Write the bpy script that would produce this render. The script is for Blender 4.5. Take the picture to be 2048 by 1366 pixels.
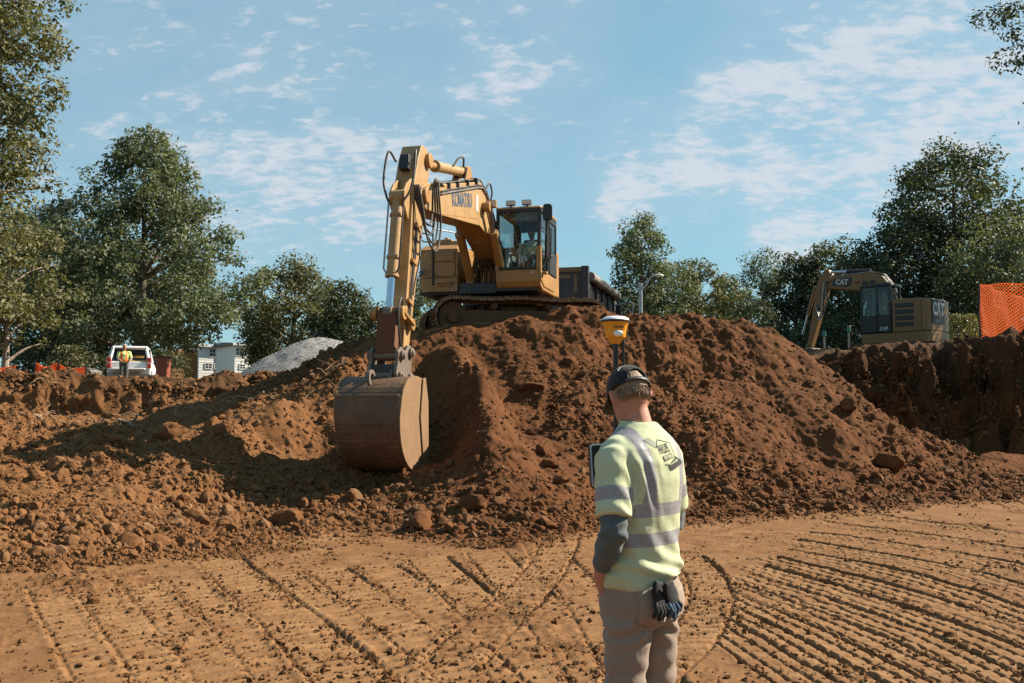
import bpy, bmesh, math, random
import numpy as np
from mathutils import Vector, Matrix, noise as mnoise
from mathutils.bvhtree import BVHTree

for _o in list(bpy.data.objects):
    bpy.data.objects.remove(_o, do_unlink=True)
SC = bpy.context.scene
COL = SC.collection
R = math.radians

# ------------------------------------------------------------------ camera
F = 35.0 / 36.0 * 2048.0
CAM_Z = 1.65
PITCH = math.atan(137.0 / F)
cam_data = bpy.data.cameras.new("camera")
cam_data.lens = 35.0
cam_data.sensor_width = 36.0
cam_data.clip_start = 0.05
cam_data.clip_end = 3000.0
camera = bpy.data.objects.new("camera", cam_data)
COL.objects.link(camera)
camera.location = (0, 0, CAM_Z)
camera.rotation_euler = (math.pi / 2 + PITCH, 0, 0)
SC.camera = camera

# ------------------------------------------------------------------ sun, sky, exposure
SUN_EL, SUN_AZ = 38.5, 72.0          # azimuth clockwise from +Y (view direction)
sun_dir = Vector((math.sin(R(SUN_AZ)) * math.cos(R(SUN_EL)),
                  math.cos(R(SUN_AZ)) * math.cos(R(SUN_EL)), math.sin(R(SUN_EL))))
sd = bpy.data.lights.new("sun", 'SUN')
sd.energy = 5.0
sd.angle = R(0.53)
sd.color = (1.0, 0.88, 0.72)
sun = bpy.data.objects.new("sun", sd)
COL.objects.link(sun)
sun.rotation_euler = sun_dir.to_track_quat('Z', 'Y').to_euler()
sun.location = (60, 20, 60)

world = bpy.data.worlds.new("World")
SC.world = world
world.use_nodes = True
wt = world.node_tree
wt.nodes.clear()


class NT:
    """tiny helper to write node trees"""
    def __init__(self, tree):
        self.t = tree

    def n(self, typ, **kw):
        nd = self.t.nodes.new(typ)
        for k, v in kw.items():
            setattr(nd, k, v)
        return nd

    def put(self, sock, v):
        if hasattr(v, 'bl_rna') and isinstance(v, bpy.types.NodeSocket):
            self.t.links.new(v, sock)
        elif v is not None:
            sock.default_value = v

    def math(self, op, a, b=None, c=None, clamp=False):
        nd = self.n('ShaderNodeMath', operation=op, use_clamp=clamp)
        for i, v in enumerate((a, b, c)):
            if v is not None:
                self.put(nd.inputs[i], v)
        return nd.outputs[0]

    def vmath(self, op, a, b=None, scale=None):
        nd = self.n('ShaderNodeVectorMath', operation=op)
        self.put(nd.inputs[0], a)
        if b is not None:
            self.put(nd.inputs[1], b)
        if scale is not None:
            self.put(nd.inputs[3], scale)
        return nd.outputs[0] if op not in ('LENGTH', 'DOT_PRODUCT') else nd.outputs[1]

    def noise(self, vec, scale, detail=4, rough=0.55, dist=0.0, dim='3D'):
        nd = self.n('ShaderNodeTexNoise', noise_dimensions=dim)
        if vec is not None:
            self.put(nd.inputs['Vector'], vec)
        nd.inputs['Scale'].default_value = scale
        nd.inputs['Detail'].default_value = detail
        nd.inputs['Roughness'].default_value = rough
        nd.inputs['Distortion'].default_value = dist
        return nd.outputs[0]

    def ramp(self, fac, stops, interp='LINEAR'):
        nd = self.n('ShaderNodeValToRGB')
        nd.color_ramp.interpolation = interp
        el = nd.color_ramp.elements
        while len(el) > 1:
            el.remove(el[-1])
        el[0].position, el[0].color = stops[0][0], col4(stops[0][1])
        for p, c in stops[1:]:
            e = el.new(p)
            e.color = col4(c)
        self.put(nd.inputs[0], fac)
        return nd.outputs[0]

    def mix(self, fac, a, b, mode='MIX'):
        nd = self.n('ShaderNodeMix', data_type='RGBA', blend_type=mode)
        self.put(nd.inputs[0], fac)
        self.put(nd.inputs[6], col4(a) if isinstance(a, (tuple, list)) else a)
        self.put(nd.inputs[7], col4(b) if isinstance(b, (tuple, list)) else b)
        return nd.outputs[2]

    def range(self, v, a, b, c=0.0, d=1.0, smooth=False):
        nd = self.n('ShaderNodeMapRange', clamp=True, interpolation_type='SMOOTHSTEP' if smooth else 'LINEAR')
        self.put(nd.inputs[0], v)
        for i, x in zip((1, 2, 3, 4), (a, b, c, d)):
            nd.inputs[i].default_value = x
        return nd.outputs[0]


def col4(c):
    if isinstance(c, (int, float)):
        return (c, c, c, 1)
    return tuple(c) if len(c) == 4 else (c[0], c[1], c[2], 1)


def build_sky():
    T = NT(wt)
    sky = T.n('ShaderNodeTexSky', sky_type='NISHITA')
    sky.sun_disc = False
    sky.sun_elevation = R(SUN_EL)
    sky.sun_rotation = R(SUN_AZ)
    sky.altitude = 200
    sky.air_density = 1.0
    sky.dust_density = 0.4
    sky.ozone_density = 1.0
    geo = T.n('ShaderNodeTexCoord').outputs['Generated']
    sep = T.n('ShaderNodeSeparateXYZ')
    T.put(sep.inputs[0], geo)
    zc = T.math('MAXIMUM', sep.outputs[2], 0.03)
    # point on a cloud layer overhead, seen along this direction
    u = T.math('DIVIDE', sep.outputs[0], T.math('ADD', zc, 0.28))
    v = T.math('DIVIDE', sep.outputs[1], T.math('ADD', zc, 0.28))
    comb = T.n('ShaderNodeCombineXYZ')
    T.put(comb.inputs[0], u)
    T.put(comb.inputs[1], v)
    lay = comb.outputs[0]
    rot = T.n('ShaderNodeMapping')
    T.put(rot.inputs[0], lay)
    rot.inputs['Rotation'].default_value = (0, 0, R(28))
    rot.inputs['Scale'].default_value = (0.8, 1.25, 1)
    rot.inputs['Location'].default_value = (3.1, 1.7, 0.4)
    p = rot.outputs[0]
    big = T.noise(p, 1.3, 3, 0.5, 0.3)
    mid = T.noise(p, 5.5, 4, 0.55, 0.3)
    fine = T.noise(p, 25.0, 5, 0.62, 0.3)
    # banks of cloud that stand in this sky (directions, not pixels)
    def bank(dirv, wid, amp):
        d = Vector(dirv).normalized()
        dot = T.vmath('DOT_PRODUCT', geo, tuple(d))
        return T.math('MULTIPLY', T.range(dot, math.cos(wid), 1.0, 0, 1, True), amp)
    b = bank((-0.19, 1, 0.38), 0.34, 0.60)
    for dv, w, a in (((-0.22, 1, 0.21), 0.15, 0.22), ((0.14, 1, 0.245), 0.09, 0.7), ((0.24, 1, 0.26), 0.10, 0.8), ((0.36, 1, 0.27), 0.13, 0.95), ((0.48, 1, 0.31), 0.15, 0.95), ((0.31, 1, 0.225), 0.08, 0.7), ((0.12, 1, 0.205), 0.05, 0.5),
                     ((0.04, 1, 0.40), 0.10, 0.35), ((0.275, 1, 0.175), 0.045, 0.9), ((0.33, 1, 0.43), 0.13, 0.6), ((0.22, 1, 0.345), 0.05, 0.6), ((-0.03, 1, 0.34), 0.05, 0.35), ((-0.4, 1, 0.38), 0.25, 0.25)):
        b = T.math('ADD', b, bank(dv, w, a))
    b = T.math('ADD', b, T.range(big, 0.35, 0.75, -0.25, 0.3))
    b = T.math('MINIMUM', T.math('MAXIMUM', b, 0.0), 1.0)
    t = T.math('ADD', T.math('MULTIPLY', mid, 1.05), T.math('MULTIPLY', fine, 1.15))
    t = T.math('SUBTRACT', t, 0.60)
    th = T.math('SUBTRACT', 0.92, T.math('MULTIPLY', b, 0.50))
    soft = T.math('MULTIPLY', T.range(T.math('SUBTRACT', t, th), -0.20, 0.24, 0, 1, True), 0.80)
    veil = T.math('MULTIPLY', b, T.range(mid, 0.3, 0.7, 0.10, 0.38))
    soft = T.math('MAXIMUM', soft, veil)
    gm = T.n('ShaderNodeGamma')
    T.put(gm.inputs[0], sky.outputs[0])
    gm.inputs[1].default_value = 0.40
    tint = T.mix(1.0, gm.outputs[0], SKY_TINT, 'MULTIPLY')
    colr = T.mix(soft, tint, CLOUD_COL)
    bg = T.n('ShaderNodeBackground')
    T.put(bg.inputs[0], colr)
    bg.inputs[1].default_value = 0.05
    out = T.n('ShaderNodeOutputWorld')
    wt.links.new(bg.outputs[0], out.inputs[0])


SKY_TINT = (1.76, 2.70, 2.98)
CLOUD_COL = (6.0, 6.3, 6.75)
build_sky()

SC.render.engine = 'CYCLES'
SC.cycles.use_denoising = False
SC.cycles.max_bounces = 6
SC.cycles.diffuse_bounces = 1
SC.cycles.transparent_max_bounces = 12
SC.cycles.sample_clamp_indirect = 6.0
SC.view_settings.view_transform = 'Standard'
SC.view_settings.look = 'None'
SC.view_settings.exposure = 1.25
SC.view_settings.gamma = 1.0
SC.view_settings.use_curve_mapping = False


# ------------------------------------------------------------------ helpers
def at(px, py, Y):
    """point at world depth Y that the photograph shows at (px, py)"""
    a = (px - 1024.0) / F
    b = -(py - 683.0) / F
    dy = math.cos(PITCH) - b * math.sin(PITCH)
    dz = math.sin(PITCH) + b * math.cos(PITCH)
    t = Y / dy
    return Vector((a * t, Y, CAM_Z + dz * t))


def on_floor(px, py, z=0.0):
    a = (px - 1024.0) / F
    b = -(py - 683.0) / F
    dy = math.cos(PITCH) - b * math.sin(PITCH)
    dz = math.sin(PITCH) + b * math.cos(PITCH)
    t = (z - CAM_Z) / dz
    return Vector((a * t, dy * t, z))


def tag(o, label=None, cat=None, group=None, kind=None):
    if label:
        o['label'] = label
    if cat:
        o['category'] = cat
    if group:
        o['group'] = group
    if kind:
        o['kind'] = kind
    return o


def empty(name, loc=(0, 0, 0), rz=0.0):
    o = bpy.data.objects.new(name, None)
    o.empty_display_size = 0.2
    COL.objects.link(o)
    o.location = loc
    o.rotation_euler = (0, 0, rz)
    return o


def link(name, me, mat=None, parent=None):
    o = bpy.data.objects.new(name, me)
    COL.objects.link(o)
    if mat is not None and len(me.materials) == 0:
        me.materials.append(mat)
    if parent is not None:
        o.parent = parent
    return o


def np_mesh(name, V, Fc, smooth=False):
    """mesh from numpy arrays, all faces with the same number of corners"""
    V = np.ascontiguousarray(V, dtype=np.float32)
    Fc = np.ascontiguousarray(Fc, dtype=np.int32)
    me = bpy.data.meshes.new(name)
    k = Fc.shape[1]
    me.vertices.add(len(V))
    me.vertices.foreach_set('co', V.ravel())
    me.loops.add(Fc.size)
    me.loops.foreach_set('vertex_index', Fc.ravel())
    me.polygons.add(len(Fc))
    me.polygons.foreach_set('loop_start', np.arange(0, Fc.size, k, dtype=np.int32))
    me.polygons.foreach_set('loop_total', np.full(len(Fc), k, dtype=np.int32))
    me.polygons.foreach_set('use_smooth', np.full(len(Fc), smooth, dtype=bool))
    me.update(calc_edges=True)
    return me


def attr(me, name, vals, typ='FLOAT', dom='POINT'):
    a = me.attributes.new(name, typ, dom)
    a.data.foreach_set('value', np.ascontiguousarray(vals, dtype=np.float32))


class MB:
    """collects shapes, builds one mesh object"""
    def __init__(self, xf=None):
        self.v, self.f = [], []
        self.xf = xf

    def add(self, vs, fs):
        o = len(self.v)
        for p in vs:
            p = Vector(p)
            self.v.append(self.xf @ p if self.xf else p)
        for q in fs:
            self.f.append([i + o for i in q])
        return self

    def box(self, x0, x1, y0, y1, z0, z1, m=None):
        vs = [Vector((x, y, z)) for z in (z0, z1) for y in (y0, y1) for x in (x0, x1)]
        if m:
            vs = [m @ p for p in vs]
        return self.add(vs, [(0, 2, 3, 1), (4, 5, 7, 6), (0, 1, 5, 4), (2, 6, 7, 3), (0, 4, 6, 2), (1, 3, 7, 5)])

    def cbox(self, c, s, rot=None):
        m = Matrix.Translation(c)
        if rot is not None:
            m = m @ rot.to_4x4()
        return self.box(-s[0] / 2, s[0] / 2, -s[1] / 2, s[1] / 2, -s[2] / 2, s[2] / 2, m)

    def bar(self, p0, p1, w, h, up=(0, 0, 1)):
        """rectangular bar from p0 to p1; w along the side, h along 'up'"""
        p0, p1 = Vector(p0), Vector(p1)
        d = (p1 - p0)
        L = d.length
        d.normalize()
        s = d.cross(Vector(up))
        if s.length < 1e-4:
            s = d.cross(Vector((1, 0, 0)))
        s.normalize()
        u = s.cross(d)
        vs = []
        for t in (0, L):
            for a, b in ((-1, -1), (1, -1), (1, 1), (-1, 1)):
                vs.append(p0 + d * t + s * (a * w / 2) + u * (b * h / 2))
        return self.add(vs, [(0, 1, 2, 3), (7, 6, 5, 4), (0, 4, 5, 1), (1, 5, 6, 2), (2, 6, 7, 3), (3, 7, 4, 0)])

    def prism(self, prof, lo, hi, axis='y'):
        """polygon extruded: axis y -> prof is (x,z); axis z -> prof is (x,y); axis x -> prof is (y,z)"""
        n = len(prof)
        def mk(a, b, c):
            return {'y': (a, c, b), 'z': (a, b, c), 'x': (c, a, b)}[axis]
        vs = [mk(a, b, lo) for a, b in prof] + [mk(a, b, hi) for a, b in prof]
        fs = [list(range(n)), list(range(2 * n - 1, n - 1, -1))]
        for i in range(n):
            j = (i + 1) % n
            fs.append((i, i + n, j + n, j))
        return self.add(vs, fs)

    def cyl(self, p0, p1, r0, r1=None, n=14, cap=True):
        r1 = r0 if r1 is None else r1
        p0, p1 = Vector(p0), Vector(p1)
        d = (p1 - p0).normalized()
        s = d.cross(Vector((0, 0, 1)))
        if s.length < 1e-3:
            s = d.cross(Vector((1, 0, 0)))
        s.normalize()
        u = s.cross(d)
        vs = []
        for p, r in ((p0, r0), (p1, r1)):
            for i in range(n):
                a = 2 * math.pi * i / n
                vs.append(p + s * (r * math.cos(a)) + u * (r * math.sin(a)))
        fs = [(i, (i + 1) % n, n + (i + 1) % n, n + i) for i in range(n)]
        if cap:
            fs += [list(range(n - 1, -1, -1)), list(range(n, 2 * n))]
        return self.add(vs, fs)

    def tube(self, pts, r, n=8, cap=True):
        pts = [Vector(p) for p in pts]
        rr = r if isinstance(r, (list, tuple)) else [r] * len(pts)
        vs = []
        ref = None
        for i, p in enumerate(pts):
            d = (pts[min(i + 1, len(pts) - 1)] - pts[max(i - 1, 0)])
            d = d.normalized() if d.length > 1e-9 else Vector((0, 0, 1))
            if ref is None:
                ref = d.cross(Vector((0, 0, 1)))
                if ref.length < 1e-2:
                    ref = d.cross(Vector((1, 0, 0)))
            s = (ref - d * ref.dot(d))
            s = s.normalized() if s.length > 1e-6 else d.orthogonal().normalized()
            ref = s
            u = d.cross(s)
            for k in range(n):
                a = 2 * math.pi * k / n
                vs.append(p + s * (rr[i] * math.cos(a)) + u * (rr[i] * math.sin(a)))
        fs = []
        for i in range(len(pts) - 1):
            for k in range(n):
                k2 = (k + 1) % n
                fs.append((i * n + k, i * n + k2, (i + 1) * n + k2, (i + 1) * n + k))
        if cap:
            fs.append(list(range(n - 1, -1, -1)))
            fs.append([(len(pts) - 1) * n + k for k in range(n)])
        return self.add(vs, fs)

    def lathe(self, prof, c=(0, 0, 0), n=24, m=None):
        vs, fs = [], []
        c = Vector(c)
        for r, z in prof:
            for k in range(n):
                a = 2 * math.pi * k / n
                p = Vector((r * math.cos(a), r * math.sin(a), z))
                vs.append((m @ p if m else p) + c)
        for i in range(len(prof) - 1):
            for k in range(n):
                k2 = (k + 1) % n
                fs.append((i * n + k, i * n + k2, (i + 1) * n + k2, (i + 1) * n + k))
        fs.append(list(range(n - 1, -1, -1)))
        fs.append([(len(prof) - 1) * n + k for k in range(n)])
        return self.add(vs, fs)

    def loft(self, rings, n=24, cap=True, sq=2.0):
        """rings: (centre, half axis u, half axis v); superellipse exponent sq"""
        vs, fs = [], []
        for c, u, v in rings:
            c, u, v = Vector(c), Vector(u), Vector(v)
            for k in range(n):
                a = 2 * math.pi * k / n
                ca, sa = math.cos(a), math.sin(a)
                x = math.copysign(abs(ca) ** (2 / sq), ca)
                y = math.copysign(abs(sa) ** (2 / sq), sa)
                vs.append(c + u * x + v * y)
        for i in range(len(rings) - 1):
            for k in range(n):
                k2 = (k + 1) % n
                fs.append((i * n + k, i * n + k2, (i + 1) * n + k2, (i + 1) * n + k))
        if cap:
            fs.append(list(range(n - 1, -1, -1)))
            fs.append([(len(rings) - 1) * n + k for k in range(n)])
        return self.add(vs, fs)

    def limb(self, chain, n=14, squash=None):
        """round-ended tapered chain of (point, radius)"""
        pts = [Vector(p) for p, r in chain]
        rs = [r for p, r in chain]
        d0 = (pts[0] - pts[1]).normalized()
        d1 = (pts[-1] - pts[-2]).normalized()
        P, Q = [], []
        for k in (0.98, 0.75, 0.4):
            P.append(pts[0] + d0 * rs[0] * k)
            Q.append(rs[0] * math.sqrt(1 - k * k))
        P += pts
        Q += rs
        for k in (0.4, 0.75, 0.98):
            P.append(pts[-1] + d1 * rs[-1] * k)
            Q.append(rs[-1] * math.sqrt(1 - k * k))
        return self.tube(P, Q, n)

    def mesh(self, name):
        me = bpy.data.meshes.new(name)
        me.from_pydata([tuple(p) for p in self.v], [], self.f)
        me.validate()
        bm = bmesh.new()
        bm.from_mesh(me)
        bmesh.ops.recalc_face_normals(bm, faces=bm.faces)
        bm.to_mesh(me)
        bm.free()
        return me

    def build(self, name, mat, parent=None, bevel=0.0, smooth=None, seg=2):
        me = self.mesh(name)
        if smooth:
            me.polygons.foreach_set('use_smooth', [True] * len(me.polygons))
            me.set_sharp_from_angle(angle=R(smooth))
        o = link(name, me, mat, parent)
        if bevel > 0:
            md = o.modifiers.new('bevel', 'BEVEL')
            md.width = bevel
            md.segments = seg
            md.limit_method = 'ANGLE'
            md.angle_limit = R(35)
            md.harden_normals = False
        return o


def spline(pts, n=8):
    """Catmull-Rom through points"""
    P = [Vector(p) for p in pts]
    P = [2 * P[0] - P[1]] + P + [2 * P[-1] - P[-2]]
    out = []
    for i in range(1, len(P) - 2):
        for k in range(n):
            t = k / n
            a, b, c, d = P[i - 1], P[i], P[i + 1], P[i + 2]
            out.append(0.5 * (2 * b + (c - a) * t + (2 * a - 5 * b + 4 * c - d) * t * t + (3 * b - a - 3 * c + d) * t ** 3))
    out.append(P[-2])
    return out


def text_mesh(s, size=1.0, extrude=0.003, bold=0.0, sx=1.0, shear=0.0):
    """flat lettering in the xy plane, centred on the origin"""
    cu = bpy.data.curves.new('lettering', 'FONT')
    cu.body = s
    cu.size = size
    cu.extrude = extrude
    cu.offset = bold
    cu.shear = shear
    cu.align_x = 'CENTER'
    cu.align_y = 'CENTER'
    cu.resolution_u = 3
    o = bpy.data.objects.new('lettering', cu)
    COL.objects.link(o)
    dg = bpy.context.evaluated_depsgraph_get()
    me = bpy.data.meshes.new_from_object(o.evaluated_get(dg))
    bpy.data.objects.remove(o, do_unlink=True)
    bpy.data.curves.remove(cu)
    if sx != 1.0:
        me.transform(Matrix.Diagonal((sx, 1, 1, 1)))
    me.materials.clear()
    return me


def lettering(name, s, size, mat, parent, origin, xdir, up, **kw):
    me = text_mesh(s, size, **kw)
    x = Vector(xdir).normalized()
    z = x.cross(Vector(up)).normalized()
    y = z.cross(x)
    m = Matrix((x, y, z)).transposed().to_4x4()
    me.transform(Matrix.Translation(Vector(origin)) @ m)
    return link(name, me, mat, parent)


def remesh(mb, voxel, smooth_it=6, fac=0.5):
    """union of everything in mb as one continuous surface; returns mesh"""
    me = mb.mesh('body_source')
    o = bpy.data.objects.new('body_source', me)
    COL.objects.link(o)
    md = o.modifiers.new('r', 'REMESH')
    md.mode = 'VOXEL'
    md.voxel_size = voxel
    if smooth_it:
        sm = o.modifiers.new('s', 'SMOOTH')
        sm.iterations = smooth_it
        sm.factor = fac
    dg = bpy.context.evaluated_depsgraph_get()
    out = bpy.data.meshes.new_from_object(o.evaluated_get(dg))
    bpy.data.objects.remove(o, do_unlink=True)
    bpy.data.meshes.remove(me)
    out.polygons.foreach_set('use_smooth', [True] * len(out.polygons))
    out.materials.clear()
    return out


def get_v(me):
    a = np.empty(len(me.vertices) * 3, dtype=np.float32)
    me.vertices.foreach_get('co', a)
    return a.reshape(-1, 3)


def get_n(me):
    a = np.empty(len(me.vertices) * 3, dtype=np.float32)
    me.vertices.foreach_get('normal', a)
    return a.reshape(-1, 3)


def set_v(me, V):
    me.vertices.foreach_set('co', np.ascontiguousarray(V, dtype=np.float32).ravel())
    me.update()


# numpy noise -------------------------------------------------------
def _hash(ix, iy, iz, seed):
    h = (ix.astype(np.int32).view(np.uint32) * np.uint32(374761393) + iy.astype(np.int32).view(np.uint32) * np.uint32(668265263)
         + iz.astype(np.int32).view(np.uint32) * np.uint32(2246822519) + np.uint32((seed * 974634777) & 0xFFFFFFFF))
    h = (h ^ (h >> np.uint32(13))) * np.uint32(1274126177)
    h = h ^ (h >> np.uint32(16))
    return h.astype(np.float32) * np.float32(1 / 4294967295.0)


def vnoise(x, y, seed=0, z=None):
    """value noise in -1..1"""
    x = np.asarray(x, dtype=np.float32)
    y = np.asarray(y, dtype=np.float32)
    ix, iy = np.floor(x), np.floor(y)
    fx, fy = x - ix, y - iy
    ux, uy = fx * fx * fx * (fx * (fx * 6 - 15) + 10), fy * fy * fy * (fy * (fy * 6 - 15) + 10)
    if z is None:
        zz = np.zeros_like(ix)
        a = _hash(ix, iy, zz, seed)
        b = _hash(ix + 1, iy, zz, seed)
        c = _hash(ix, iy + 1, zz, seed)
        d = _hash(ix + 1, iy + 1, zz, seed)
        return 2 * ((a * (1 - ux) + b * ux) * (1 - uy) + (c * (1 - ux) + d * ux) * uy) - 1
    z = np.asarray(z, dtype=np.float32)
    iz = np.floor(z)
    fz = z - iz
    uz = fz * fz * (3 - 2 * fz)
    r = 0
    for dz_, wz in ((0, 1 - uz), (1, uz)):
        a = _hash(ix, iy, iz + dz_, seed)
        b = _hash(ix + 1, iy, iz + dz_, seed)
        c = _hash(ix, iy + 1, iz + dz_, seed)
        d = _hash(ix + 1, iy + 1, iz + dz_, seed)
        r = r + wz * ((a * (1 - ux) + b * ux) * (1 - uy) + (c * (1 - ux) + d * ux) * uy)
    return 2 * r - 1


def fbm(x, y, oct=4, seed=0, gain=0.5, z=None):
    s, a, f, t = 0, 1.0, 1.0, 0.0
    for o in range(oct):
        # rotate each octave so that no lattice lines show
        ca, sa = math.cos(0.7 * o + 0.3), math.sin(0.7 * o + 0.3)
        s = s + a * vnoise((x * ca - y * sa) * f + 17.3 * o, (x * sa + y * ca) * f - 9.1 * o, seed + o, None if z is None else z * f)
        t += a
        a *= gain
        f *= 2.03
    return s / t


def cells(x, y, seed=0):
    """distance to nearest feature point and that cell's random value"""
    x = np.asarray(x, dtype=np.float32)
    y = np.asarray(y, dtype=np.float32)
    ix, iy = np.floor(x), np.floor(y)
    best = np.full(x.shape, 9.0, dtype=np.float32)
    val = np.zeros(x.shape, dtype=np.float32)
    z0 = np.zeros_like(ix)
    for dx in (-1, 0, 1):
        for dy in (-1, 0, 1):
            cx, cy = ix + dx, iy + dy
            qx = cx + _hash(cx, cy, z0, seed)
            qy = cy + _hash(cx, cy, z0 + 1, seed)
            d = (qx - x) ** 2 + (qy - y) ** 2
            m = d < best
            best = np.where(m, d, best)
            val = np.where(m, _hash(cx, cy, z0 + 2, seed), val)
    return np.sqrt(best), val


def sstep(a, b, x):
    t = np.clip((x - a) / (b - a), 0, 1)
    return t * t * (3 - 2 * t)


# materials ---------------------------------------------------------
def new_mat(name):
    m = bpy.data.materials.new(name)
    m.use_nodes = True
    m.node_tree.nodes.clear()
    T = NT(m.node_tree)
    out = T.n('ShaderNodeOutputMaterial')
    b = T.n('ShaderNodeBsdfPrincipled')
    m.node_tree.links.new(b.outputs[0], out.inputs[0])
    T.out, T.b = out, b
    return m, T


def obj_co(T):
    return T.n('ShaderNodeTexCoord').outputs['Object']


def bump(T, h, strength=0.3, dist=0.02):
    nd = T.n('ShaderNodeBump')
    T.put(nd.inputs['Strength'], strength)
    nd.inputs['Distance'].default_value = dist
    T.put(nd.inputs['Height'], h)
    T.put(T.b.inputs['Normal'], nd.outputs[0])


def painted(name, base, dirt=(0.16, 0.09, 0.045), amount=0.35, rough=0.45, scale=3.0, metal=0.0, rust=None, bump_s=0.05, spec=0.5):
    """paint or metal with uneven fading, streaks and caked dust"""
    m, T = new_mat(name)
    co = obj_co(T)
    n1 = T.noise(co, scale, 6, 0.65)
    n2 = T.noise(co, scale * 6, 5, 0.6)
    st = T.n('ShaderNodeMapping')
    T.put(st.inputs[0], co)
    st.inputs['Scale'].default_value = (9, 9, 0.9)
    n3 = T.noise(st.outputs[0], scale * 0.9, 5, 0.65)
    shade = T.mix(T.range(n1, 0.3, 0.7, 0, 0.35), base, tuple(c * 0.72 for c in base))
    f = T.math('MULTIPLY', T.range(T.math('ADD', T.math('MULTIPLY', n1, 0.6), T.math('MULTIPLY', n2, 0.4)), 0.46, 0.68), amount)
    c = T.mix(f, shade, dirt)
    f3 = T.math('MULTIPLY', T.range(n3, 0.56, 0.72), amount * 0.6)
    c = T.mix(f3, c, tuple(x * 0.6 for x in dirt))
    if rust:
        fr = T.range(T.noise(co, scale * 2.1, 7, 0.7), rust[1], rust[1] + 0.1)
        c = T.mix(fr, c, rust[0])
    T.put(T.b.inputs['Base Color'], c)
    T.put(T.b.inputs['Roughness'], T.range(n2, 0.3, 0.7, rough - 0.1, min(1, rough + 0.2)))
    T.b.inputs['Metallic'].default_value = metal
    T.b.inputs['Specular IOR Level'].default_value = spec
    if bump_s:
        bump(T, n2, bump_s, 0.01)
    return m


def plain(name, base, rough=0.6, metal=0.0, var=0.15, scale=8.0, bump_s=0.0, spec=0.5):
    m, T = new_mat(name)
    co = obj_co(T)
    n = T.noise(co, scale, 5, 0.6)
    c = T.mix(T.range(n, 0.3, 0.7), tuple(x * (1 - var) for x in base), tuple(min(1, x * (1 + var)) for x in base))
    T.put(T.b.inputs['Base Color'], c)
    T.b.inputs['Roughness'].default_value = rough
    T.b.inputs['Metallic'].default_value = metal
    T.b.inputs['Specular IOR Level'].default_value = spec
    if bump_s:
        bump(T, n, bump_s, 0.01)
    return m


def glass_mat(name, tint=(0.8, 0.88, 0.88), refl=0.12, dust=0.1):
    m, T = new_mat(name)
    T.t.nodes.remove(T.b)
    tr = T.n('ShaderNodeBsdfTransparent')
    tr.inputs[0].default_value = col4(tint)
    gl = T.n('ShaderNodeBsdfGlossy')
    gl.inputs['Roughness'].default_value = 0.03
    df = T.n('ShaderNodeBsdfDiffuse')
    df.inputs[0].default_value = (0.35, 0.30, 0.24, 1)
    fr = T.n('ShaderNodeFresnel')
    fr.inputs[0].default_value = 1.45
    m1 = T.n('ShaderNodeMixShader')
    T.put(m1.inputs[0], T.math('ADD', T.math('MULTIPLY', fr.outputs[0], 0.45), refl * 0.1))
    T.t.links.new(tr.outputs[0], m1.inputs[1])
    T.t.links.new(gl.outputs[0], m1.inputs[2])
    m2 = T.n('ShaderNodeMixShader')
    n = T.noise(obj_co(T), 5, 5, 0.65)
    T.put(m2.inputs[0], T.math('MULTIPLY', T.range(n, 0.4, 0.75), dust))
    T.t.links.new(m1.outputs[0], m2.inputs[1])
    T.t.links.new(df.outputs[0], m2.inputs[2])
    T.t.links.new(m2.outputs[0], T.out.inputs[0])
    return m

# ================================================================== THE GROUND
# control points of the dug pit: (px, py, depth) seen in the photograph, or plain (x, y, z)
_ctl = []
for c in ((0, 1065, 11.0), (200, 1078, 11.0), (0, 1000, 12.5), (0, 905, 15), (0, 850, 17.3), (200, 1000, 12.6), (200, 915, 14.6), (200, 852, 17.3),
          (450, 1050, 12.3), (420, 985, 14.2), (550, 1003, 14.5), (680, 985, 14.9), (450, 905, 15.6), (430, 850, 17.5), (520, 815, 18.3),
          (640, 1050, 13.0), (600, 880, 16.7), (650, 790, 18.4), (720, 720, 19.6), (640, 745, 19.4),
          (760, 985, 15.2), (880, 965, 14.6), (780, 1055, 13.0), (870, 850, 17.0), (900, 720, 19.2), (800, 800, 18.0),
          (1000, 1000, 13.3), (1000, 900, 15.2), (1000, 800, 17.2), (1000, 700, 19.2), (1000, 640, 20.2),
          (880, 650, 20.3), (1100, 634, 20.3), (1200, 630, 20.4), (1350, 648, 20.6), (1450, 652, 20.8), (1550, 676, 21.2),
          (1200, 955, 15.2), (1200, 850, 17.0), (1200, 750, 18.8), (1200, 680, 19.9),
          (1400, 950, 16.0), (1400, 850, 17.7), (1400, 750, 19.4), (1400, 690, 20.2),
          (1600, 955, 16.5), (1600, 855, 18.2), (1600, 765, 19.7), (1620, 722, 20.5),
          (1750, 920, 18.0), (1720, 800, 19.4), (1850, 950, 17.9)):
    _ctl.append(tuple(at(*c)))
for y in (-14, -8, -3, 1, 3.5, 6, 7.6):
    for x in range(-22, 21, 4):
        _ctl.append((x, y, 0.0))
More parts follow.
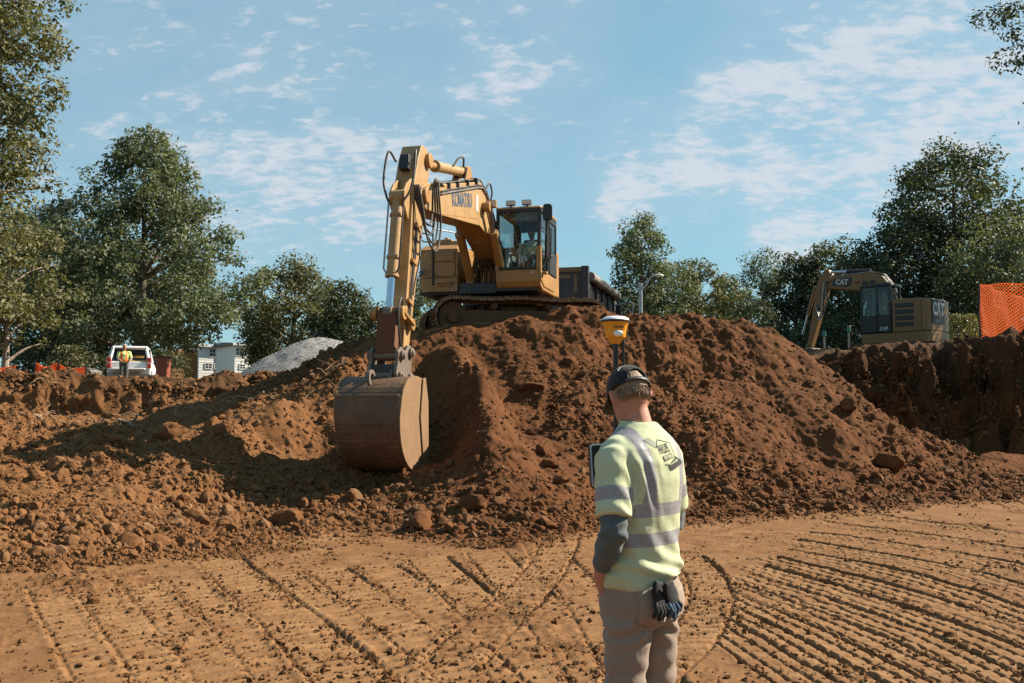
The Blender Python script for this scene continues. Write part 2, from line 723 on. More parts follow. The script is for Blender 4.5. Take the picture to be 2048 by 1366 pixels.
_ctl += [(-14, 8.5, 0.05), (-9, 8.8, 0.0), (-6, 9.2, 0.0), (-4, 10.2, 0.0), (-2, 11.1, 0.0), (0, 11.3, 0.0), (4, 9, 0.0), (9, 9, 0.0), (1.2, 12.6, 0.0), (2.5, 13.6, 0.0),
         (4.2, 14.4, 0.0), (6, 15.3, 0.0), (8.6, 16.8, 0.0), (10.5, 17.3, 0.0), (9.2, 18.4, 0.28), (10.6, 19.2, 0.32), (12, 16, 0), (8, 13, 0), (4, 11, 0), (12, 12, 0), (16, 10, 0),
         (8.3, 20.4, 0.95), (10, 20.4, 0.65), (7, 22.5, 1.4), (9, 23, 0.9), (12, 22, 0.8), (14, 20, 0.5), (16, 18, 0.3),
         (-2.5, 22.5, 3.1), (-0.5, 21.5, 3.3), (2, 22, 3.3), (4, 22.5, 3.15), (-2.5, 25, 3.0), (0, 25.5, 3.15), (3, 25.5, 3.0), (5, 25, 2.6), (0, 30, 2.6),
         (-5, 22, 2.6), (-12, 20, 1.5), (-16, 18, 1.3), (-16, 14, 0.9), (-20, 18, 1.3), (-22, 12, 0.5), (-8, 21, 1.8)]
_ctl = np.array(_ctl, dtype=np.float64)


def _tps(P, Z, lam=0.02):
    n = len(P)
    d = np.sqrt(((P[:, None] - P[None]) ** 2).sum(-1)) + 1e-9
    K = d * d * np.log(d) + np.eye(n) * lam
    Q = np.c_[np.ones(n), P]
    A = np.zeros((n + 3, n + 3))
    A[:n, :n], A[:n, n:], A[n:, :n] = K, Q, Q.T
    return np.linalg.solve(A, np.r_[Z, 0, 0, 0])


_W = _tps(_ctl[:, :2], _ctl[:, 2])


def _tps_direct(x, y):
    out = _W[-3] + _W[-2] * x + _W[-1] * y
    for (cx, cy, _), w in zip(_ctl, _W[:-3]):
        d2 = (x - cx) ** 2 + (y - cy) ** 2 + 1e-12
        out = out + w * 0.5 * d2 * np.log(d2)
    return out


_gx, _gy, _gs = -26.5, -16.5, 0.2
_gX, _gY = np.meshgrid(_gx + _gs * np.arange(256), _gy + _gs * np.arange(240))
_gZ = _tps_direct(_gX, _gY)


def _tps_eval(x, y):
    fx, fy = (x - _gx) / _gs, (y - _gy) / _gs
    ix, iy = np.clip(fx.astype(int), 0, 254), np.clip(fy.astype(int), 0, 238)
    tx, ty = fx - ix, fy - iy
    return (_gZ[iy, ix] * (1 - tx) + _gZ[iy, ix + 1] * tx) * (1 - ty) + (_gZ[iy + 1, ix] * (1 - tx) + _gZ[iy + 1, ix + 1] * tx) * ty


_bx = [-400, -27, -25.5, -23, -20, -12, -8, -5.5, -4.4, -3.4, -2.6, 4, 5.5, 7, 9, 11, 13, 16, 18.5, 21, 22.5, 400]
_by = [-400, -400, 2, 14, 18.3, 18.6, 18.9, 19.6, 21, 24, 27.5, 28, 26.2, 24.4, 23.0, 21.9, 20.5, 16.5, 10, 0, -400, -400]

# prints of crawler tracks on the pit floor: three pixels each, then width and strength
_tracks = []
_fam = []


def _family(A, B, n, w, s, jit=0.0, be=(.07, .034)):
    r = random.Random(int(A[0][0]) + n)
    for k in range(n):
        t = k / (n - 1)
        _fam.append(tuple((a[0] + (b[0] - a[0]) * t + r.uniform(-jit, jit), a[1] + (b[1] - a[1]) * t) for a, b in zip(A, B)) + (w, s * r.uniform(0.75, 1.1), be))


_family([(110, 1190), (170, 1275), (230, 1366)], [(760, 1140), (890, 1235), (1060, 1366)], 8, .46, .95, 5, (.085, .016))
_family([(860, 1125), (960, 1225), (1120, 1366)], [(1100, 1110), (1180, 1210), (1300, 1366)], 3, .48, .7, 10)
_fam.append(((1120, 1090), (1090, 1140), (1040, 1200), .45, .8, (.05, .03)))
_family([(1690, 1032), (1880, 1050), (2048, 1074)], [(1390, 1235), (1500, 1300), (1610, 1366)], 12, .42, 1.0, 3, (.016, .052))
_fam.append(((1860, 975), (1960, 1000), (2048, 1020), .50, .8, (.02, .05)))
_fam.append(((1380, 1120), (1420, 1190), (1380, 1280), .4, .8, (.05, .03)))
_fam.append(((430, 1118), (520, 1190), (640, 1300), .52, 1.15, (.085, .02)))
for a, b, c, w, s, be in _fam:
    q = [on_floor(*p) for p in (a, b, c)]
    ax, ay, bx_, by_, cx_, cy_ = q[0].x, q[0].y, q[1].x, q[1].y, q[2].x, q[2].y
    D = 2 * (ax * (by_ - cy_) + bx_ * (cy_ - ay) + cx_ * (ay - by_))
    if abs(D) < 1e-3:
        D = 1e-3
    ux = ((ax * ax + ay * ay) * (by_ - cy_) + (bx_ ** 2 + by_ ** 2) * (cy_ - ay) + (cx_ ** 2 + cy_ ** 2) * (ay - by_)) / D
    uy = ((ax * ax + ay * ay) * (cx_ - bx_) + (bx_ ** 2 + by_ ** 2) * (ax - cx_) + (cx_ ** 2 + cy_ ** 2) * (bx_ - ax)) / D
    rad = math.hypot(ax - ux, ay - uy)
    ta, tb, tc = [math.atan2(p.y - uy, p.x - ux) for p in q]
    # unwrap round the middle point
    ta = tb + (ta - tb + math.pi) % (2 * math.pi) - math.pi
    tc = tb + (tc - tb + math.pi) % (2 * math.pi) - math.pi
    ext = 2.2 / rad
    lo, hi = min(ta, tc), max(ta, tc)
    # prints run on out of the picture at the near end
    _tracks.append((ux, uy, rad, tb, lo - (ext if ta > tc else 0.3 / rad) - tb, hi + (ext if tc > ta else 0.3 / rad) - tb, w, s, be))


_GRID = {}
RIDGES = []
for (a, b, amp, wd) in (((905, 19.0), (945, 17.0), .46, .36), ((945, 17.0), (985, 14.8), .42, .36), ((850, 18.6), (885, 16.4), -.35, .45), ((1070, 17.5), (1110, 15.0), -.16, .5),
                        ((690, 18.6), (560, 17.0), .28, .5), ((560, 17.0), (440, 15.6), .20, .5), ((1000, 20.2), (1060, 19.4), -.16, .3), ((1135, 20.6), (1165, 19.6), .26, .35), ((1200, 19.9), (1240, 18.8), -.22, .4),
                        ((1330, 20.4), (1345, 19.5), .14, .28), ((1440, 19.9), (1560, 18.6), .22, .4), ((1500, 19.4), (1600, 18.0), -.18, .35), ((1650, 18.6), (1750, 17.4), .22, .4), ((1250, 17.6), (1330, 16.0), -.18, .45), ((1380, 17.6), (1440, 15.6), .16, .4)):
    RIDGES.append((((a[0] - 1024) / F * a[1], a[1]), ((b[0] - 1024) / F * b[1], b[1]), amp, wd))


def terrain(x, y, detail=True):
    """height, looseness of the soil (0 packed floor .. 1 dug), share of the upper ground"""
    x = np.asarray(x, dtype=np.float64)
    y = np.asarray(y, dtype=np.float64)
    zin = _tps_eval(np.clip(x, -26, 24), np.clip(y, -16, 31))
    k = 0.06
    zin = np.where(zin > 0.5, zin, k * np.log1p(np.exp(np.clip((zin - 0.05) / k, -40, 40))))
    loose = sstep(-0.01, 0.20, zin + 0.09 * fbm(x * 0.9, y * 0.9, 4, 5) + 0.05 * sstep(-1.0, -5.0, x) * sstep(7.2, 9.6, y))
    # upper ground round the pit
    far = np.maximum(0, np.hypot(x, np.maximum(y, 0)) - 25)
    up = 2.33 - 0.10 * sstep(-4.5, -8.0, x) + sstep(3.5, 9, x) * 0.85 + 0.019 * np.minimum(far, 220)
    up = up + 0.05 * fbm(x * 0.5, y * 0.5, 3, 77)
    yb = np.interp(x, _bx, _by)
    sl = np.gradient(np.interp(np.linspace(-30, 25, 551), _bx, _by), 0.1)
    slope = np.interp(x, np.linspace(-30, 25, 551), np.clip(sl, -60, 60))
    sdist = (y - yb) / np.sqrt(1 + slope * slope)
    sdist = np.maximum(sdist, -16.0 - y) if False else sdist
    back = -15.0 - y                      # the pit ends behind the camera too
    sdist = np.maximum(sdist, back)
    wob = 0.0
    if detail:
        wob = 0.42 * fbm(x * 0.95, y * 1.2, 4, 31) + 0.20 * fbm(x * 3.4, y * 3.4, 3, 32)
    wide = sstep(4.5, 7.5, x)
    if detail:
        wob = wob + wide * 0.35 * fbm(x * 0.8, y * 0.8, 3, 35)
    m = sstep(-0.42, 0.34, (sdist - 0.35 * wide) * (1 - 0.70 * wide) + wob)
    # a low berm along the right-hand edge, and a crumbling lip on the left
    up = up + 0.30 * np.exp(-((sdist - 0.9) / 1.0) ** 2) * sstep(8.5, 10.5, x) * (1 + 0.5 * fbm(x * 0.9, y * 0.9, 3, 8))
    up = up + 0.10 * np.exp(-((sdist - 0.5) / 0.6) ** 2) * fbm(x * 2.0, y * 2.0, 3, 9)
    z = zin * (1 - m) + up * m
    fl = np.clip(far / 25, 0, 1) * (sdist > 1.0)
    if not detail:
        return z, loose, fl, 4 * m * (1 - m)
    lo = np.maximum(loose, np.where(sdist > -0.6, 0.75, 0))
    near = sstep(60, 30, np.hypot(x, y))
    bank_ = 4 * m * (1 - m)
    for (pa, pb, amp, wd) in RIDGES:
        ax_, ay_, bx2, by2 = pa[0], pa[1], pb[0], pb[1]
        L2_ = (bx2 - ax_) ** 2 + (by2 - ay_) ** 2
        tt = np.clip(((x - ax_) * (bx2 - ax_) + (y - ay_) * (by2 - ay_)) / L2_, 0, 1)
        dd = np.hypot(x - ax_ - tt * (bx2 - ax_), y - ay_ - tt * (by2 - ay_)) + 0.12 * fbm(x * 1.8, y * 1.8, 2, 303)
        z = z + amp * np.exp(-(dd / wd) ** 2) * lo
    # broad lumps, runnels down the heap, clods
    lump = 0.22 * fbm(x * 0.8, y * 0.8, 3, 11) + 0.11 * fbm(x * 2.3, y * 2.3, 4, 12)
    run = fbm(x * 1.5 + 0.35 * y, y * 0.22, 3, 14)
    lump = lump + 0.10 * run * sstep(0.3, 1.2, zin)
    c1, v1 = cells(x * 2.6 + 0.3 * fbm(x * 3, y * 3, 2, 3), y * 2.6 + 0.3 * fbm(x * 3, y * 3, 2, 4), 21)
    c2, v2 = cells(x * 6.0, y * 6.0, 22)
    c3, v3 = cells(x * 12.5, y * 12.5, 23)
    patch = sstep(-0.18, 0.22, fbm(x * 0.62 + 0.25 * y, y * 0.34, 4, 41))           # where the soil lies in clods, where it ran out fine
    clod = 0.13 * np.clip(0.62 - c1, 0, 1) * (v1 > 0.45) * v1 + 0.085 * np.clip(0.65 - c2, 0, 1) * (v2 > 0.3) + 0.05 * np.clip(0.7 - c3, 0, 1) * v3
    clod = clod * (0.10 + 1.15 * patch)
    fine = 0.026 * fbm(x * 14, y * 14, 3, 51) + 0.05 * bank_ * fbm(x * 5.5, y * 5.5, 3, 52)
    z = z + near * lo * (lump * np.clip(zin * 1.2 + m, 0.12, 1) + clod + fine)
    # packed floor: uneven skin, crumbs, track prints
    fw = (1 - lo)
    fl_ = 0.018 * fbm(x * 0.9, y * 0.9, 3, 61) + 0.006 * fbm(x * 7, y * 7, 3, 62)
    c4, v4 = cells(x * 17, y * 17, 24)
    crumbs = 0.030 * np.clip(0.45 - c4, 0, 1) * (v4 > 0.72) * sstep(-0.1, 0.4, fbm(x * 1.6, y * 1.6, 3, 63))
    c5, v5 = cells(x * 4.6 + 0.5 * fbm(x * 2, y * 2, 2, 65), y * 6.2 + 0.5 * fbm(x * 2, y * 2, 2, 66), 26)
    c6, v6 = cells(x * 10.5 + 0.6 * fbm(x * 5, y * 5, 2, 67), y * 12.5, 27)
    pm = sstep(-0.35, 0.25, fbm(x * 0.8, y * 0.8, 3, 68))
    plates = pm * (0.014 * (v5 - 0.5) + 0.006 * (v6 - 0.5))
    pr = np.zeros_like(x)
    pad = np.zeros_like(x)
    zone = (y > 3) & (y < 19) & (x > -9) & (x < 12)
    if zone.any():
        xz, yz = x[zone], y[zone]
        acc = np.zeros_like(xz)
        padz = np.zeros_like(xz)
        wv = fbm(xz * 1.3, yz * 1.3, 2, 70)
        wr_a = fbm(xz * 0.8, yz * 0.8, 3, 90)
        wr_b = fbm(xz * 0.9, yz * 0.9, 3, 91)
        br_ = 0.85 + 0.3 * np.clip(fbm(xz * 3, yz * 3, 2, 97) + .4, 0, 1)
        n6 = fbm(xz * 6, yz * 6, 3, 55)
        n99 = fbm(xz * 5, yz * 5, 2, 99)
        for i, (ux, uy, rad, tb, lo_, hi_, w, s, be) in enumerate(_tracks):
            dx, dy = xz - ux, yz - uy
            lat = np.hypot(dx, dy) - rad + 0.012 * wv
            th = np.arctan2(dy, dx) - tb
            th = (th + math.pi) % (2 * math.pi) - math.pi
            along = th * rad
            ins = sstep(w * 0.5 + 0.03, w * 0.5 - 0.02, np.abs(lat)) * ((th > lo_) & (th < hi_))
            if not ins.any():
                continue
            wear = np.clip(0.95 + 0.7 * (wr_a if i % 2 else wr_b), 0.45, 1.3) * s
            pitch = 0.175
            # cleat lines lie slightly askew across the lane
            kk = 0.0
            if be[0] > 0.03:
                er = (math.cos(tb), math.sin(tb))
                et = (-math.sin(tb), math.cos(tb))
                kk = (0.731 * et[0] + 0.682 * et[1]) / (0.731 * er[0] + 0.682 * er[1])
                kk = max(-0.6, min(0.6, kk))
            ph = np.abs(((along - kk * lat + 0.008 * n99) / pitch) % 1.0 - 0.5) * pitch
            bars = -be[0] * sstep(0.027, 0.012, ph) * br_
            edge = -be[1] * sstep(0.026, 0.011, np.abs(np.abs(lat) - w * 0.47 + 0.006 * n6))
            mid = -be[1] * (0.6 if be[0] < 0.05 else 0.0) * sstep(0.020, 0.009, np.abs(np.abs(lat) - w * 0.17 + 0.006 * n6))
            ridge = 0.016 * np.exp(-((np.abs(lat) - w * 0.57) / 0.035) ** 2) * ((th > lo_) & (th < hi_)) * (0.4 + 0.8 * np.clip(n6, 0, 1))
            t = ins * wear * (np.minimum(np.minimum(bars, edge), mid) - 0.006) + ridge * wear
            acc = np.where(ins > 0.5, t, acc + t)
            padz = np.maximum(padz * (ins < 0.5), ins * np.clip(wear, 0, 1))
        pr[zone] = acc
        pad[zone] = padz * np.clip(1 + acc / 0.022, 0, 1)
    z = z + fw * near * (fl_ + crumbs + pr + plates)
    _GRID['pad'] = pad * fw
    return z, lo, fl, 4 * m * (1 - m)


def gz(x, y):
    """height of the built ground under (x, y)"""
    r, t = math.hypot(x, y), math.atan2(x, y)
    th, rr, Z = _GRID['th'], _GRID['rr'], _GRID['Z']
    if t < 0:
        t += 2 * math.pi if t < th[0] else 0
    j = int(np.clip(np.searchsorted(th, t) - 1, 0, len(th) - 2))
    i = int(np.clip(np.searchsorted(rr, r) - 1, 0, len(rr) - 2))
    a = (t - th[j]) / (th[j + 1] - th[j])
    b = (r - rr[i]) / (rr[i + 1] - rr[i])
    return float((Z[i, j] * (1 - a) + Z[i, j + 1] * a) * (1 - b) + (Z[i + 1, j] * (1 - a) + Z[i + 1, j + 1] * a) * b)


def build_ground():
    dense = np.linspace(R(-29.5), R(29.5), 720)
    coarse = np.linspace(R(29.5), R(360 - 29.5), 64)[1:-1]
    th = np.r_[dense, coarse]
    rr = np.r_[np.linspace(0.4, 4.6, 20)[:-1], np.linspace(4.6, 9.0, 270)[:-1], np.linspace(9.0, 15.0, 240)[:-1],
               np.linspace(15.0, 22.6, 250)[:-1], np.linspace(22.6, 27.0, 110)[:-1], np.geomspace(27.0, 40, 40)[:-1], np.geomspace(40, 900, 40)]
    TH, RR = np.meshgrid(th, rr)
    X = RR * np.sin(TH)
    Y = RR * np.cos(TH)
    nr, nt = X.shape
    x, y = X.ravel(), Y.ravel()
    z, lo, fl, bk = terrain(x, y)
    _GRID.update(th=th, rr=rr, Z=z.reshape(nr, nt))
    padv = _GRID['pad']
    # break up the height field sideways so that clods overhang a little
    near = sstep(40, 25, np.hypot(x, y)) * sstep(3.5, 5, np.hypot(x, y))
    x = x + near * lo * 0.035 * fbm(x * 9, y * 9, 2, 201, z=z * 9)
    y = y + near * lo * 0.045 * fbm(x * 9, y * 9, 2, 211, z=z * 9)
    bw = bk * near
    y = y + bw * (0.22 * fbm(x * 2.6, z * 3.4, 3, 221, z=y * 2.0) + 0.10 * fbm(x * 7, z * 8, 2, 231, z=y * 4))
    x = x + bw * 0.12 * fbm(x * 2.6, z * 3.4, 2, 241, z=y * 2.0)
    V = np.c_[x, y, z]
    V = np.r_[V, [[0, 0, float(terrain(np.array([0.0]), np.array([0.0]))[0][0])]]]
    i, j = np.meshgrid(np.arange(nr - 1), np.arange(nt), indexing='ij')
    j2 = (j + 1) % nt
    Fq = np.stack([i * nt + j, i * nt + j2, (i + 1) * nt + j2, (i + 1) * nt + j], -1).reshape(-1, 4)[:, ::-1]
    me = np_mesh('ground', V, Fq, smooth=True)
    attr(me, 'loose', np.r_[lo, 0])
    ts = np.clip((z - 1.85 - 0.25 * fbm(x * 0.9, y * 0.9, 3, 19)) / 0.35, 0, 1) * np.where((x < -3.2) | (x > 7), 1, 0) * sstep(45, 30, np.hypot(x, y))
    attr(me, 'topsoil', np.r_[ts, 0])
    attr(me, 'pad', np.r_[padv, 0])
    attr(me, 'upper', np.r_[fl, 0])
    o = link('ground', me, soil_mat())
    tag(o, 'reddish brown earth of the dug pit, heaps and banks', None, kind='structure')
    return o, me


def soil_mat(rock=False):
    m, T = new_mat('soil_clod' if rock else 'soil')
    co = T.n('ShaderNodeNewGeometry').outputs['Position']
    n1 = T.noise(co, 0.55, 5, 0.6)
    n2 = T.noise(co, 3.2, 6, 0.65)
    n3 = T.noise(co, 22, 5, 0.7)
    n4 = T.noise(co, 90, 3, 0.6)
    dug = T.ramp(T.math('ADD', T.math('MULTIPLY', n2, 0.55), T.math('MULTIPLY', n3, 0.45)),
                 [(0.34, DUG[0]), (0.5, DUG[1]), (0.68, DUG[2])])
    dug = T.mix(T.range(n1, 0.42, 0.62), dug, T.mix(0.6, dug, DUG[3]))
    # paler, drier soil on the left-hand spoil
    sx = T.n('ShaderNodeSeparateXYZ')
    T.put(sx.inputs[0], co)
    dry = T.range(T.math('ADD', sx.outputs[0], T.math('MULTIPLY', n1, 3.0)), -3.4, 1.2, 1.0, 0.0, True)
    dug = T.mix(T.math('MULTIPLY', dry, 0.75), dug, T.mix(T.range(n3, 0.35, 0.65), DRY[0], DRY[1]))
    if rock:
        oi = T.n('ShaderNodeAttribute', attribute_name='v').outputs['Fac']
        c = T.mix(T.range(oi, 0, 1, 0.0, 0.6), dug, T.mix(T.range(oi, 0.5, 1.0), DRY[0], (0.22, 0.13, 0.073)))
        # crumbs lying on the packed floor have dried out like it
        c = T.mix(T.range(sx.outputs[2], 0.03, 0.16, 0.7, 0.0), c, T.mix(T.range(oi, 0, 1), FLOOR[0], FLOOR[1]))
        c = T.mix(0.35, c, T.mix(1.0, c, T.ramp(n3, [(0.3, 0.75), (0.7, 1.1)]), 'MULTIPLY'))
    else:
        floor_c = T.ramp(T.math('ADD', T.math('MULTIPLY', n2, 0.6), T.math('MULTIPLY', n3, 0.4)),
                         [(0.36, FLOOR[0]), (0.52, FLOOR[1]), (0.66, FLOOR[2])])
        floor_c = T.mix(T.range(n1, 0.38, 0.66), floor_c, T.mix(0.55, floor_c, FLOOR[3]))
        # clay pressed smooth by the track shoes is paler, fading down in the grooves
        pd = T.n('ShaderNodeAttribute', attribute_name='pad').outputs['Fac']
        floor_c = T.mix(T.math('MULTIPLY', pd, T.range(n2, 0.35, 0.6, 0.25, 0.85)), floor_c, FLOOR[2])
        lo = T.n('ShaderNodeAttribute', attribute_name='loose').outputs['Fac']
        lo2 = T.range(T.math('ADD', lo, T.math('MULTIPLY', T.math('SUBTRACT', n2, 0.5), 0.7)), 0.25, 0.75)
        c = T.mix(lo2, floor_c, dug)
        ts = T.n('ShaderNodeAttribute', attribute_name='topsoil').outputs['Fac']
        c = T.mix(T.math('MULTIPLY', ts, T.range(n2, 0.3, 0.62, 0.35, 0.9)), c, (0.055, 0.030, 0.016))
        up = T.n('ShaderNodeAttribute', attribute_name='upper').outputs['Fac']
        c = T.mix(T.math('MULTIPLY', up, T.range(n2, 0.35, 0.6)), c, (0.09, 0.10, 0.045))
    T.put(T.b.inputs['Base Color'], c)
    T.b.inputs['Roughness'].default_value = 0.95
    T.b.inputs['Specular IOR Level'].default_value = 0.12
    h = T.math('ADD', T.math('MULTIPLY', n3, 0.6), T.math('MULTIPLY', n4, 0.4))
    bump(T, h, T.range(lo2, 0, 1, 0.38, 1.0) if not rock else 0.7, 0.04)
    return m


DUG = [(0.052, 0.021, 0.0085), (0.102, 0.041, 0.0155), (0.165, 0.074, 0.030), (0.142, 0.056, 0.021)]
DRY = [(0.160, 0.072, 0.027), (0.235, 0.120, 0.052)]
FLOOR = [(0.112, 0.052, 0.0205), (0.172, 0.087, 0.037), (0.240, 0.139, 0.067), (0.163, 0.080, 0.033)]
ground, ground_me = build_ground()
MAT_CLOD = soil_mat(True)


# ------------------------------------------------------------------ loose clods and stones
def clod_proto(seed, sub):
    bm = bmesh.new()
    bmesh.ops.create_icosphere(bm, subdivisions=sub, radius=1.0)
    rng = random.Random(seed)
    sc = Vector((rng.uniform(0.8, 1.25), rng.uniform(0.7, 1.1), rng.uniform(0.55, 0.85)))
    cuts = [(Vector((rng.gauss(0, 1), rng.gauss(0, 1), rng.gauss(0, 1))).normalized(), rng.uniform(0.40, 0.75)) for _ in range(8)]
    for v in bm.verts:
        p = v.co.copy()
        for nrm, d in cuts:                       # flat broken faces
            e = p.dot(nrm) - d
            if e > 0:
                p -= nrm * e * 0.9
        p *= 1 + 0.13 * mnoise.noise(p * 2.1 + Vector((seed * 3.7, 0, 0)))
        v.co = Vector((p.x * sc.x, p.y * sc.y, p.z * sc.z))
    V = np.array([v.co[:] for v in bm.verts])
    Fc = np.array([[v.index for v in f.verts] for f in bm.faces])
    bm.free()
    return V, Fc


PROTO1 = [clod_proto(s, 1) for s in range(7)]
PROTO2 = [clod_proto(s + 30, 2) for s in range(7)]


def rot_mats(rng, n):
    q = rng.normal(size=(n, 4))
    q /= np.linalg.norm(q, axis=1)[:, None]
    w, x, y, z = q.T
    return np.stack([1 - 2 * (y * y + z * z), 2 * (x * y - z * w), 2 * (x * z + y * w),
                     2 * (x * y + z * w), 1 - 2 * (x * x + z * z), 2 * (y * z - x * w),
                     2 * (x * z - y * w), 2 * (y * z + x * w), 1 - 2 * (x * x + y * y)], -1).reshape(n, 3, 3)


def scatter(name, P, S, protos, mat, seed, sink=0.25):
    rng = np.random.default_rng(seed)
    which = rng.integers(0, len(protos), len(P))
    VV, FF, AA, off = [], [], [], 0
    for k, (V, Fc) in enumerate(protos):
        sel = np.where(which == k)[0]
        if not len(sel):
            continue
        M = rot_mats(rng, len(sel))
        W = np.einsum('nij,vj->nvi', M, V) * S[sel][:, None, None]
        W = W + P[sel][:, None, :]
        W[:, :, 2] += (S[sel] * (0.5 - sink * 2))[:, None]
        nv = len(V)
        VV.append(W.reshape(-1, 3))
        FF.append((Fc[None] + (np.arange(len(sel)) * nv)[:, None, None] + off).reshape(-1, 3))
        AA.append(np.repeat(rng.random(len(sel)), nv))
        off += nv * len(sel)
    me = np_mesh(name, np.concatenate(VV), np.concatenate(FF))
    attr(me, 'v', np.concatenate(AA))
    return link(name, me, mat)


def grain_proto(seed):
    r = random.Random(seed)
    V = np.array([(1, 0, 0), (-1, 0, 0), (0, 1, 0), (0, -1, 0), (0, 0, 1), (0, 0, -1)], dtype=float)
    V = V * np.array([[r.uniform(0.6, 1.3)] for _ in range(6)]) + np.array([[r.uniform(-.25, .25) for _ in range(3)] for _ in range(6)])
    Fc = np.array([(0, 2, 4), (2, 1, 4), (1, 3, 4), (3, 0, 4), (2, 0, 5), (1, 2, 5), (3, 1, 5), (0, 3, 5)])
    return V, Fc


def scatter_clods():
    rng = np.random.default_rng(5)
    n = 185000
    # even over what the camera sees: pick directions, then depths
    th = rng.uniform(R(-30), R(30), n)
    r = np.where(rng.random(n) < 0.45, rng.uniform(5.0, 12.0, n), rng.uniform(11.0, 22.0, n))
    x, y = r * np.sin(th), r * np.cos(th)
    zb, lo, fl, bk = terrain(x, y, False)
    patch = sstep(-0.18, 0.22, fbm(x * 0.62 + 0.25 * y, y * 0.34, 4, 41))
    toe = np.exp(-((zb - 0.22) / 0.30) ** 2) * (lo > 0.2)
    crumb_zone = sstep(0.0, 0.5, fbm(x * 1.3, y * 1.3, 3, 63))
    dens = np.where(zb < 0.04, 0.03 + 0.28 * crumb_zone, 0.20 + 0.75 * patch + 0.7 * toe) * np.where(zb > 2.5, 0.35, 1.0)
    dens = dens * np.clip(lo + 0.45, 0, 1)
    keep = rng.random(n) < np.clip(dens, 0, 1) * 0.62
    x, y, zb, lo, toe = x[keep], y[keep], zb[keep], lo[keep], toe[keep]
    z = terrain(x, y)[0]
    s = np.exp(rng.normal(-3.62, 0.50, len(x)))
    s = s * (1 + 0.35 * toe)
    s = np.where(zb < 0.10, np.minimum(s * (0.42 + 3.0 * np.clip(zb, 0, .1)), 0.03 + 0.4 * np.clip(zb, 0, .1)), s)
    s = np.clip(s, 0.007, 0.15)
    P = np.c_[x, y, z]
    # crumbs thrown up along the edges of the track prints
    ex_, ey_ = [], []
    for (ux, uy, rad, tb, lo_, hi_, w, st, be) in _tracks:
        k = int(150 * abs(hi_ - lo_) * rad / 2.0)
        t = tb + rng.uniform(lo_, hi_, k)
        lat = rng.choice([-1, 1], k) * w * 0.5 + rng.normal(0, 0.045, k)
        ex_.append(ux + (rad + lat) * np.cos(t))
        ey_.append(uy + (rad + lat) * np.sin(t))
    for (ux, uy, rad, tb, lo_, hi_, w, st, be) in _tracks:
        if be[0] < 0.05:
            continue
        nb = int((hi_ - lo_) * rad / 0.175)
        k = 9
        bt = np.repeat((np.floor(lo_ * rad / 0.175) + np.arange(nb)) * 0.175, k)
        keep = np.repeat(rng.random(nb) < 0.5, k)
        t = tb + (bt + rng.normal(0, 0.007, nb * k)) / rad
        lat = rng.uniform(-0.44, 0.44, nb * k) * w
        t = t + 0.0
        ex_.append((ux + (rad + lat) * np.cos(t))[keep])
        ey_.append((uy + (rad + lat) * np.sin(t))[keep])
    ex_, ey_ = np.concatenate(ex_), np.concatenate(ey_)
    ok = fbm(ex_ * 1.1, ey_ * 1.1, 2, 64) > -0.25
    ex_, ey_ = ex_[ok], ey_[ok]
    P = np.r_[P, np.c_[ex_, ey_, terrain(ex_, ey_)[0]]]
    s = np.r_[s, np.clip(np.exp(rng.normal(-4.4, 0.4, len(ex_))), 0.006, 0.03)]
    bx_ = rng.uniform(-11, 12, 60000)
    by_ = np.interp(bx_, _bx, _by) + rng.uniform(-2.0, 1.0, 60000)
    zb2, lo2, fl2, bk2 = terrain(bx_, by_)
    ok = (rng.random(60000) < 0.55 * np.clip(bk2 * 1.6, 0, 1)) & (by_ < 26.5)
    P = np.r_[P, np.c_[bx_, by_, zb2][ok]]
    s = np.r_[s, np.clip(np.exp(rng.normal(-3.5, 0.5, ok.sum())), 0.012, 0.11)]
    big = s > 0.070
    midd = (s > 0.034) & ~big
    tiny = s <= 0.034
    o = scatter('loose_clods', P[big], s[big], PROTO2, MAT_CLOD, 1)
    tag(o, 'larger lumps of broken brown soil lying over the heaps', None, kind='stuff')
    o = scatter('soil_lumps', P[midd], s[midd], [clod_proto(s_, 1) for s_ in range(60, 66)], MAT_CLOD, 2)
    tag(o, 'middling lumps of brown soil strewn over the heaps', None, kind='stuff')
    o = scatter('soil_crumbs', P[tiny], s[tiny], [grain_proto(s_) for s_ in range(8)], MAT_CLOD, 3)
    tag(o, 'small crumbs of brown soil and gravel strewn over the pit', None, kind='stuff')
    print('clods', big.sum(), midd.sum(), tiny.sum())


scatter_clods()

# ================================================================== TREES
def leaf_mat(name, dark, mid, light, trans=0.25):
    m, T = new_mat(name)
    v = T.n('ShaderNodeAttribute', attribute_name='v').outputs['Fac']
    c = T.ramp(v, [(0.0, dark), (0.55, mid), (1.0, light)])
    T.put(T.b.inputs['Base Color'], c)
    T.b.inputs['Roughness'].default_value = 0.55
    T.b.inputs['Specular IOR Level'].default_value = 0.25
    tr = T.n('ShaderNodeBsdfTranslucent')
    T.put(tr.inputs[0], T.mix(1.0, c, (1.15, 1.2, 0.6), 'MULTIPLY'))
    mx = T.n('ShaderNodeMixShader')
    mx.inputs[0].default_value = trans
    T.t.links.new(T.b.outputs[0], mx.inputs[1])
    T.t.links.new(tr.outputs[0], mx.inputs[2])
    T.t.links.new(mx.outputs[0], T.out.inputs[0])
    return m


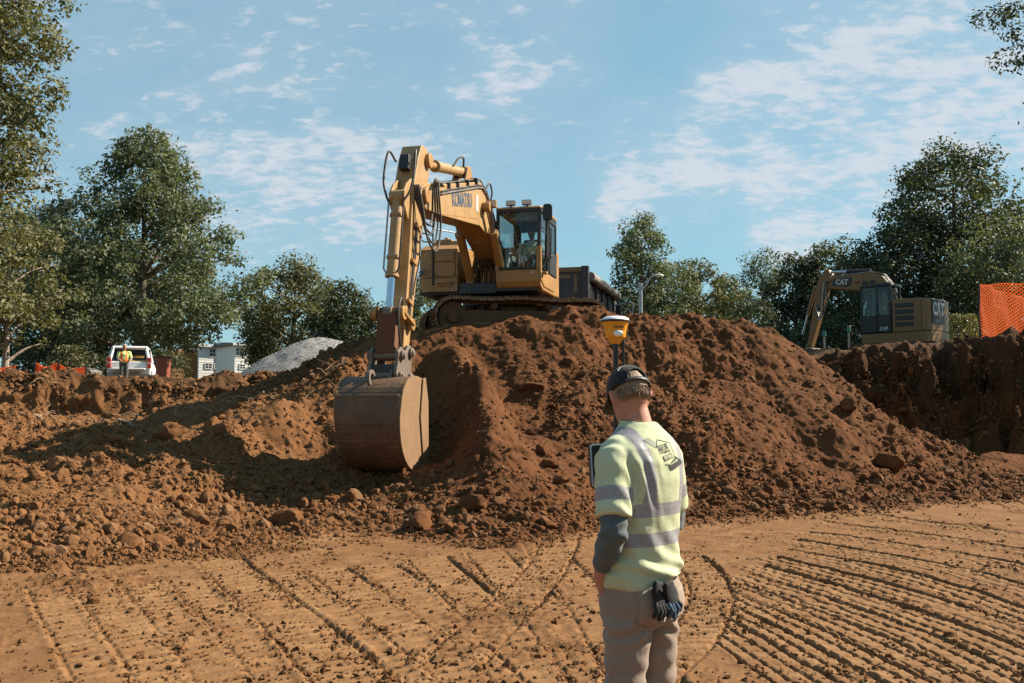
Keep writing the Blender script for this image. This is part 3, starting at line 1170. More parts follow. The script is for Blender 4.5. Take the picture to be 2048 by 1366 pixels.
LEAF_OAK = leaf_mat('oak_leaves', (0.0538, 0.0700, 0.0399), (0.1135, 0.1348, 0.0746), (0.2019, 0.2144, 0.1268), 0.3)
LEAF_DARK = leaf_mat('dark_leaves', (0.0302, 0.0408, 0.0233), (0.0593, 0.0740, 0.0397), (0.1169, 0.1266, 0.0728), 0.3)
LEAF_OLIVE = leaf_mat('olive_leaves', (0.0598, 0.0648, 0.0295), (0.1246, 0.1246, 0.0590), (0.2237, 0.1985, 0.1023), 0.3)
LEAF_YEL = leaf_mat('turning_leaves', (0.0823, 0.0772, 0.0317), (0.1645, 0.1494, 0.0685), (0.2812, 0.2408, 0.1194), 0.3)
BARK = plain('bark', (0.11, 0.085, 0.065), 0.95, 0, 0.35, 14, 0.6)
BARK_PALE = plain('pale_bark', (0.26, 0.205, 0.16), 0.95, 0, 0.25, 14, 0.5)


def quad_leaves(C, Nn, size, rng):
    """one folded diamond leaf at each centre C, facing roughly Nn"""
    n = len(C)
    a = rng.normal(size=(n, 3))
    t = np.cross(a, Nn)
    t /= np.linalg.norm(t, axis=1)[:, None] + 1e-9
    b = np.cross(Nn, t)
    L = size * rng.uniform(0.7, 1.3, n)[:, None]
    Wd = L * rng.uniform(0.38, 0.62, n)[:, None]
    V = np.stack([C - t * L * 0.5, C + b * Wd * 0.5 + Nn * Wd * 0.12, C + t * L * 0.5, C - b * Wd * 0.5 + Nn * Wd * 0.12], 1).reshape(-1, 3)
    Fq = np.arange(4 * n).reshape(n, 4)
    return V, Fq


def tree(name, label, base, H, crown, nclump, per, leaf, mat, seed, trunk_r=0.22, bark=None, lobes=None, crown_base=0.18, clump_r=0.75, lean=(0, 0), flat=0.75, part_of=None, holes=0.0):
    """crown: list of (t, radius) from crown bottom (t=0) to top (t=1)"""
    rng = np.random.default_rng(seed)
    base = Vector(base)
    root = empty(name, base)
    tag(root, label, 'tree', part_of)
    ts = np.array([c[0] for c in crown])
    rs = np.array([c[1] for c in crown])
    z0 = H * crown_base
    def radius(t, a):
        lob = 1 + 0.22 * np.sin(a * 3 + seed) * np.sin(t * 9 + seed * 1.7) + 0.16 * np.sin(a * 5 - t * 14 + seed * 2.3)
        return np.interp(t, ts, rs) * lob
    # clump centres, more near the outside
    k = nclump * 3
    t = rng.random(k)
    wgt = np.interp(t, ts, rs)
    keep = rng.random(k) < wgt / rs.max()
    t = t[keep][:nclump]
    a = rng.uniform(0, 2 * math.pi, len(t))
    rr = radius(t, a) * np.sqrt(rng.uniform(0.10, 1.0, len(t))) * rng.uniform(0.85, 1.06, len(t))
    C = np.c_[rr * np.cos(a) + lean[0] * t, rr * np.sin(a) + lean[1] * t, z0 + t * (H - z0)]
    if holes > 0:
        C = C[fbm(C[:, 0] * 0.45, C[:, 2] * 0.45, 2, seed, z=C[:, 1] * 0.45) > -1 + holes * 2 * 0.6]
    # leaves in each clump
    cl_r = clump_r * rng.uniform(0.55, 1.25, len(C))
    cnt = np.maximum(6, (per * (cl_r / clump_r) ** 2).astype(int))
    idx = np.repeat(np.arange(len(C)), cnt)
    d = rng.normal(size=(len(idx), 3))
    d /= np.linalg.norm(d, axis=1)[:, None]
    rad = cl_r[idx] * rng.uniform(0.25, 1.0, len(idx)) ** 0.6
    off = d * rad[:, None] * np.array([1, 1, flat])
    # ragged twigs reaching out of the clump
    tw = rng.random(len(idx)) < 0.12
    off[tw] *= rng.uniform(1.0, 1.55, tw.sum())[:, None]
    P = C[idx] + off
    nrm = d * 0.8 + np.array([0, 0, 0.55]) + rng.normal(size=d.shape) * 0.55
    nrm /= np.linalg.norm(nrm, axis=1)[:, None]
    V, Fq = quad_leaves(P, nrm, leaf, rng)
    me = np_mesh('crown', V, Fq)
    cv = rng.random(len(C))[idx] * 0.45 + rng.random(len(idx)) * 0.55
    attr(me, 'v', np.repeat(cv, 4))
    link('crown', me, mat, root)
    # trunk and limbs
    m = MB()
    nz = 9
    top = H * 0.86
    axis = [Vector((lean[0] * max(0, (s * top - z0) / (H - z0)) + 0.12 * trunk_r * math.sin(s * 9 + seed), lean[1] * max(0, (s * top - z0) / (H - z0)) + 0.12 * trunk_r * math.cos(s * 7 + seed), s * top - 0.3)) for s in np.linspace(0, 1, nz)]
    m.tube(axis, [trunk_r * (1.35 if i == 0 else 1.0) * (1 - 0.9 * i / (nz - 1)) + 0.012 for i in range(nz)], 9)
    sel = rng.permutation(len(C))[:min(26, len(C))]
    for q in sel:
        c = Vector(C[q])
        s = min(max((c.z - 0.35 * math.hypot(c.x, c.y)) / top, z0 / top * 0.7), 0.93)
        f = s * (nz - 1)
        i0 = min(int(f), nz - 2)
        p0 = axis[i0].lerp(axis[i0 + 1], f - i0)
        mid = p0.lerp(c, 0.5) + Vector((0, 0, 0.08 * (c - p0).length))
        r0 = trunk_r * (1 - 0.85 * s) * 0.5 + 0.012
        m.tube(spline([p0, mid, c], 4), [r0 * (1 - 0.1 * k_) + 0.004 for k_ in range(9)], 6)
    m.build('trunk', bark or BARK, root, 0, 60)
    return root


def gtree(px, d, py_top, **kw):
    """tree whose top shows at (px, py_top) at depth d"""
    p = at(px, py_top, d)
    z = gz(p.x, d)
    return dict(base=(p.x, d, z - 0.05), H=p.z - z, **kw)


CONE = [(0, 0.78), (0.08, 0.95), (0.25, 1.0), (0.45, 0.80), (0.65, 0.58), (0.82, 0.36), (0.95, 0.20), (1, 0.10)]
ROUND = [(0, 0.60), (0.15, 0.88), (0.4, 1.0), (0.65, 0.92), (0.85, 0.62), (1, 0.2)]
DOME = [(0, 0.75), (0.2, 1.0), (0.5, 0.98), (0.75, 0.80), (0.92, 0.5), (1, 0.25)]
OVAL = [(0, 0.55), (0.2, 0.85), (0.45, 1.0), (0.7, 0.85), (0.9, 0.5), (1, 0.22)]


def sc(prof, r):
    return [(t, q * r) for t, q in prof]


G_ = 'trees round the building site'
tree('oak_tree', 'tall pointed green oak behind the left bank, above the white pickup', **gtree(292, 56, 262), crown=sc(CONE, 6.7), nclump=470, per=112, leaf=0.246, mat=LEAF_OAK, seed=2, trunk_r=0.38, crown_base=0.185, clump_r=0.85, part_of=G_)
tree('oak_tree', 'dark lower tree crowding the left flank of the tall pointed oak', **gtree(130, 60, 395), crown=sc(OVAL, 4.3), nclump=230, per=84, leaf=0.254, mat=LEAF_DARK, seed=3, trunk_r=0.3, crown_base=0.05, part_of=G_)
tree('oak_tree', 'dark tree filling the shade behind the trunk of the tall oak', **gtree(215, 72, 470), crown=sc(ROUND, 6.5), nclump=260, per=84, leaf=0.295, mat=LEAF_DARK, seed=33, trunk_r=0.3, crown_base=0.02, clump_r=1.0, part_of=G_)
tree('ash_tree', 'tall near tree whose yellowing foliage runs up the left picture edge', **gtree(-95, 27, -180), crown=[(0, 2.0), (0.15, 2.5), (0.4, 2.45), (0.58, 2.7), (0.74, 3.3), (0.9, 2.6), (1, 1.0)], nclump=520, per=112, leaf=0.156, mat=LEAF_OLIVE, seed=4, trunk_r=0.26, crown_base=0.14, clump_r=0.55, bark=BARK_PALE, part_of=G_)
tree('young_tree', 'young tree with a pale forked trunk beside the left orange netting', **gtree(20, 33, 430), crown=sc(OVAL, 1.9), nclump=120, per=84, leaf=0.148, mat=LEAF_OLIVE, seed=5, trunk_r=0.13, crown_base=0.25, clump_r=0.5, bark=BARK_PALE, part_of=G_)
tree('broadleaf_tree', 'round olive tree behind the grey gravel pile', **gtree(590, 62, 522), crown=sc(ROUND, 3.0), nclump=200, per=84, leaf=0.230, mat=LEAF_OLIVE, seed=6, trunk_r=0.28, crown_base=0.06, clump_r=0.75, part_of=G_)
tree('broadleaf_tree', 'small yellow tinged tree left of the round olive tree', **gtree(530, 66, 540), crown=sc(OVAL, 1.6), nclump=80, per=77, leaf=0.230, mat=LEAF_YEL, seed=7, trunk_r=0.16, crown_base=0.1, clump_r=0.6, part_of=G_)
tree('broadleaf_tree', 'dark bushy tree behind the excavator stick', **gtree(705, 58, 572), crown=sc(DOME, 2.8), nclump=190, per=84, leaf=0.230, mat=LEAF_DARK, seed=8, trunk_r=0.25, crown_base=0.02, clump_r=0.7, part_of=G_)
tree('broadleaf_tree', 'small light green tree under the right edge of the excavator stick', **gtree(662, 70, 558), crown=sc(OVAL, 1.6), nclump=90, per=77, leaf=0.246, mat=LEAF_OLIVE, seed=17, trunk_r=0.2, crown_base=0.05, clump_r=0.7, part_of=G_)
tree('pine_tree', 'grey green bush between the excavator stick and its counterweight', **gtree(830, 64, 562), crown=sc(OVAL, 2.3), nclump=150, per=84, leaf=0.221, mat=LEAF_OAK, seed=9, trunk_r=0.2, crown_base=0.02, clump_r=0.65, part_of=G_)
tree('maple_tree', 'green tree with spiky top behind the grey street lamp', **gtree(1283, 58, 432), crown=sc([(0, 0.9), (0.2, 1.0), (0.45, 0.98), (0.7, 0.78), (0.88, 0.5), (1, 0.16)], 2.75), nclump=270, per=91, leaf=0.205, mat=LEAF_OAK, seed=10, trunk_r=0.28, crown_base=0.04, clump_r=0.65, part_of=G_)
tree('maple_tree', 'low dark tree behind the black dump truck', **gtree(1200, 66, 575), crown=sc(ROUND, 2.2), nclump=120, per=77, leaf=0.221, mat=LEAF_DARK, seed=19, trunk_r=0.2, crown_base=0.02, clump_r=0.7, part_of=G_)
tree('maple_tree', 'lower olive tree just right of the street lamp', **gtree(1392, 64, 522), crown=sc(DOME, 2.7), nclump=190, per=84, leaf=0.221, mat=LEAF_OLIVE, seed=11, trunk_r=0.25, crown_base=0.04, clump_r=0.65, part_of=G_)
tree('broadleaf_tree', 'low bushy tree filling the gap between street lamp trees and the feathery tree', **gtree(1462, 68, 556), crown=sc(DOME, 1.9), nclump=110, per=81, leaf=0.230, mat=LEAF_OAK, seed=21, trunk_r=0.2, crown_base=0.03, clump_r=0.7, part_of=G_)
tree('locust_tree', 'thin feathery tree with sky showing through its crown', **gtree(1525, 66, 502), crown=sc(OVAL, 2.0), nclump=70, per=84, leaf=0.197, mat=LEAF_OAK, seed=12, trunk_r=0.2, crown_base=0.16, clump_r=0.75, part_of=G_)
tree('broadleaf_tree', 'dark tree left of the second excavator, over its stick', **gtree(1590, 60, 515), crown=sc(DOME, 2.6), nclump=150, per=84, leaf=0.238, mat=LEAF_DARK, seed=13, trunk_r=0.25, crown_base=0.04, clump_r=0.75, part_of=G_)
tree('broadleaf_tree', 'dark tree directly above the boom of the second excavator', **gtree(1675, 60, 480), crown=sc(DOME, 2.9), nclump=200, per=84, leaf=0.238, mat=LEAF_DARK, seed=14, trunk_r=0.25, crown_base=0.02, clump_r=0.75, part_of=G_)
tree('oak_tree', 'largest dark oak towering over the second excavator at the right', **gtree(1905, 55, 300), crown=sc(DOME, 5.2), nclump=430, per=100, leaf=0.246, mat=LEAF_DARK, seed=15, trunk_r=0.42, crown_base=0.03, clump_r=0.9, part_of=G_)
tree('oak_tree', 'lower tree in front of the largest oak, behind the orange fence', **gtree(2010, 48, 440), crown=sc(DOME, 3.4), nclump=240, per=91, leaf=0.213, mat=LEAF_OAK, seed=16, trunk_r=0.3, crown_base=0.02, clump_r=0.75, part_of=G_)
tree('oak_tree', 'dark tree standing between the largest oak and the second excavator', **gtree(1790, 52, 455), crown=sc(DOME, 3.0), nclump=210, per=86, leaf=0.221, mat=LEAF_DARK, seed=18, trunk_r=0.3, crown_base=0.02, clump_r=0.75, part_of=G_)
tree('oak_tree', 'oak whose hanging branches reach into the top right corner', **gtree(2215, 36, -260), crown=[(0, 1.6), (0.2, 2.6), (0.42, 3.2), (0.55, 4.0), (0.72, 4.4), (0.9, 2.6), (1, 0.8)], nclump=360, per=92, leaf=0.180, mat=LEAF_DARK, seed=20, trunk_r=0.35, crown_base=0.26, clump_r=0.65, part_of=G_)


def shrub(name, label, px, py, d, wid, hgt, mat, seed, n=1500, leaf=0.14, cat='shrub'):
    rng = np.random.default_rng(seed)
    p = at(px, py, d)
    z = gz(p.x, d)
    root = empty(name, (p.x, d, z))
    tag(root, label, cat)
    H = max(p.z - z, 0.3)
    a = rng.uniform(0, 2 * math.pi, n)
    t = rng.random(n)
    r = wid * np.sqrt(rng.random(n)) * (1 - 0.55 * t ** 2) * (1 + 0.2 * np.sin(a * 4 + t * 7))
    C = np.c_[r * np.cos(a), r * 0.7 * np.sin(a), t * H]
    nr = rng.normal(size=(n, 3)) + np.array([0, -0.2, 0.6])
    nr /= np.linalg.norm(nr, axis=1)[:, None]
    V, Fq = quad_leaves(C, nr, leaf, rng)
    me = np_mesh('foliage', V, Fq)
    attr(me, 'v', np.repeat(rng.random(n), 4))
    link('foliage', me, mat, root)
    m = MB()
    for k in range(7):
        q = C[rng.integers(n)]
        m.tube([(0, 0, -0.1), (q[0] * .4, q[1] * .4, q[2] * .5), tuple(q)], [0.03, 0.02, 0.006], 5)
    m.build('stem', BARK, root)
    return root


shrub('bush', 'light green bush behind the left orange netting', 140, 690, 44, 1.2, 1.4, LEAF_OLIVE, 51, 1500, 0.16)
shrub('bush', 'dark bush left of the white pickup', 60, 690, 52, 1.8, 1.4, LEAF_DARK, 52, 1600, 0.2)
shrub('hedge', 'sunlit yellow green hedge between the second excavator and the orange fence', 1925, 628, 43, 1.2, 1.4, LEAF_YEL, 53, 1600, 0.15, 'hedge')
shrub('bush', 'dark bush at the foot of the trees left of the second excavator', 1640, 640, 50, 2.4, 1.4, LEAF_DARK, 54, 2200, 0.2)
shrub('bush', 'dark bush in front of the thin feathery tree', 1500, 600, 56, 2.4, 1.4, LEAF_DARK, 55, 2200, 0.2)
shrub('bush', 'yellowing bush by the porch of the right white house', 523, 722, 75, 1.0, 1.2, LEAF_YEL, 56, 900, 0.2)

# ================================================================== MATERIALS OF MACHINES
YEL = painted('machine_yellow', (0.344, 0.176, 0.047), amount=0.55, rough=0.42, rust=((0.16, 0.06, 0.02), 0.70))
YEL_PALE = painted('boom_yellow', (0.375, 0.226, 0.088), amount=0.40, rough=0.40, rust=((0.2, 0.08, 0.03), 0.72))
YEL_CAT = painted('second_machine_yellow', (0.201, 0.100, 0.028), amount=0.25, rough=0.4)  # paint darkened to stand in for shade from the trees
BLACK = painted('black_paint', (0.012, 0.013, 0.014), dirt=(0.07, 0.05, 0.035), amount=0.3, rough=0.4)
RUBBER = plain('black_rubber', (0.012, 0.012, 0.012), 0.75, bump_s=0.1)
HOSE = painted('hydraulic_hose', (0.03, 0.029, 0.027), dirt=(0.16, 0.11, 0.07), amount=0.8, rough=0.6)
STEEL = plain('worn_steel', (0.30, 0.27, 0.24), 0.42, 0.7, 0.3, 6, 0.1)
CHROME = plain('chrome_rod', (0.55, 0.60, 0.66), 0.12, 1.0, 0.05)
RUST = painted('rusty_plate', (0.12, 0.042, 0.016), dirt=(0.09, 0.04, 0.02), amount=0.8, rough=0.8, scale=5)
BUCKET = painted('bucket_steel', (0.095, 0.053, 0.028), dirt=(0.19, 0.098, 0.042), amount=0.95, rough=0.6, scale=3.2, bump_s=0.4, rust=((0.05, 0.026, 0.016), 0.60))
BUCKET_SIDE = painted('bucket_sunlit_steel', (0.224, 0.129, 0.060), dirt=(0.17, 0.085, 0.036), amount=0.7, rough=0.75, scale=3.5, bump_s=0.35)  # sunlit look of the side plates put into the steel colour
COUPLER = painted('coupler_steel', (0.16, 0.125, 0.095), dirt=(0.08, 0.05, 0.03), amount=0.7, rough=0.55, scale=6, metal=0.2, bump_s=0.15)
MUDDY = painted('muddy_steel', (0.103, 0.060, 0.036), dirt=(0.17, 0.09, 0.04), amount=0.9, rough=0.9, scale=7, bump_s=0.7, spec=0.15)
MUD_PALE = painted('dusty_track_frame', (0.215, 0.142, 0.086), dirt=(0.16, 0.09, 0.045), amount=0.8, rough=0.9, scale=4, bump_s=0.4, spec=0.15)
GLASS = glass_mat('cab_glass', dust=0.03)
LENS = plain('lamp_lens', (0.533, 0.490, 0.413), 0.25)
BLUEPRINT = plain('blue_lettering', (0.045, 0.07, 0.105), 0.6)
WHITEPRINT = plain('white_lettering', (0.473, 0.464, 0.447), 0.5)
BLACKPRINT = plain('black_lettering', (0.015, 0.017, 0.018), 0.5)
SEATM = plain('seat_fabric', (0.02, 0.02, 0.022), 0.9)
GREYP = plain('grey_plastic', (0.30, 0.29, 0.27), 0.5)
REDL = plain('red_lens', (0.55, 0.03, 0.012), 0.25)

# ================================================================== KOMATSU-SIZED EXCAVATOR ON THE HEAP
TH_ = R(14.0)
EX_PHI = math.atan2(-math.cos(TH_), -math.sin(TH_))
EX_Z = 3.16
ex = empty('excavator', (-0.49, 22.3, EX_Z), EX_PHI)
tag(ex, 'large yellow excavator on top of the soil heap, its bucket lowered in front', 'excavator')
WXF = Matrix.Rotation(-EX_PHI, 4, 'Z')        # world directions -> machine frame


def make_shoe(w, pitch):
    m = MB()
    m.box(-pitch * 0.46, pitch * 0.46, -w / 2, w / 2, -0.03, 0.028)
    for gx in (-0.36, 0.0, 0.36):
        m.box(pitch * gx - 0.010, pitch * gx + 0.010, -w / 2 + 0.004, w / 2 - 0.004, 0.026, 0.058)
    return m.mesh('track_shoe')


def mud_blob(seed, sx, sy, sz):
    V, Fc = clod_proto(seed, 2)
    return V * np.array([sx, sy, sz]), Fc


def undercarriage():
    d_local = R(11.0) - EX_PHI
    base = Matrix.Rotation(d_local, 4, 'Z') @ Matrix.Translation((0.46, 0, 0))
    Lc, rad, zc, w, pitch = 2.95, 0.385, 0.45, 0.56, 0.188
    # carbody
    m = MB(base)
    m.box(-0.75, 0.75, -0.85, 0.85, 0.38, 0.80)
    m.prism([(-0.6, 0.42), (0.6, 0.42), (0.35, 0.70), (-0.35, 0.70)], -1.05, 1.05)
    m.build('carbody', MUDDY, ex, 0.03)
    m = MB()
    m.cyl((0, 0, 0.78), (0, 0, 1.0), 0.62, n=32)
    m.build('swing_ring', BLACK, ex, 0.01)
    shoe_me = make_shoe(w, pitch)
    shoe_me.materials.append(MUD_PALE)  # pale mud, with the sun on the shoes put into its brightness
    rng = random.Random(4)
    per = 2 * Lc + 2 * math.pi * rad
    nsh = int(per / pitch)
    for side in (-1, 1):
        yc = 1.15 * side
        m = MB(base)
        m.prism([(-Lc / 2, 0.22), (Lc / 2, 0.22), (Lc / 2 + 0.1, 0.45), (Lc / 2, 0.56), (Lc / 2 - 0.5, 0.60), (-Lc / 2 + 0.5, 0.60), (-Lc / 2, 0.56), (-Lc / 2 - 0.1, 0.45)],
                yc - 0.15, yc + 0.15)
        fr = m.build('track_frame', MUDDY, ex, 0.02)
        m = MB(base)
        for s in (-1, 1):
            m.box(-1.18, 1.18, yc + s * 0.21 - 0.02, yc + s * 0.21 + 0.02, 0.05, 0.33)
        m.build('track_guard', MUD_PALE, ex, 0.012)
        for sx in (-1, 1):
            m = MB(base)
            m.cyl((sx * Lc / 2, yc - 0.16, zc), (sx * Lc / 2, yc + 0.16, zc), rad - 0.07, n=24)
            m.cyl((sx * Lc / 2, yc - 0.22, zc), (sx * Lc / 2, yc + 0.22, zc), 0.13, n=16)
            if sx < 0:
                for k in range(18):
                    a = 2 * math.pi * k / 18
                    c = Vector((sx * Lc / 2 + math.cos(a) * (rad - 0.05), yc, zc + math.sin(a) * (rad - 0.05)))
                    m.cbox(c, (0.06, 0.2, 0.05), Matrix.Rotation(-a, 3, 'Y'))
            m.build('drive_sprocket' if sx < 0 else 'idler_wheel', MUDDY, ex, 0.01, 40)
        for k in range(7):
            x = -1.1 + k * 2.2 / 6
            m = MB(base)
            m.cyl((x, yc - 0.17, 0.15), (x, yc + 0.17, 0.15), 0.095, n=14)
            m.build('track_roller', MUDDY, ex, 0.01, 40)
        for x in (-0.6, 0.6):
            m = MB(base)
            m.cyl((x, yc - 0.15, 0.69), (x, yc + 0.15, 0.69), 0.075, n=14)
            m.cyl((x, yc - 0.04, 0.60), (x, yc + 0.04, 0.66), 0.05, n=10)
            m.build('carrier_roller', MUDDY, ex, 0.01, 40)
        # chain under the shoes
        m = MB(base)
        loop = []
        for k in range(nsh * 2):
            loop.append(track_pt(k / (nsh * 2) * per, Lc, rad - 0.045, zc, rad)[0] + Vector((0, yc, 0)))
        loop.append(loop[0])
        m.tube(loop, 0.045, 6)
        m.build('track_chain', MUDDY, ex)
        for k in range(nsh):
            p, ang = track_pt((k + 0.3) * per / nsh, Lc, rad, zc, rad)
            o = link('track_shoe', shoe_me, None, ex)
            mm = base @ Matrix.Translation(p + Vector((0, yc, 0))) @ Matrix.Rotation(-ang, 4, 'Y') @ Matrix.Rotation(rng.uniform(-0.05, 0.05), 4, 'Y')
            o.matrix_local = mm
        # caked mud on the upper run and round the ends
        P, S = [], []
        g = np.random.default_rng(8 + side)
        for k in range(230):
            u = g.random() * per
            p, ang = track_pt(u, Lc, rad + 0.03, zc, rad)
            if p.z < 0.3 and g.random() < 0.6:
                continue
            q = base @ (p + Vector((0, yc + g.uniform(-0.29, 0.29), 0)))
            P.append(tuple(q))
            S.append(math.exp(g.normal(-3.1, 0.4)))
        o = scatter('caked_mud', np.array(P), np.array(S), PROTO1, MAT_CLOD, 40 + side, 0.3)
        o.parent = ex
        o['kind'] = 'stuff'


def track_pt(u, Lc, r, zc, r0):
    """point and tangent angle on the stadium loop of the track"""
    a = Lc
    b = math.pi * r0
    u = u % (2 * a + 2 * b)
    if u < a:
        t = u / a
        sag = -0.03 * math.sin(math.pi * t * 2) ** 2 + 0.02 * math.sin(math.pi * t)
        return Vector((-Lc / 2 + u, 0, zc + r + sag)), 0.0
    u -= a
    if u < b:
        t = u / r0
        return Vector((Lc / 2 + r * math.sin(t), 0, zc + r * math.cos(t))), -t
    u -= b
    if u < a:
        return Vector((Lc / 2 - u, 0, zc - r)), -math.pi
    u -= a
    t = u / r0
    return Vector((-Lc / 2 - r * math.sin(t), 0, zc - r * math.cos(t))), -math.pi - t


undercarriage()


def arc(cx, cy, r, a0, a1, n):
    return [(cx + r * math.cos(R(a0 + (a1 - a0) * i / n)), cy + r * math.sin(R(a0 + (a1 - a0) * i / n))) for i in range(n + 1)]


def upper_structure():
    # deck
    m = MB()
    m.prism([(1.05, -0.40), (1.05, 0.42), (-1.4, 0.42), (-1.5, 0), (-1.4, -0.40)], 0.98, 1.22, 'z')
    m.prism([(0.90, -1.35), (0.90, -0.38), (-0.9, -0.38), (-0.9, -1.35)], 1.0, 1.12, 'z')
    m.prism([(1.2, 0.44), (1.2, 1.36), (-0.9, 1.36), (-0.9, 0.44)], 1.0, 1.1, 'z')
    m.build('revolving_frame', BLACK, ex, 0.015)
    # right hand body: lower skirt and upper tank box, rounded outer corner
    skirt = [(0.98, -0.47)] + [(0.98, -1.02)] + arc(0.63, -1.08, 0.36, 10, -75, 6) + [(0.1, -1.50)] + arc(-0.1, 0.0, 1.55, -92, -140, 8) + [(-0.9, -0.47)]
    m = MB()
    m.prism(skirt, 1.06, 1.36, 'z')
    lo = m.build('body_skirt', YEL, ex, 0.05, seg=3)
    up = [(x - 0.015, y) for x, y in skirt]
    m = MB()
    m.prism(up, 1.375, 2.0, 'z')
    m.build('tank_body', YEL, ex, 0.045, seg=3)
    m = MB()
    m.prism([(0.98, 1.985), (0.62, 2.14), (-0.8, 2.14), (-0.8, 1.985)], -1.36, -0.5)
    m.build('tank_top', YEL, ex, 0.03)
    m = MB()
    m.prism([(0.45, 2.12), (0.38, 2.32), (-0.5, 2.32), (-0.55, 2.12)], -1.22, -0.78)
    m.build('hood_box', YEL, ex, 0.03)
    m = MB()
    m.box(0.30, 0.52, -0.78, -0.55, 2.12, 2.25)
    m.build('filter_box', YEL_PALE, ex, 0.015)
    m = MB()
    m.cyl((0.1, -1.0, 2.31), (0.1, -1.0, 2.37), 0.075, n=16)
    m.cyl((0.1, -1.0, 2.36), (0.1, -1.0, 2.40), 0.05, n=16)
    m.build('filler_cap', YEL_PALE, ex, 0.008, 40)
    # front door, recess and step on the right hand body
    m = MB()
    m.box(0.975, 0.990, -1.0, -0.52, 1.40, 1.70)
    d = m.build('toolbox_door', YEL, ex, 0.01)
    m = MB()
    m.box(0.982, 0.996, -0.98, -0.54, 1.72, 1.95)
    m.build('upper_panel', YEL, ex, 0.008)
    m = MB()
    m.box(0.985, 1.07, -0.93, -0.58, 1.235, 1.275)
    m.box(0.985, 1.02, -0.93, -0.58, 1.18, 1.24)
    m.build('step', YEL, ex, 0.008)
    for y in (-0.97, -0.55):
        m = MB()
        m.cyl((0.985, y, 1.43), (1.0, y, 1.43), 0.012, n=8)
        m.build('bolt', BLACK, ex)
    lettering('maker_lettering', 'KOMATSU', 0.16, BLUEPRINT, ex, (0.90, -1.33, 1.49), (0.86, 0.50, 0), (0, 0, 1), bold=0.006, sx=0.8, extrude=0.002)
    # counterweight and engine hood at the back
    cw = arc(0, 0, 1.66, 130, 230, 14) + [(-0.55, -1.2), (-0.55, 1.2)]
    m = MB()
    m.prism(cw, 1.05, 2.0, 'z')
    m.build('counterweight', YEL, ex, 0.06, seg=3)
    m = MB()
    m.prism([(-0.35, 2.0), (-0.45, 2.22), (-1.2, 2.22), (-1.4, 2.0)], -0.8, 1.1)
    m.build('engine_hood', YEL, ex, 0.04)
    m = MB()
    m.cyl((-0.95, -0.5, 2.2), (-0.95, -0.5, 2.55), 0.06, n=12)
    m.build('exhaust_pipe', BLACK, ex)
    m = MB()
    m.box(-0.9, -0.36, 0.46, 1.40, 1.06, 2.1)
    m.build('side_cover', YEL, ex, 0.03)
    # boom brackets on the deck
    for y in (0.18 - 0.36, 0.18 + 0.30):
        m = MB()
        m.prism([(-0.2, 1.2), (-0.05, 1.9), (0.1, 1.98), (0.3, 1.95), (0.5, 1.55), (0.98, 1.3), (1.02, 1.15), (0.9, 1.1), (-0.2, 1.1)], y, y + 0.06)
        m.build('boom_bracket', YEL, ex, 0.01)
    # hydraulic fittings between the brackets
    rng = random.Random(3)
    for k in range(6):
        y = -0.08 + k * 0.105
        m = MB()
        m.cyl((0.85, y, 1.18), (0.80, y + rng.uniform(-.02, .02), 1.52), 0.035, n=10)
        m.cyl((0.80, y, 1.50), (0.79, y, 1.58), 0.05, n=10)
        m.build('valve', MUDDY, ex, 0.005, 40)
        m = MB()
        m.tube(spline([(0.80, y, 1.56), (0.92, y + rng.uniform(-.06, .06), 1.68), (0.72, y + rng.uniform(-.05, .05), 1.78), (0.45, y + rng.uniform(-.03, .03), 1.85)], 5), 0.019, 7)
        m.build('hose', HOSE, ex, 0, 40)
    # handrail on the right hand side
    m = MB()
    H = lambda *p: m.tube(spline(p, 5) if len(p) > 2 else p, 0.017, 7)
    m.tube([(1.0, -1.02, 1.2), (1.0, -1.03, 2.0), (0.98, -1.03, 2.72), (0.95, -1.02, 2.78), (0.9, -1.0, 2.80), (0.1, -0.62, 2.80), (0.05, -0.60, 2.77), (0.05, -0.60, 2.1)], 0.019, 7)
    m.tube([(0.99, -1.03, 2.45), (0.05, -0.60, 2.47)], 0.014, 7)
    m.tube([(0.99, -1.03, 2.50), (1.05, -1.12, 2.52), (1.08, -1.25, 2.60)], 0.015, 7)
    m.tube([(1.0, -1.03, 2.15), (1.05, -1.22, 2.16), (1.08, -1.36, 2.25), (1.08, -1.44, 2.40), (1.0, -1.04, 2.30)], 0.015, 7)
    m.build('handrail', BLACK, ex, 0, 40)
    # mirror on the right hand corner
    m = MB()
    m.tube([(0.72, -1.42, 1.95), (0.76, -1.52, 1.97), (0.78, -1.55, 2.05), (0.78, -1.56, 2.22)], 0.014, 7)
    mr = m.build('mirror', BLACK, ex, 0, 40)
    m = MB()
    m.prism([(-0.075, -0.15), (0.075, -0.15), (0.09, -0.10), (0.09, 0.10), (0.075, 0.15), (-0.075, 0.15), (-0.09, 0.10), (-0.09, -0.10)], 0, 0.05, 'x')
    mm = Matrix.Translation((0.76, -1.47, 2.27)) @ Matrix.Rotation(R(-25), 4, 'Z')
    hm = m.build('mirror_housing', BLACK, mr, 0.012)
    hm.matrix_local = mm


upper_structure()


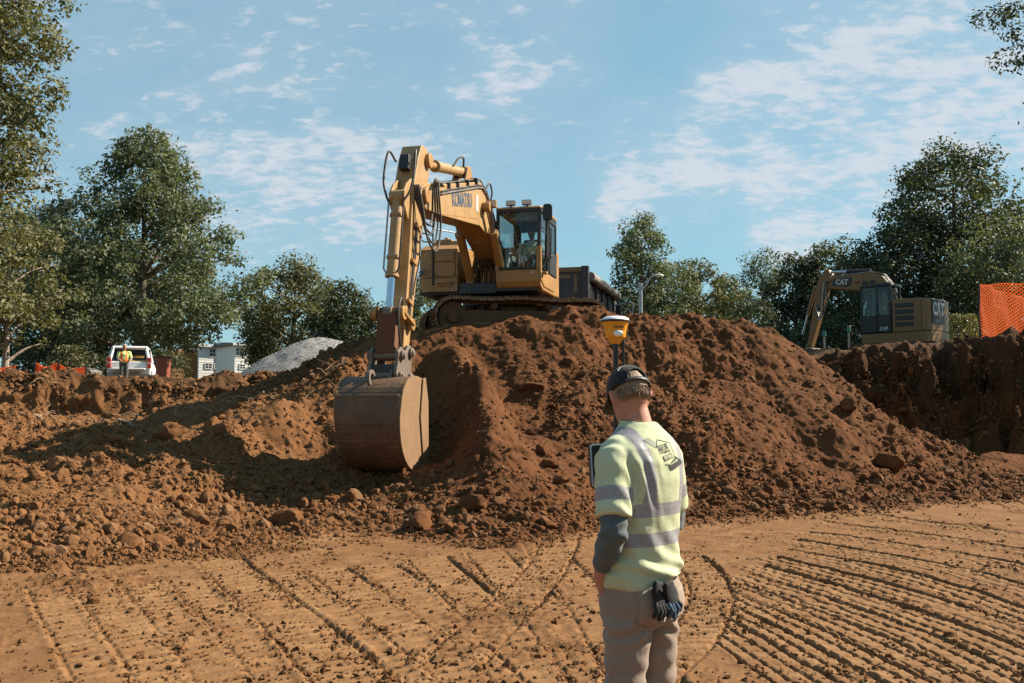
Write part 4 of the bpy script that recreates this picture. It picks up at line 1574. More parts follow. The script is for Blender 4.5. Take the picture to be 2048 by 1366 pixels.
def cab():
    x0, x1, y0, y1, z0, z1 = -0.40, 1.28, 0.47, 1.44, 1.02, 2.80
    # yellow base
    m = MB()
    m.prism([(x1 + 0.01, 1.20), (x1 + 0.02, 1.44), (x0, 1.44), (x0, 1.02), (x1 - 0.25, 1.02), (x1 - 0.05, 1.08)], y0, y1)
    m.build('cab_base', YEL, ex, 0.03)
    m = MB()
    m.prism([(x1 + 0.015, 1.22), (x1 + 0.015, 1.40), (x1 - 1.3, 1.40), (x1 - 1.3, 1.10), (x1 - 0.3, 1.10)], y1 - 0.01, y1 + 0.02)
    m.build('cab_side_skirt', YEL, ex, 0.012)
    lettering('number_plate', 'E61', 0.07, WHITEPRINT, ex, (x1 + 0.026, y1 - 0.16, 1.375), (0, 1, 0), (0, 0, 1), extrude=0.001, bold=0.002)
    # black frame: pillars and beams
    def bar(a, b, w=0.07, h=0.07):
        m.bar(a, b, w, h)
    fx = x1 - 0.02
    m = MB()
    bar((fx, y0 + 0.03, 1.44), (fx - 0.05, y0 + 0.03, z1 - 0.06), 0.06, 0.09)
    bar((fx, y1 - 0.035, 1.44), (fx - 0.05, y1 - 0.035, z1 - 0.06), 0.07, 0.10)
    bar((0.45, y1 - 0.03, 1.44), (0.45, y1 - 0.03, z1 - 0.06), 0.05, 0.07)
    bar((x0 + 0.05, y0 + 0.04, 1.44), (x0 + 0.05, y0 + 0.04, z1 - 0.06), 0.09, 0.09)
    bar((x0 + 0.05, y1 - 0.04, 1.44), (x0 + 0.05, y1 - 0.04, z1 - 0.06), 0.09, 0.09)
    bar((fx - 0.05, y0, z1 - 0.08), (fx - 0.05, y1, z1 - 0.08), 0.08, 0.08)
    bar((x0 + 0.05, y0, z1 - 0.08), (x0 + 0.05, y1, z1 - 0.08), 0.08, 0.10)
    bar((x0, y0 + 0.03, z1 - 0.08), (fx, y0 + 0.03, z1 - 0.08), 0.06, 0.08)
    bar((x0, y1 - 0.03, z1 - 0.08), (fx, y1 - 0.03, z1 - 0.08), 0.06, 0.08)
    bar((fx + 0.02, y0 + 0.05, 1.47), (fx + 0.02, y1 - 0.06, 1.47), 0.05, 0.05)
    # rear wall below its window
    m.box(x0, x0 + 0.05, y0 + 0.05, y1 - 0.05, 1.44, 2.05)
    m.box(x0, x0 + 0.05, y0 + 0.05, y0 + 0.16, 2.05, 2.75)
    m.box(x0, x0 + 0.05, y1 - 0.16, y1 - 0.05, 2.05, 2.75)
    m.box(x0, x0 + 0.05, y0 + 0.05, y1 - 0.05, 2.52, 2.75)
    m.build('cab_frame', BLACK, ex, 0.012)
    # front corner posts below the glass are yellow
    m = MB()
    m.box(fx - 0.05, fx + 0.05, y1 - 0.085, y1 + 0.015, 1.42, 1.93)
    m.build('corner_post', YEL, ex, 0.01)
    m = MB()
    m.box(fx - 0.04, fx + 0.045, y0 - 0.005, y0 + 0.07, 1.42, 1.86)
    m.build('corner_post', YEL, ex, 0.01)
    # roof
    m = MB()
    m.prism([(x1 - 0.02, z1 - 0.05), (x1 - 0.06, z1 + 0.0), (x1 - 0.25, z1 + 0.03), (x0, z1 + 0.02), (x0 - 0.03, z1 - 0.05)], y0 - 0.01, y1 + 0.01)
    m.build('cab_roof', YEL_PALE, ex, 0.025, seg=3)
    m = MB()
    m.prism([(y0 + 0.22, 2.55), (y1 - 0.12, 2.57), (y1 - 0.14, 2.70), (y0 + 0.2, 2.70)], 0.9, 0.93, 'x')
    m.build('sun_visor', GREYP, ex, 0.01)
    # glass
    m = MB()
    m.prism([(fx + 0.005, 1.50), (fx + 0.015, 1.50), (fx - 0.032, z1 - 0.12), (fx - 0.042, z1 - 0.12)], y0 + 0.06, y1 - 0.07)
    m.build('windscreen', GLASS, ex)
    m = MB()
    m.box(0.49, fx - 0.06, y1 - 0.035, y1 - 0.027, 1.5, z1 - 0.12)
    m.build('side_window', GLASS, ex)
    m = MB()
    m.box(x0 + 0.02, x0 + 0.03, y0 + 0.16, y1 - 0.16, 2.05, 2.52)
    m.build('rear_window', GLASS, ex)
    m = MB()
    m.box(x0 + 0.1, fx - 0.06, y0 + 0.028, y0 + 0.036, 1.5, z1 - 0.12)
    m.build('side_window', GLASS, ex)
    # door
    m = MB()
    m.prism([(0.42, 1.45), (0.42, 1.96), (-0.355, 1.96), (-0.36, 1.9), (-0.30, 1.45)], y1 - 0.02, y1 + 0.02)
    m.box(0.355, 0.42, y1 - 0.02, y1 + 0.02, 1.962, 2.66)
    m.box(-0.33, -0.27, y1 - 0.02, y1 + 0.02, 1.962, 2.66)
    m.box(-0.268, 0.353, y1 - 0.02, y1 + 0.02, 2.59, 2.66)
    d = m.build('door', BLACK, ex, 0.012)
    m = MB()
    m.box(-0.268, 0.353, y1 - 0.003, y1 + 0.003, 1.964, 2.588)
    m.build('door_window', GLASS, d)
    m = MB()
    m.box(0.28, 0.38, y1 + 0.02, y1 + 0.05, 1.84, 1.88)
    m.build('door_handle', STEEL, d, 0.006)
    m = MB()
    m.tube([(1.14, y1 + 0.02, 1.55), (1.14, y1 + 0.07, 1.60), (1.10, y1 + 0.07, 2.2), (1.10, y1 + 0.02, 2.26)], 0.014, 7)
    m.build('grab_rail', BLACK, ex, 0, 40)
    m = MB()
    m.tube([(0.66, y1 + 0.02, 1.7), (0.66, y1 + 0.09, 1.76), (0.62, y1 + 0.09, 2.4), (0.62, y1 + 0.02, 2.45)], 0.016, 7)
    m.build('grab_rail', BLACK, ex, 0, 40)
    # bracket on the corner of the base
    m = MB()
    m.box(x1 - 0.2, x1 - 0.05, y1 + 0.01, y1 + 0.12, 1.34, 1.40)
    m.build('step_bracket', YEL, ex, 0.01)
    # lamps on the roof
    for y in (0.78, 1.13):
        m = MB()
        m.cbox((x1 - 0.06, y, z1 + 0.075), (0.10, 0.19, 0.11))
        m.cyl((x1 - 0.1, y, z1 + 0.0), (x1 - 0.1, y, z1 + 0.04), 0.02, n=8)
        lm = m.build('work_lamp', BLACK, ex, 0.012)
        m = MB()
        m.cbox((x1 - 0.004, y, z1 + 0.075), (0.012, 0.17, 0.09))
        m.build('lens', LENS, lm, 0.004)
    # mirror beside the cab
    m = MB()
    m.tube([(1.05, y1, 1.62), (1.15, y1 + 0.10, 1.70), (1.15, y1 + 0.12, 2.62)], 0.022, 8)
    mr = m.build('cab_mirror', BLACK, ex, 0, 40)
    m = MB()
    m.prism([(-0.09, -0.17), (0.09, -0.17), (0.10, -0.1), (0.10, 0.13), (0.06, 0.18), (-0.06, 0.18), (-0.10, 0.13), (-0.10, -0.1)], 0, 0.06, 'x')
    h = m.build('mirror_housing', BLACK, mr, 0.015)
    h.matrix_local = Matrix.Translation((1.12, y1 + 0.12, 2.66)) @ Matrix.Rotation(R(12), 4, 'Z')
    # inside: seat, console, levers
    m = MB()
    m.box(-0.12, 0.42, 0.72, 1.22, 1.55, 1.70)
    m.bar((-0.10, 0.97, 1.66), (-0.24, 0.97, 2.32), 0.48, 0.12, (1, 0, 0))
    m.box(-0.05, 0.35, 0.76, 1.18, 1.44, 1.56)
    m.build('seat', SEATM, ex, 0.04, seg=3)
    m = MB()
    m.bar((0.05, 0.60, 1.78), (0.60, 0.60, 1.70), 0.14, 0.30)
    m.build('console', GREYP, ex, 0.03)
    m = MB()
    m.bar((0.05, 1.32, 1.72), (0.60, 1.32, 1.66), 0.12, 0.24)
    m.build('console', BLACK, ex, 0.03)
    for y in (0.90, 1.00):
        m = MB()
        m.tube(spline([(0.95, y, 1.46), (0.98, y, 1.60), (0.93, y, 1.80), (0.92, y, 2.03)], 4), 0.013, 7)
        m.bar((0.92, y - 0.05 if y < .95 else y - 0.02, 2.03), (0.92, y + 0.02 if y < .95 else y + 0.06, 2.05), 0.03, 0.03)
        m.build('travel_lever', GREYP, ex, 0, 40)
    m = MB()
    m.prism([(0.55, 1.50), (0.85, 1.50), (0.80, 1.62), (0.62, 1.95), (0.50, 2.05)], 0.52, 0.62)
    m.build('monitor_stand', WHITEPRINT, ex, 0.02)


cab()

BY = 0.18                                         # middle plane of the boom


def boom_and_stick():
    # ---- boom
    prof = [(-0.02, 1.78), (0.10, 1.62), (0.34, 1.58), (1.30, 1.92), (1.95, 2.13), (2.38, 2.20), (2.85, 2.15), (4.95, 1.93), (5.68, 1.88), (5.88, 1.94), (5.98, 2.08), (5.92, 2.22),
            (5.66, 2.34), (4.6, 2.56), (2.55, 3.06), (2.25, 3.10), (1.95, 3.02), (1.5, 2.72), (0.6, 2.12), (0.15, 1.95)]
    m = MB()
    m.prism(prof, BY - 0.25, BY + 0.25)
    bm_ = m.build('boom', YEL_PALE, ex, 0.012)
    m = MB()
    for y in (-0.253, 0.243):
        m.prism([(2.55, 2.30), (4.9, 1.95), (4.9, 1.965), (2.55, 2.325)], BY + y, BY + y + 0.01)
    m.build('weld_seam', YEL, bm_)
    sgn = 1
    ang = math.atan2(-0.72, 2.6)
    lettering('boom_lettering', 'KOMATSU', 0.37, BLUEPRINT, bm_, (3.62, BY + 0.254, 2.46), (-math.cos(ang * 0.65), 0, -math.sin(ang * 0.65)), (0, 0, 1), bold=0.011, sx=0.76, extrude=0.002)
    m = MB()
    m.box(2.52, 2.66, BY + 0.251, BY + 0.256, 2.45, 2.78)
    m.build('paper_label', WHITEPRINT, bm_)
    # pins on the boom side
    for (u, z, r) in ((5.78, 2.10, 0.13), (0.16, 1.79, 0.15), (2.18, 2.62, 0.10)):
        m = MB()
        m.cyl((u, BY - 0.31, z), (u, BY + 0.31, z), r, n=20)
        m.build('pin_boss', YEL, bm_, 0.01, 40)
    # pipes along the top and side of the boom
    for k, (off, yy) in enumerate(((0.05, 0.21), (0.05, 0.15), (-0.07, 0.275), (-0.12, 0.275), (0.05, -0.12), (0.05, -0.19))):
        m = MB()
        m.tube([(0.5, BY + yy * .9, 2.05 + off), (1.5, BY + yy, 2.74 + off), (1.95, BY + yy, 3.05 + off), (2.25, BY + yy, 3.12 + off), (2.6, BY + yy, 3.05 + off), (4.55, BY + yy, 2.535 + off), (4.95, BY + yy, 2.42 + off)], 0.017, 7)
        m.build('pipe', STEEL if k % 2 else HOSE, bm_, 0, 40)
    for u, z in ((2.7, 3.05), (3.3, 2.88), (3.95, 2.70), (4.5, 2.555)):
        m = MB()
        m.box(u - 0.03, u + 0.03, BY + 0.10, BY + 0.295, z - 0.10, z + 0.05)
        m.build('pipe_clamp', BLACK, bm_, 0.006)
    m = MB()
    m.tube(spline([(2.1, BY + 0.28, 2.98), (1.95, BY + 0.33, 3.16), (1.75, BY + 0.33, 3.02), (1.65, BY + 0.27, 2.82)], 5), 0.018, 7)
    m.build('hose', HOSE, bm_, 0, 40)
    # lamp on the boom
    m = MB()
    m.cbox((2.05, BY + 0.40, 2.70), (0.10, 0.22, 0.16))
    lm = m.build('boom_lamp', YEL, bm_, 0.015)
    m = MB()
    m.cbox((2.105, BY + 0.40, 2.70), (0.012, 0.18, 0.12))
    m.build('lens', LENS, lm, 0.004)
    m = MB()
    m.tube([(2.0, BY + 0.26, 2.60), (2.0, BY + 0.40, 2.60), (2.0, BY + 0.40, 2.66)], 0.015, 6)
    m.build('lamp_bracket', BLACK, lm)
    # boom cylinders
    for s in (-1, 1):
        y = BY + s * 0.36
        a, b = Vector((0.92, y, 1.24)), Vector((2.18, y, 2.62))
        d = (b - a).normalized()
        m = MB()
        m.cyl(a, a + d * 1.22, 0.092, n=18)
        m.cyl(a + d * 1.17, a + d * 1.27, 0.108, n=18)
        m.cyl(a - Vector((0, 0.07, 0)), a + Vector((0, 0.07, 0)), 0.12, n=16)
        c = m.build('boom_cylinder', YEL, ex, 0.006, 40)
        m = MB()
        m.cyl(a + d * 1.2, b - d * 0.08, 0.058, n=16)
        m.build('piston_rod', CHROME, c, 0, 40)
        m = MB()
        m.cyl(b - Vector((0, 0.055, 0)), b + Vector((0, 0.055, 0)), 0.10, n=16)
        m.build('rod_eye', YEL, c, 0.006, 40)
        m = MB()
        m.tube([a + d * 0.1 + Vector((0.0, s * .1, .1)), a + d * 0.6 + Vector((-0.05, s * .07, .07)), a + d * 1.1 + Vector((-0.05, s * .07, .07))], 0.016, 6)
        m.build('cylinder_pipe', HOSE, c, 0, 40)
    # ---- stick
    P0 = Vector((5.78, BY, 2.10))                      # boom pin
    P1 = Vector((6.45, BY, -0.60))                    # bucket pin
    ax = (P1 - P0).normalized()
    out = Vector((-ax.z, 0, ax.x)).normalized()      # outwards, away from the machine
    if out.x < 0:
        out = -out
    def S(s, t):
        p = P0 + ax * s + out * t
        return (p.x, p.z)
    Ls = (P1 - P0).length
    pr = [S(-0.86, -0.26), S(-0.92, -0.16), S(-0.92, 0.06), S(-0.86, 0.17), S(-0.55, 0.28), S(-0.1, 0.34), S(0.45, 0.33), S(1.2, 0.26), S(Ls - 0.25, 0.15), S(Ls + 0.06, 0.12), S(Ls + 0.13, 0.0),
          S(Ls + 0.08, -0.10), S(Ls - 0.2, -0.13), S(1.2, -0.20), S(0.5, -0.27), S(0.05, -0.30), S(-0.35, -0.28), S(-0.62, -0.34)]
    m = MB()
    m.prism(pr, BY - 0.175, BY + 0.175)
    st = m.build('stick', YEL_PALE, ex, 0.014)
    for s, r in ((0.0, 0.17), (-0.74, 0.13)):
        q = P0 + ax * s + out * (-0.16 if s < 0 else 0)
        m = MB()
        m.cyl(q - Vector((0, 0.25, 0)), q + Vector((0, 0.25, 0)), r, n=20)
        m.build('pin_boss', YEL, st, 0.01, 40)
    # lamp and brackets on the outer face
    m = MB()
    q = P0 + ax * -0.42 + out * 0.40
    m.cbox(q, (0.14, 0.17, 0.26), Matrix.Rotation(R(-10), 3, 'Y'))
    m.build('valve_block', BLACK, st, 0.02)
    # arm cylinder on top of the boom
    a = P0 + ax * -0.74 + out * -0.20
    b = Vector((2.75, BY, 3.22))
    d = (b - a).normalized()
    m = MB()
    m.cyl(b - d * 0.0, b - d * 1.75, 0.095, n=18)
    m.cyl(b - d * 1.70, b - d * 1.80, 0.112, n=18)
    m.cyl(b - Vector((0, 0.10, 0)), b + Vector((0, 0.10, 0)), 0.12, n=16)
    c = m.build('arm_cylinder', YEL_PALE, ex, 0.006, 40)
    m = MB()
    m.cyl(a, b - d * 1.75, 0.062, n=16)
    m.build('piston_rod', YEL, c, 0, 40)
    for y in (-0.14, 0.11):
        m = MB()
        m.prism([(2.45, 3.0), (2.62, 3.25), (2.75, 3.34), (2.9, 3.28), (3.1, 2.88)], BY + y, BY + y + 0.04)
        m.build('cylinder_bracket', YEL, bm_, 0.008)
    m = MB()
    m.tube(spline([b - d * 0.3 + Vector((0, .1, .08)), b - d * 0.5 + Vector((0, .16, .24)), b - d * 0.75 + Vector((0, .14, .22)), b - d * 0.95 + Vector((0, .1, .06))], 5), 0.020, 7)
    m.build('hose', HOSE, c, 0, 40)
    # bucket cylinder on the outer face of the stick
    a = P0 + ax * 0.28 + out * 0.56
    L2 = P1 + Vector((0.30, 0, 0.62))                 # top of the rocker links
    d = (L2 - a).normalized()
    for y in (-0.13, 0.09):
        m = MB()
        q = [S(-0.15, 0.36), S(0.05, 0.56), S(0.25, 0.66), S(0.40, 0.60), S(0.60, 0.33)]
        m.prism(q, BY + y, BY + y + 0.04)
        m.build('cylinder_bracket', YEL_PALE, st, 0.008)
    m = MB()
    m.cyl(a, a + d * 1.38, 0.092, n=18)
    m.cyl(a - Vector((0, 0.10, 0)), a + Vector((0, 0.10, 0)), 0.115, n=16)
    for t in (0.30, 1.02, 1.33):
        m.cyl(a + d * t, a + d * (t + 0.05), 0.112, n=18)
    c = m.build('bucket_cylinder', YEL_PALE, ex, 0.006, 40)
    m = MB()
    m.cyl(a + d * 1.3, L2, 0.060, n=18)
    m.build('piston_rod', CHROME, c, 0, 40)
    m = MB()
    m.cyl(L2 - Vector((0, 0.07, 0)), L2 + Vector((0, 0.07, 0)), 0.11, n=16)
    m.build('rod_eye', COUPLER, c, 0.006, 40)
    for s, off in ((-1, 0.0), (1, 0.0)):
        m = MB()
        w = Vector((0, s * 0.13, 0)) + out * 0.06
        m.tube([a + w + d * 0.05, a + w + d * 0.4, a + w + d * 1.25, a + w * 0.6 + d * 1.33], 0.016, 7)
        m.build('cylinder_pipe', HOSE if s > 0 else STEEL, c, 0, 40)
    # hoses from boom end to the stick: long loops at the side
    for k, (y, dx, dz) in enumerate(((0.27, 0.0, 0.10), (0.31, 0.04, -0.05), (0.35, 0.07, -0.22), (0.39, 0.10, -0.36))):
        m = MB()
        m.tube(spline([(5.0, BY + y - 0.06, 2.42), (5.28 + dx, BY + y, 2.50 - 0.03 * k), (5.50 + dx * .5, BY + y + 0.03, 2.25), (5.56 - dx, BY + y + 0.04, 1.80 + dz * .5), (5.72, BY + y + 0.05, 1.52 + dz), (5.92 + dx, BY + y, 1.60 + dz * .8), (6.06, BY + y - 0.07, 1.92 + dz * .3), (6.10, BY + y - 0.14, 2.22)], 6), 0.0175, 8)
        m.build('hose', HOSE, ex, 0, 40)
    for s in (-1, 1):
        m = MB()
        q0 = P0 + ax * -0.45 + out * 0.40 + Vector((0, s * 0.16, 0))
        m.tube(spline([q0, q0 + out * 0.16 + Vector((0, s * .08, 0.10)), q0 + out * 0.22 + ax * 0.4 + Vector((0, s * .10, 0)), q0 + out * 0.20 + ax * 0.66 + Vector((0, s * .05, 0)), P0 + ax * 0.40 + out * 0.63 + Vector((0, s * 0.125, 0))], 5), 0.020, 7)
        m.build('hose', HOSE, st, 0, 40)
    # steel pipes down the side of the stick
    for k, (y, t0) in enumerate(((0.205, 0.17), (0.205, 0.10), (0.205, -0.04))):
        m = MB()
        e = Ls - (0.55 if k < 2 else 1.0)
        m.tube(spline([P0 + ax * 0.55 + out * t0 + Vector((0, y, 0)), P0 + ax * 1.1 + out * (t0 - 0.03) + Vector((0, y + (0.03 if k == 2 else 0), 0)), P0 + ax * 1.6 + out * (t0 * 0.6) + Vector((0, y, 0)), P0 + ax * e + out * t0 * 0.4 + Vector((0, y, 0))], 5), 0.014, 7)
        m.build('pipe', HOSE, st, 0, 40)
    for s in (0.62, 1.25, 1.95):
        m = MB()
        q = P0 + ax * s + out * 0.09
        m.cbox(q + Vector((0, 0.205, 0)), (0.20, 0.05, 0.06), Matrix.Rotation(math.atan2(-ax.x, -ax.z) * 0 + R(-20), 3, 'Y'))
        m.build('pipe_clamp', YEL, st, 0.008)
    # rocker links, H-link
    for s in (-1, 1):
        m = MB()
        y = BY + s * 0.225
        e = P1 + (P0 - P1).normalized() * 0.48
        m.bar((e.x, y, e.z), (L2.x, y, L2.z), 0.05, 0.13, (0, 1, 0))
        m.cyl((e.x, y - 0.04, e.z), (e.x, y + 0.04, e.z), 0.10, n=16)
        m.cyl((L2.x, y - 0.045, L2.z), (L2.x, y + 0.045, L2.z), 0.115, n=16)
        m.build('rocker_link', YEL, ex, 0.008, 40)
    K = Vector((6.86, BY, -0.66))                     # coupler link pin
    m = MB()
    m.prism([(L2.x + 0.02, L2.z + 0.10), (L2.x + 0.10, L2.z), (K.x + 0.08, K.z + 0.05), (K.x + 0.02, K.z - 0.08), (K.x - 0.09, K.z), (L2.x - 0.10, L2.z)], BY - 0.16, BY + 0.16)
    m.build('bucket_link', RUST, ex, 0.015)
    m = MB()
    m.tube(spline([L2 + Vector((0, .22, .1)), L2 + Vector((0.12, .25, .22)), L2 + Vector((0.25, .25, .0)), K + Vector((0.05, .24, .25)), K + Vector((-.1, .22, .1))], 6), 0.018, 7)
    m.build('hose', HOSE, ex, 0, 40)
    # quick coupler
    cp = empty('quick_coupler')
    cp.parent = ex
    for s in (-1, 1):
        y = BY + s * 0.22
        m = MB()
        m.prism([(6.33, -0.60), (6.40, -0.48), (6.52, -0.48), (6.62, -0.58), (6.78, -0.55), (6.86, -0.52), (6.98, -0.60), (6.98, -0.74), (7.06, -0.95), (6.95, -1.10), (6.80, -1.02), (6.62, -1.04), (6.46, -1.12), (6.36, -1.0), (6.38, -0.80)], y - 0.03, y + 0.03)
        m.build('coupler_plate', COUPLER, cp, 0.012)
    for (x, z, r) in ((6.45, -0.60, 0.085), (6.86, -0.66, 0.075), (6.48, -1.0, 0.075), (6.93, -0.98, 0.07)):
        m = MB()
        m.cyl((x, BY - 0.30, z), (x, BY + 0.30, z), r, n=18)
        m.cyl((x, BY + 0.28, z), (x, BY + 0.325, z), r * 0.6, n=12)
        m.build('pin', COUPLER, cp, 0.008, 40)
    m = MB()
    m.box(6.40, 6.98, BY - 0.20, BY + 0.20, -0.95, -0.80)
    m.build('coupler_body', BLACK, cp, 0.02)


boom_and_stick()


def bucket():
    bk = empty('bucket')
    bk.parent = ex
    made = []
    yc, w = 0.13, 0.55
    back = [(6.60, -1.02), (6.95, -0.99), (7.22, -1.06), (7.44, -1.20), (7.56, -1.40), (7.60, -1.62), (7.57, -1.86), (7.47, -2.08), (7.30, -2.27), (7.05, -2.42), (6.80, -2.50), (6.50, -2.54)]
    pts = spline([(a, 0, b) for a, b in back], 3)
    outer = [(p.x, p.z) for p in pts]
    # shell thickness inwards
    inner = []
    for i, (a, b) in enumerate(outer):
        p, q = outer[max(i - 1, 0)], outer[min(i + 1, len(outer) - 1)]
        d = Vector((q[0] - p[0], q[1] - p[1])).normalized()
        nrm = Vector((d.y, -d.x))
        cx, cz = 6.9, -1.75
        if nrm.dot(Vector((cx - a, cz - b))) < 0:
            nrm = -nrm
        inner.append((a + nrm.x * 0.03, b + nrm.y * 0.03))
    m = MB()
    m.prism(outer + inner[::-1], yc - w + 0.035, yc + w - 0.035)
    m.build('bucket_shell', BUCKET, bk, 0.006)
    side = outer + [(6.44, -2.20), (6.42, -1.75), (6.44, -1.35), (6.52, -1.08)]
    for s in (-1, 1):
        m = MB()
        y = yc + s * (w - 0.018)
        big = [(6.9 + (a - 6.9) * 1.012, -1.75 + (b + 1.75) * 1.012) for a, b in side]
        m.prism(big, y - 0.018, y + 0.018)
        m.build('side_plate', BUCKET_SIDE, bk, 0.006)
        m = MB()
        y2 = yc + s * (w + 0.014)
        m.prism([(6.36, -2.56), (6.56, -2.54), (6.74, -1.6), (6.62, -1.02), (6.50, -1.0), (6.36, -1.4), (6.34, -2.2)], y2 - 0.013, y2 + 0.013)
        m.build('side_cutter', BUCKET_SIDE, bk, 0.01)
    # heel plate over the curved back
    hp = [p for p in outer if -2.45 < p[1] < -1.24 and p[0] > 7.05]
    hi = [(6.9 + (a - 6.9) * 1.03, -1.75 + (b + 1.75) * 1.03) for a, b in hp]
    m = MB()
    m.prism(hi + hp[::-1], yc - w + 0.02, yc + w - 0.03)
    m.build('wear_plate', BUCKET, bk, 0.004)
    # ears, lifting eye, torsion tube on top
    for s in (-1, 1):
        m = MB()
        y = yc + s * 0.19
        m.prism([(6.36, -1.10), (6.42, -0.86), (6.56, -0.85), (6.68, -0.96), (6.86, -0.88), (6.98, -0.88), (7.06, -0.98), (7.24, -1.12), (7.10, -1.2), (6.4, -1.2)], y - 0.028, y + 0.028)
        m.build('bucket_ear', COUPLER, bk, 0.008)
    m = MB()
    ring = arc(0, 0, 0.135, -20, 200, 14)
    inn = arc(0, 0, 0.075, 200, -20, 14)
    m.prism([(a, b) for a, b in ring + inn], -0.025, 0.025, 'y')
    e = m.build('lifting_eye', COUPLER, bk, 0.008)
    e.matrix_local = Matrix.Translation((7.30, yc - 0.02, -1.03)) @ Matrix.Rotation(R(40), 4, 'Y')
    m = MB()
    m.box(6.42, 6.62, yc - w + 0.04, yc + w - 0.04, -1.13, -1.04)
    m.build('lip_bar', COUPLER, bk, 0.02)
    for k in range(5):
        y = yc - 0.44 + k * 0.22
        m = MB()
        m.prism([(6.60, -2.49), (6.60, -2.56), (6.30, -2.60), (6.25, -2.585), (6.42, -2.50)], y - 0.05, y + 0.05)
        m.build('tooth', COUPLER, bk, 0.008)
    # bolted strip and weld bead across the back, top plate set back a little
    m = MB()
    m.bar((7.50, yc - w + 0.04, -1.245), (7.50, yc + w - 0.05, -1.245), 0.05, 0.035, (0, 0, 1))
    m.build('top_strip', COUPLER, bk, 0.008)
    for k in range(3):
        z = -1.62 - k * 0.27
        u = [7.605, 7.55, 7.37][k]
        m = MB()
        m.bar((u + 0.012, yc - w + 0.05, z), (u + 0.012, yc + w - 0.06, z), 0.035, 0.07, (0, 0, 1))
        m.build('wear_bar', BUCKET, bk, 0.01)
    for o in bk.children:
        if o.type == 'MESH' and o.name.split('.')[0] not in ('bucket_ear', 'lifting_eye'):
            V = get_v(o.data).copy()
            t = np.clip((-1.0 - V[:, 2]) / 1.5, 0, 1)
            V[:, 1] = yc + (V[:, 1] - yc) * (1.02 - 0.13 * t)
            if o.name.split('.')[0] != 'lip_bar':
                q = R(9) * np.clip((-1.05 - V[:, 2]) / 0.3, 0, 1)
                dx, dz = V[:, 0] - 6.6, V[:, 2] + 1.05
                V[:, 0] = 6.6 + dx * np.cos(q) + dz * np.sin(q)
                V[:, 2] = -1.05 - 0.55 * dx * np.sin(q) + dz * np.cos(q)
            set_v(o.data, V)


bucket()

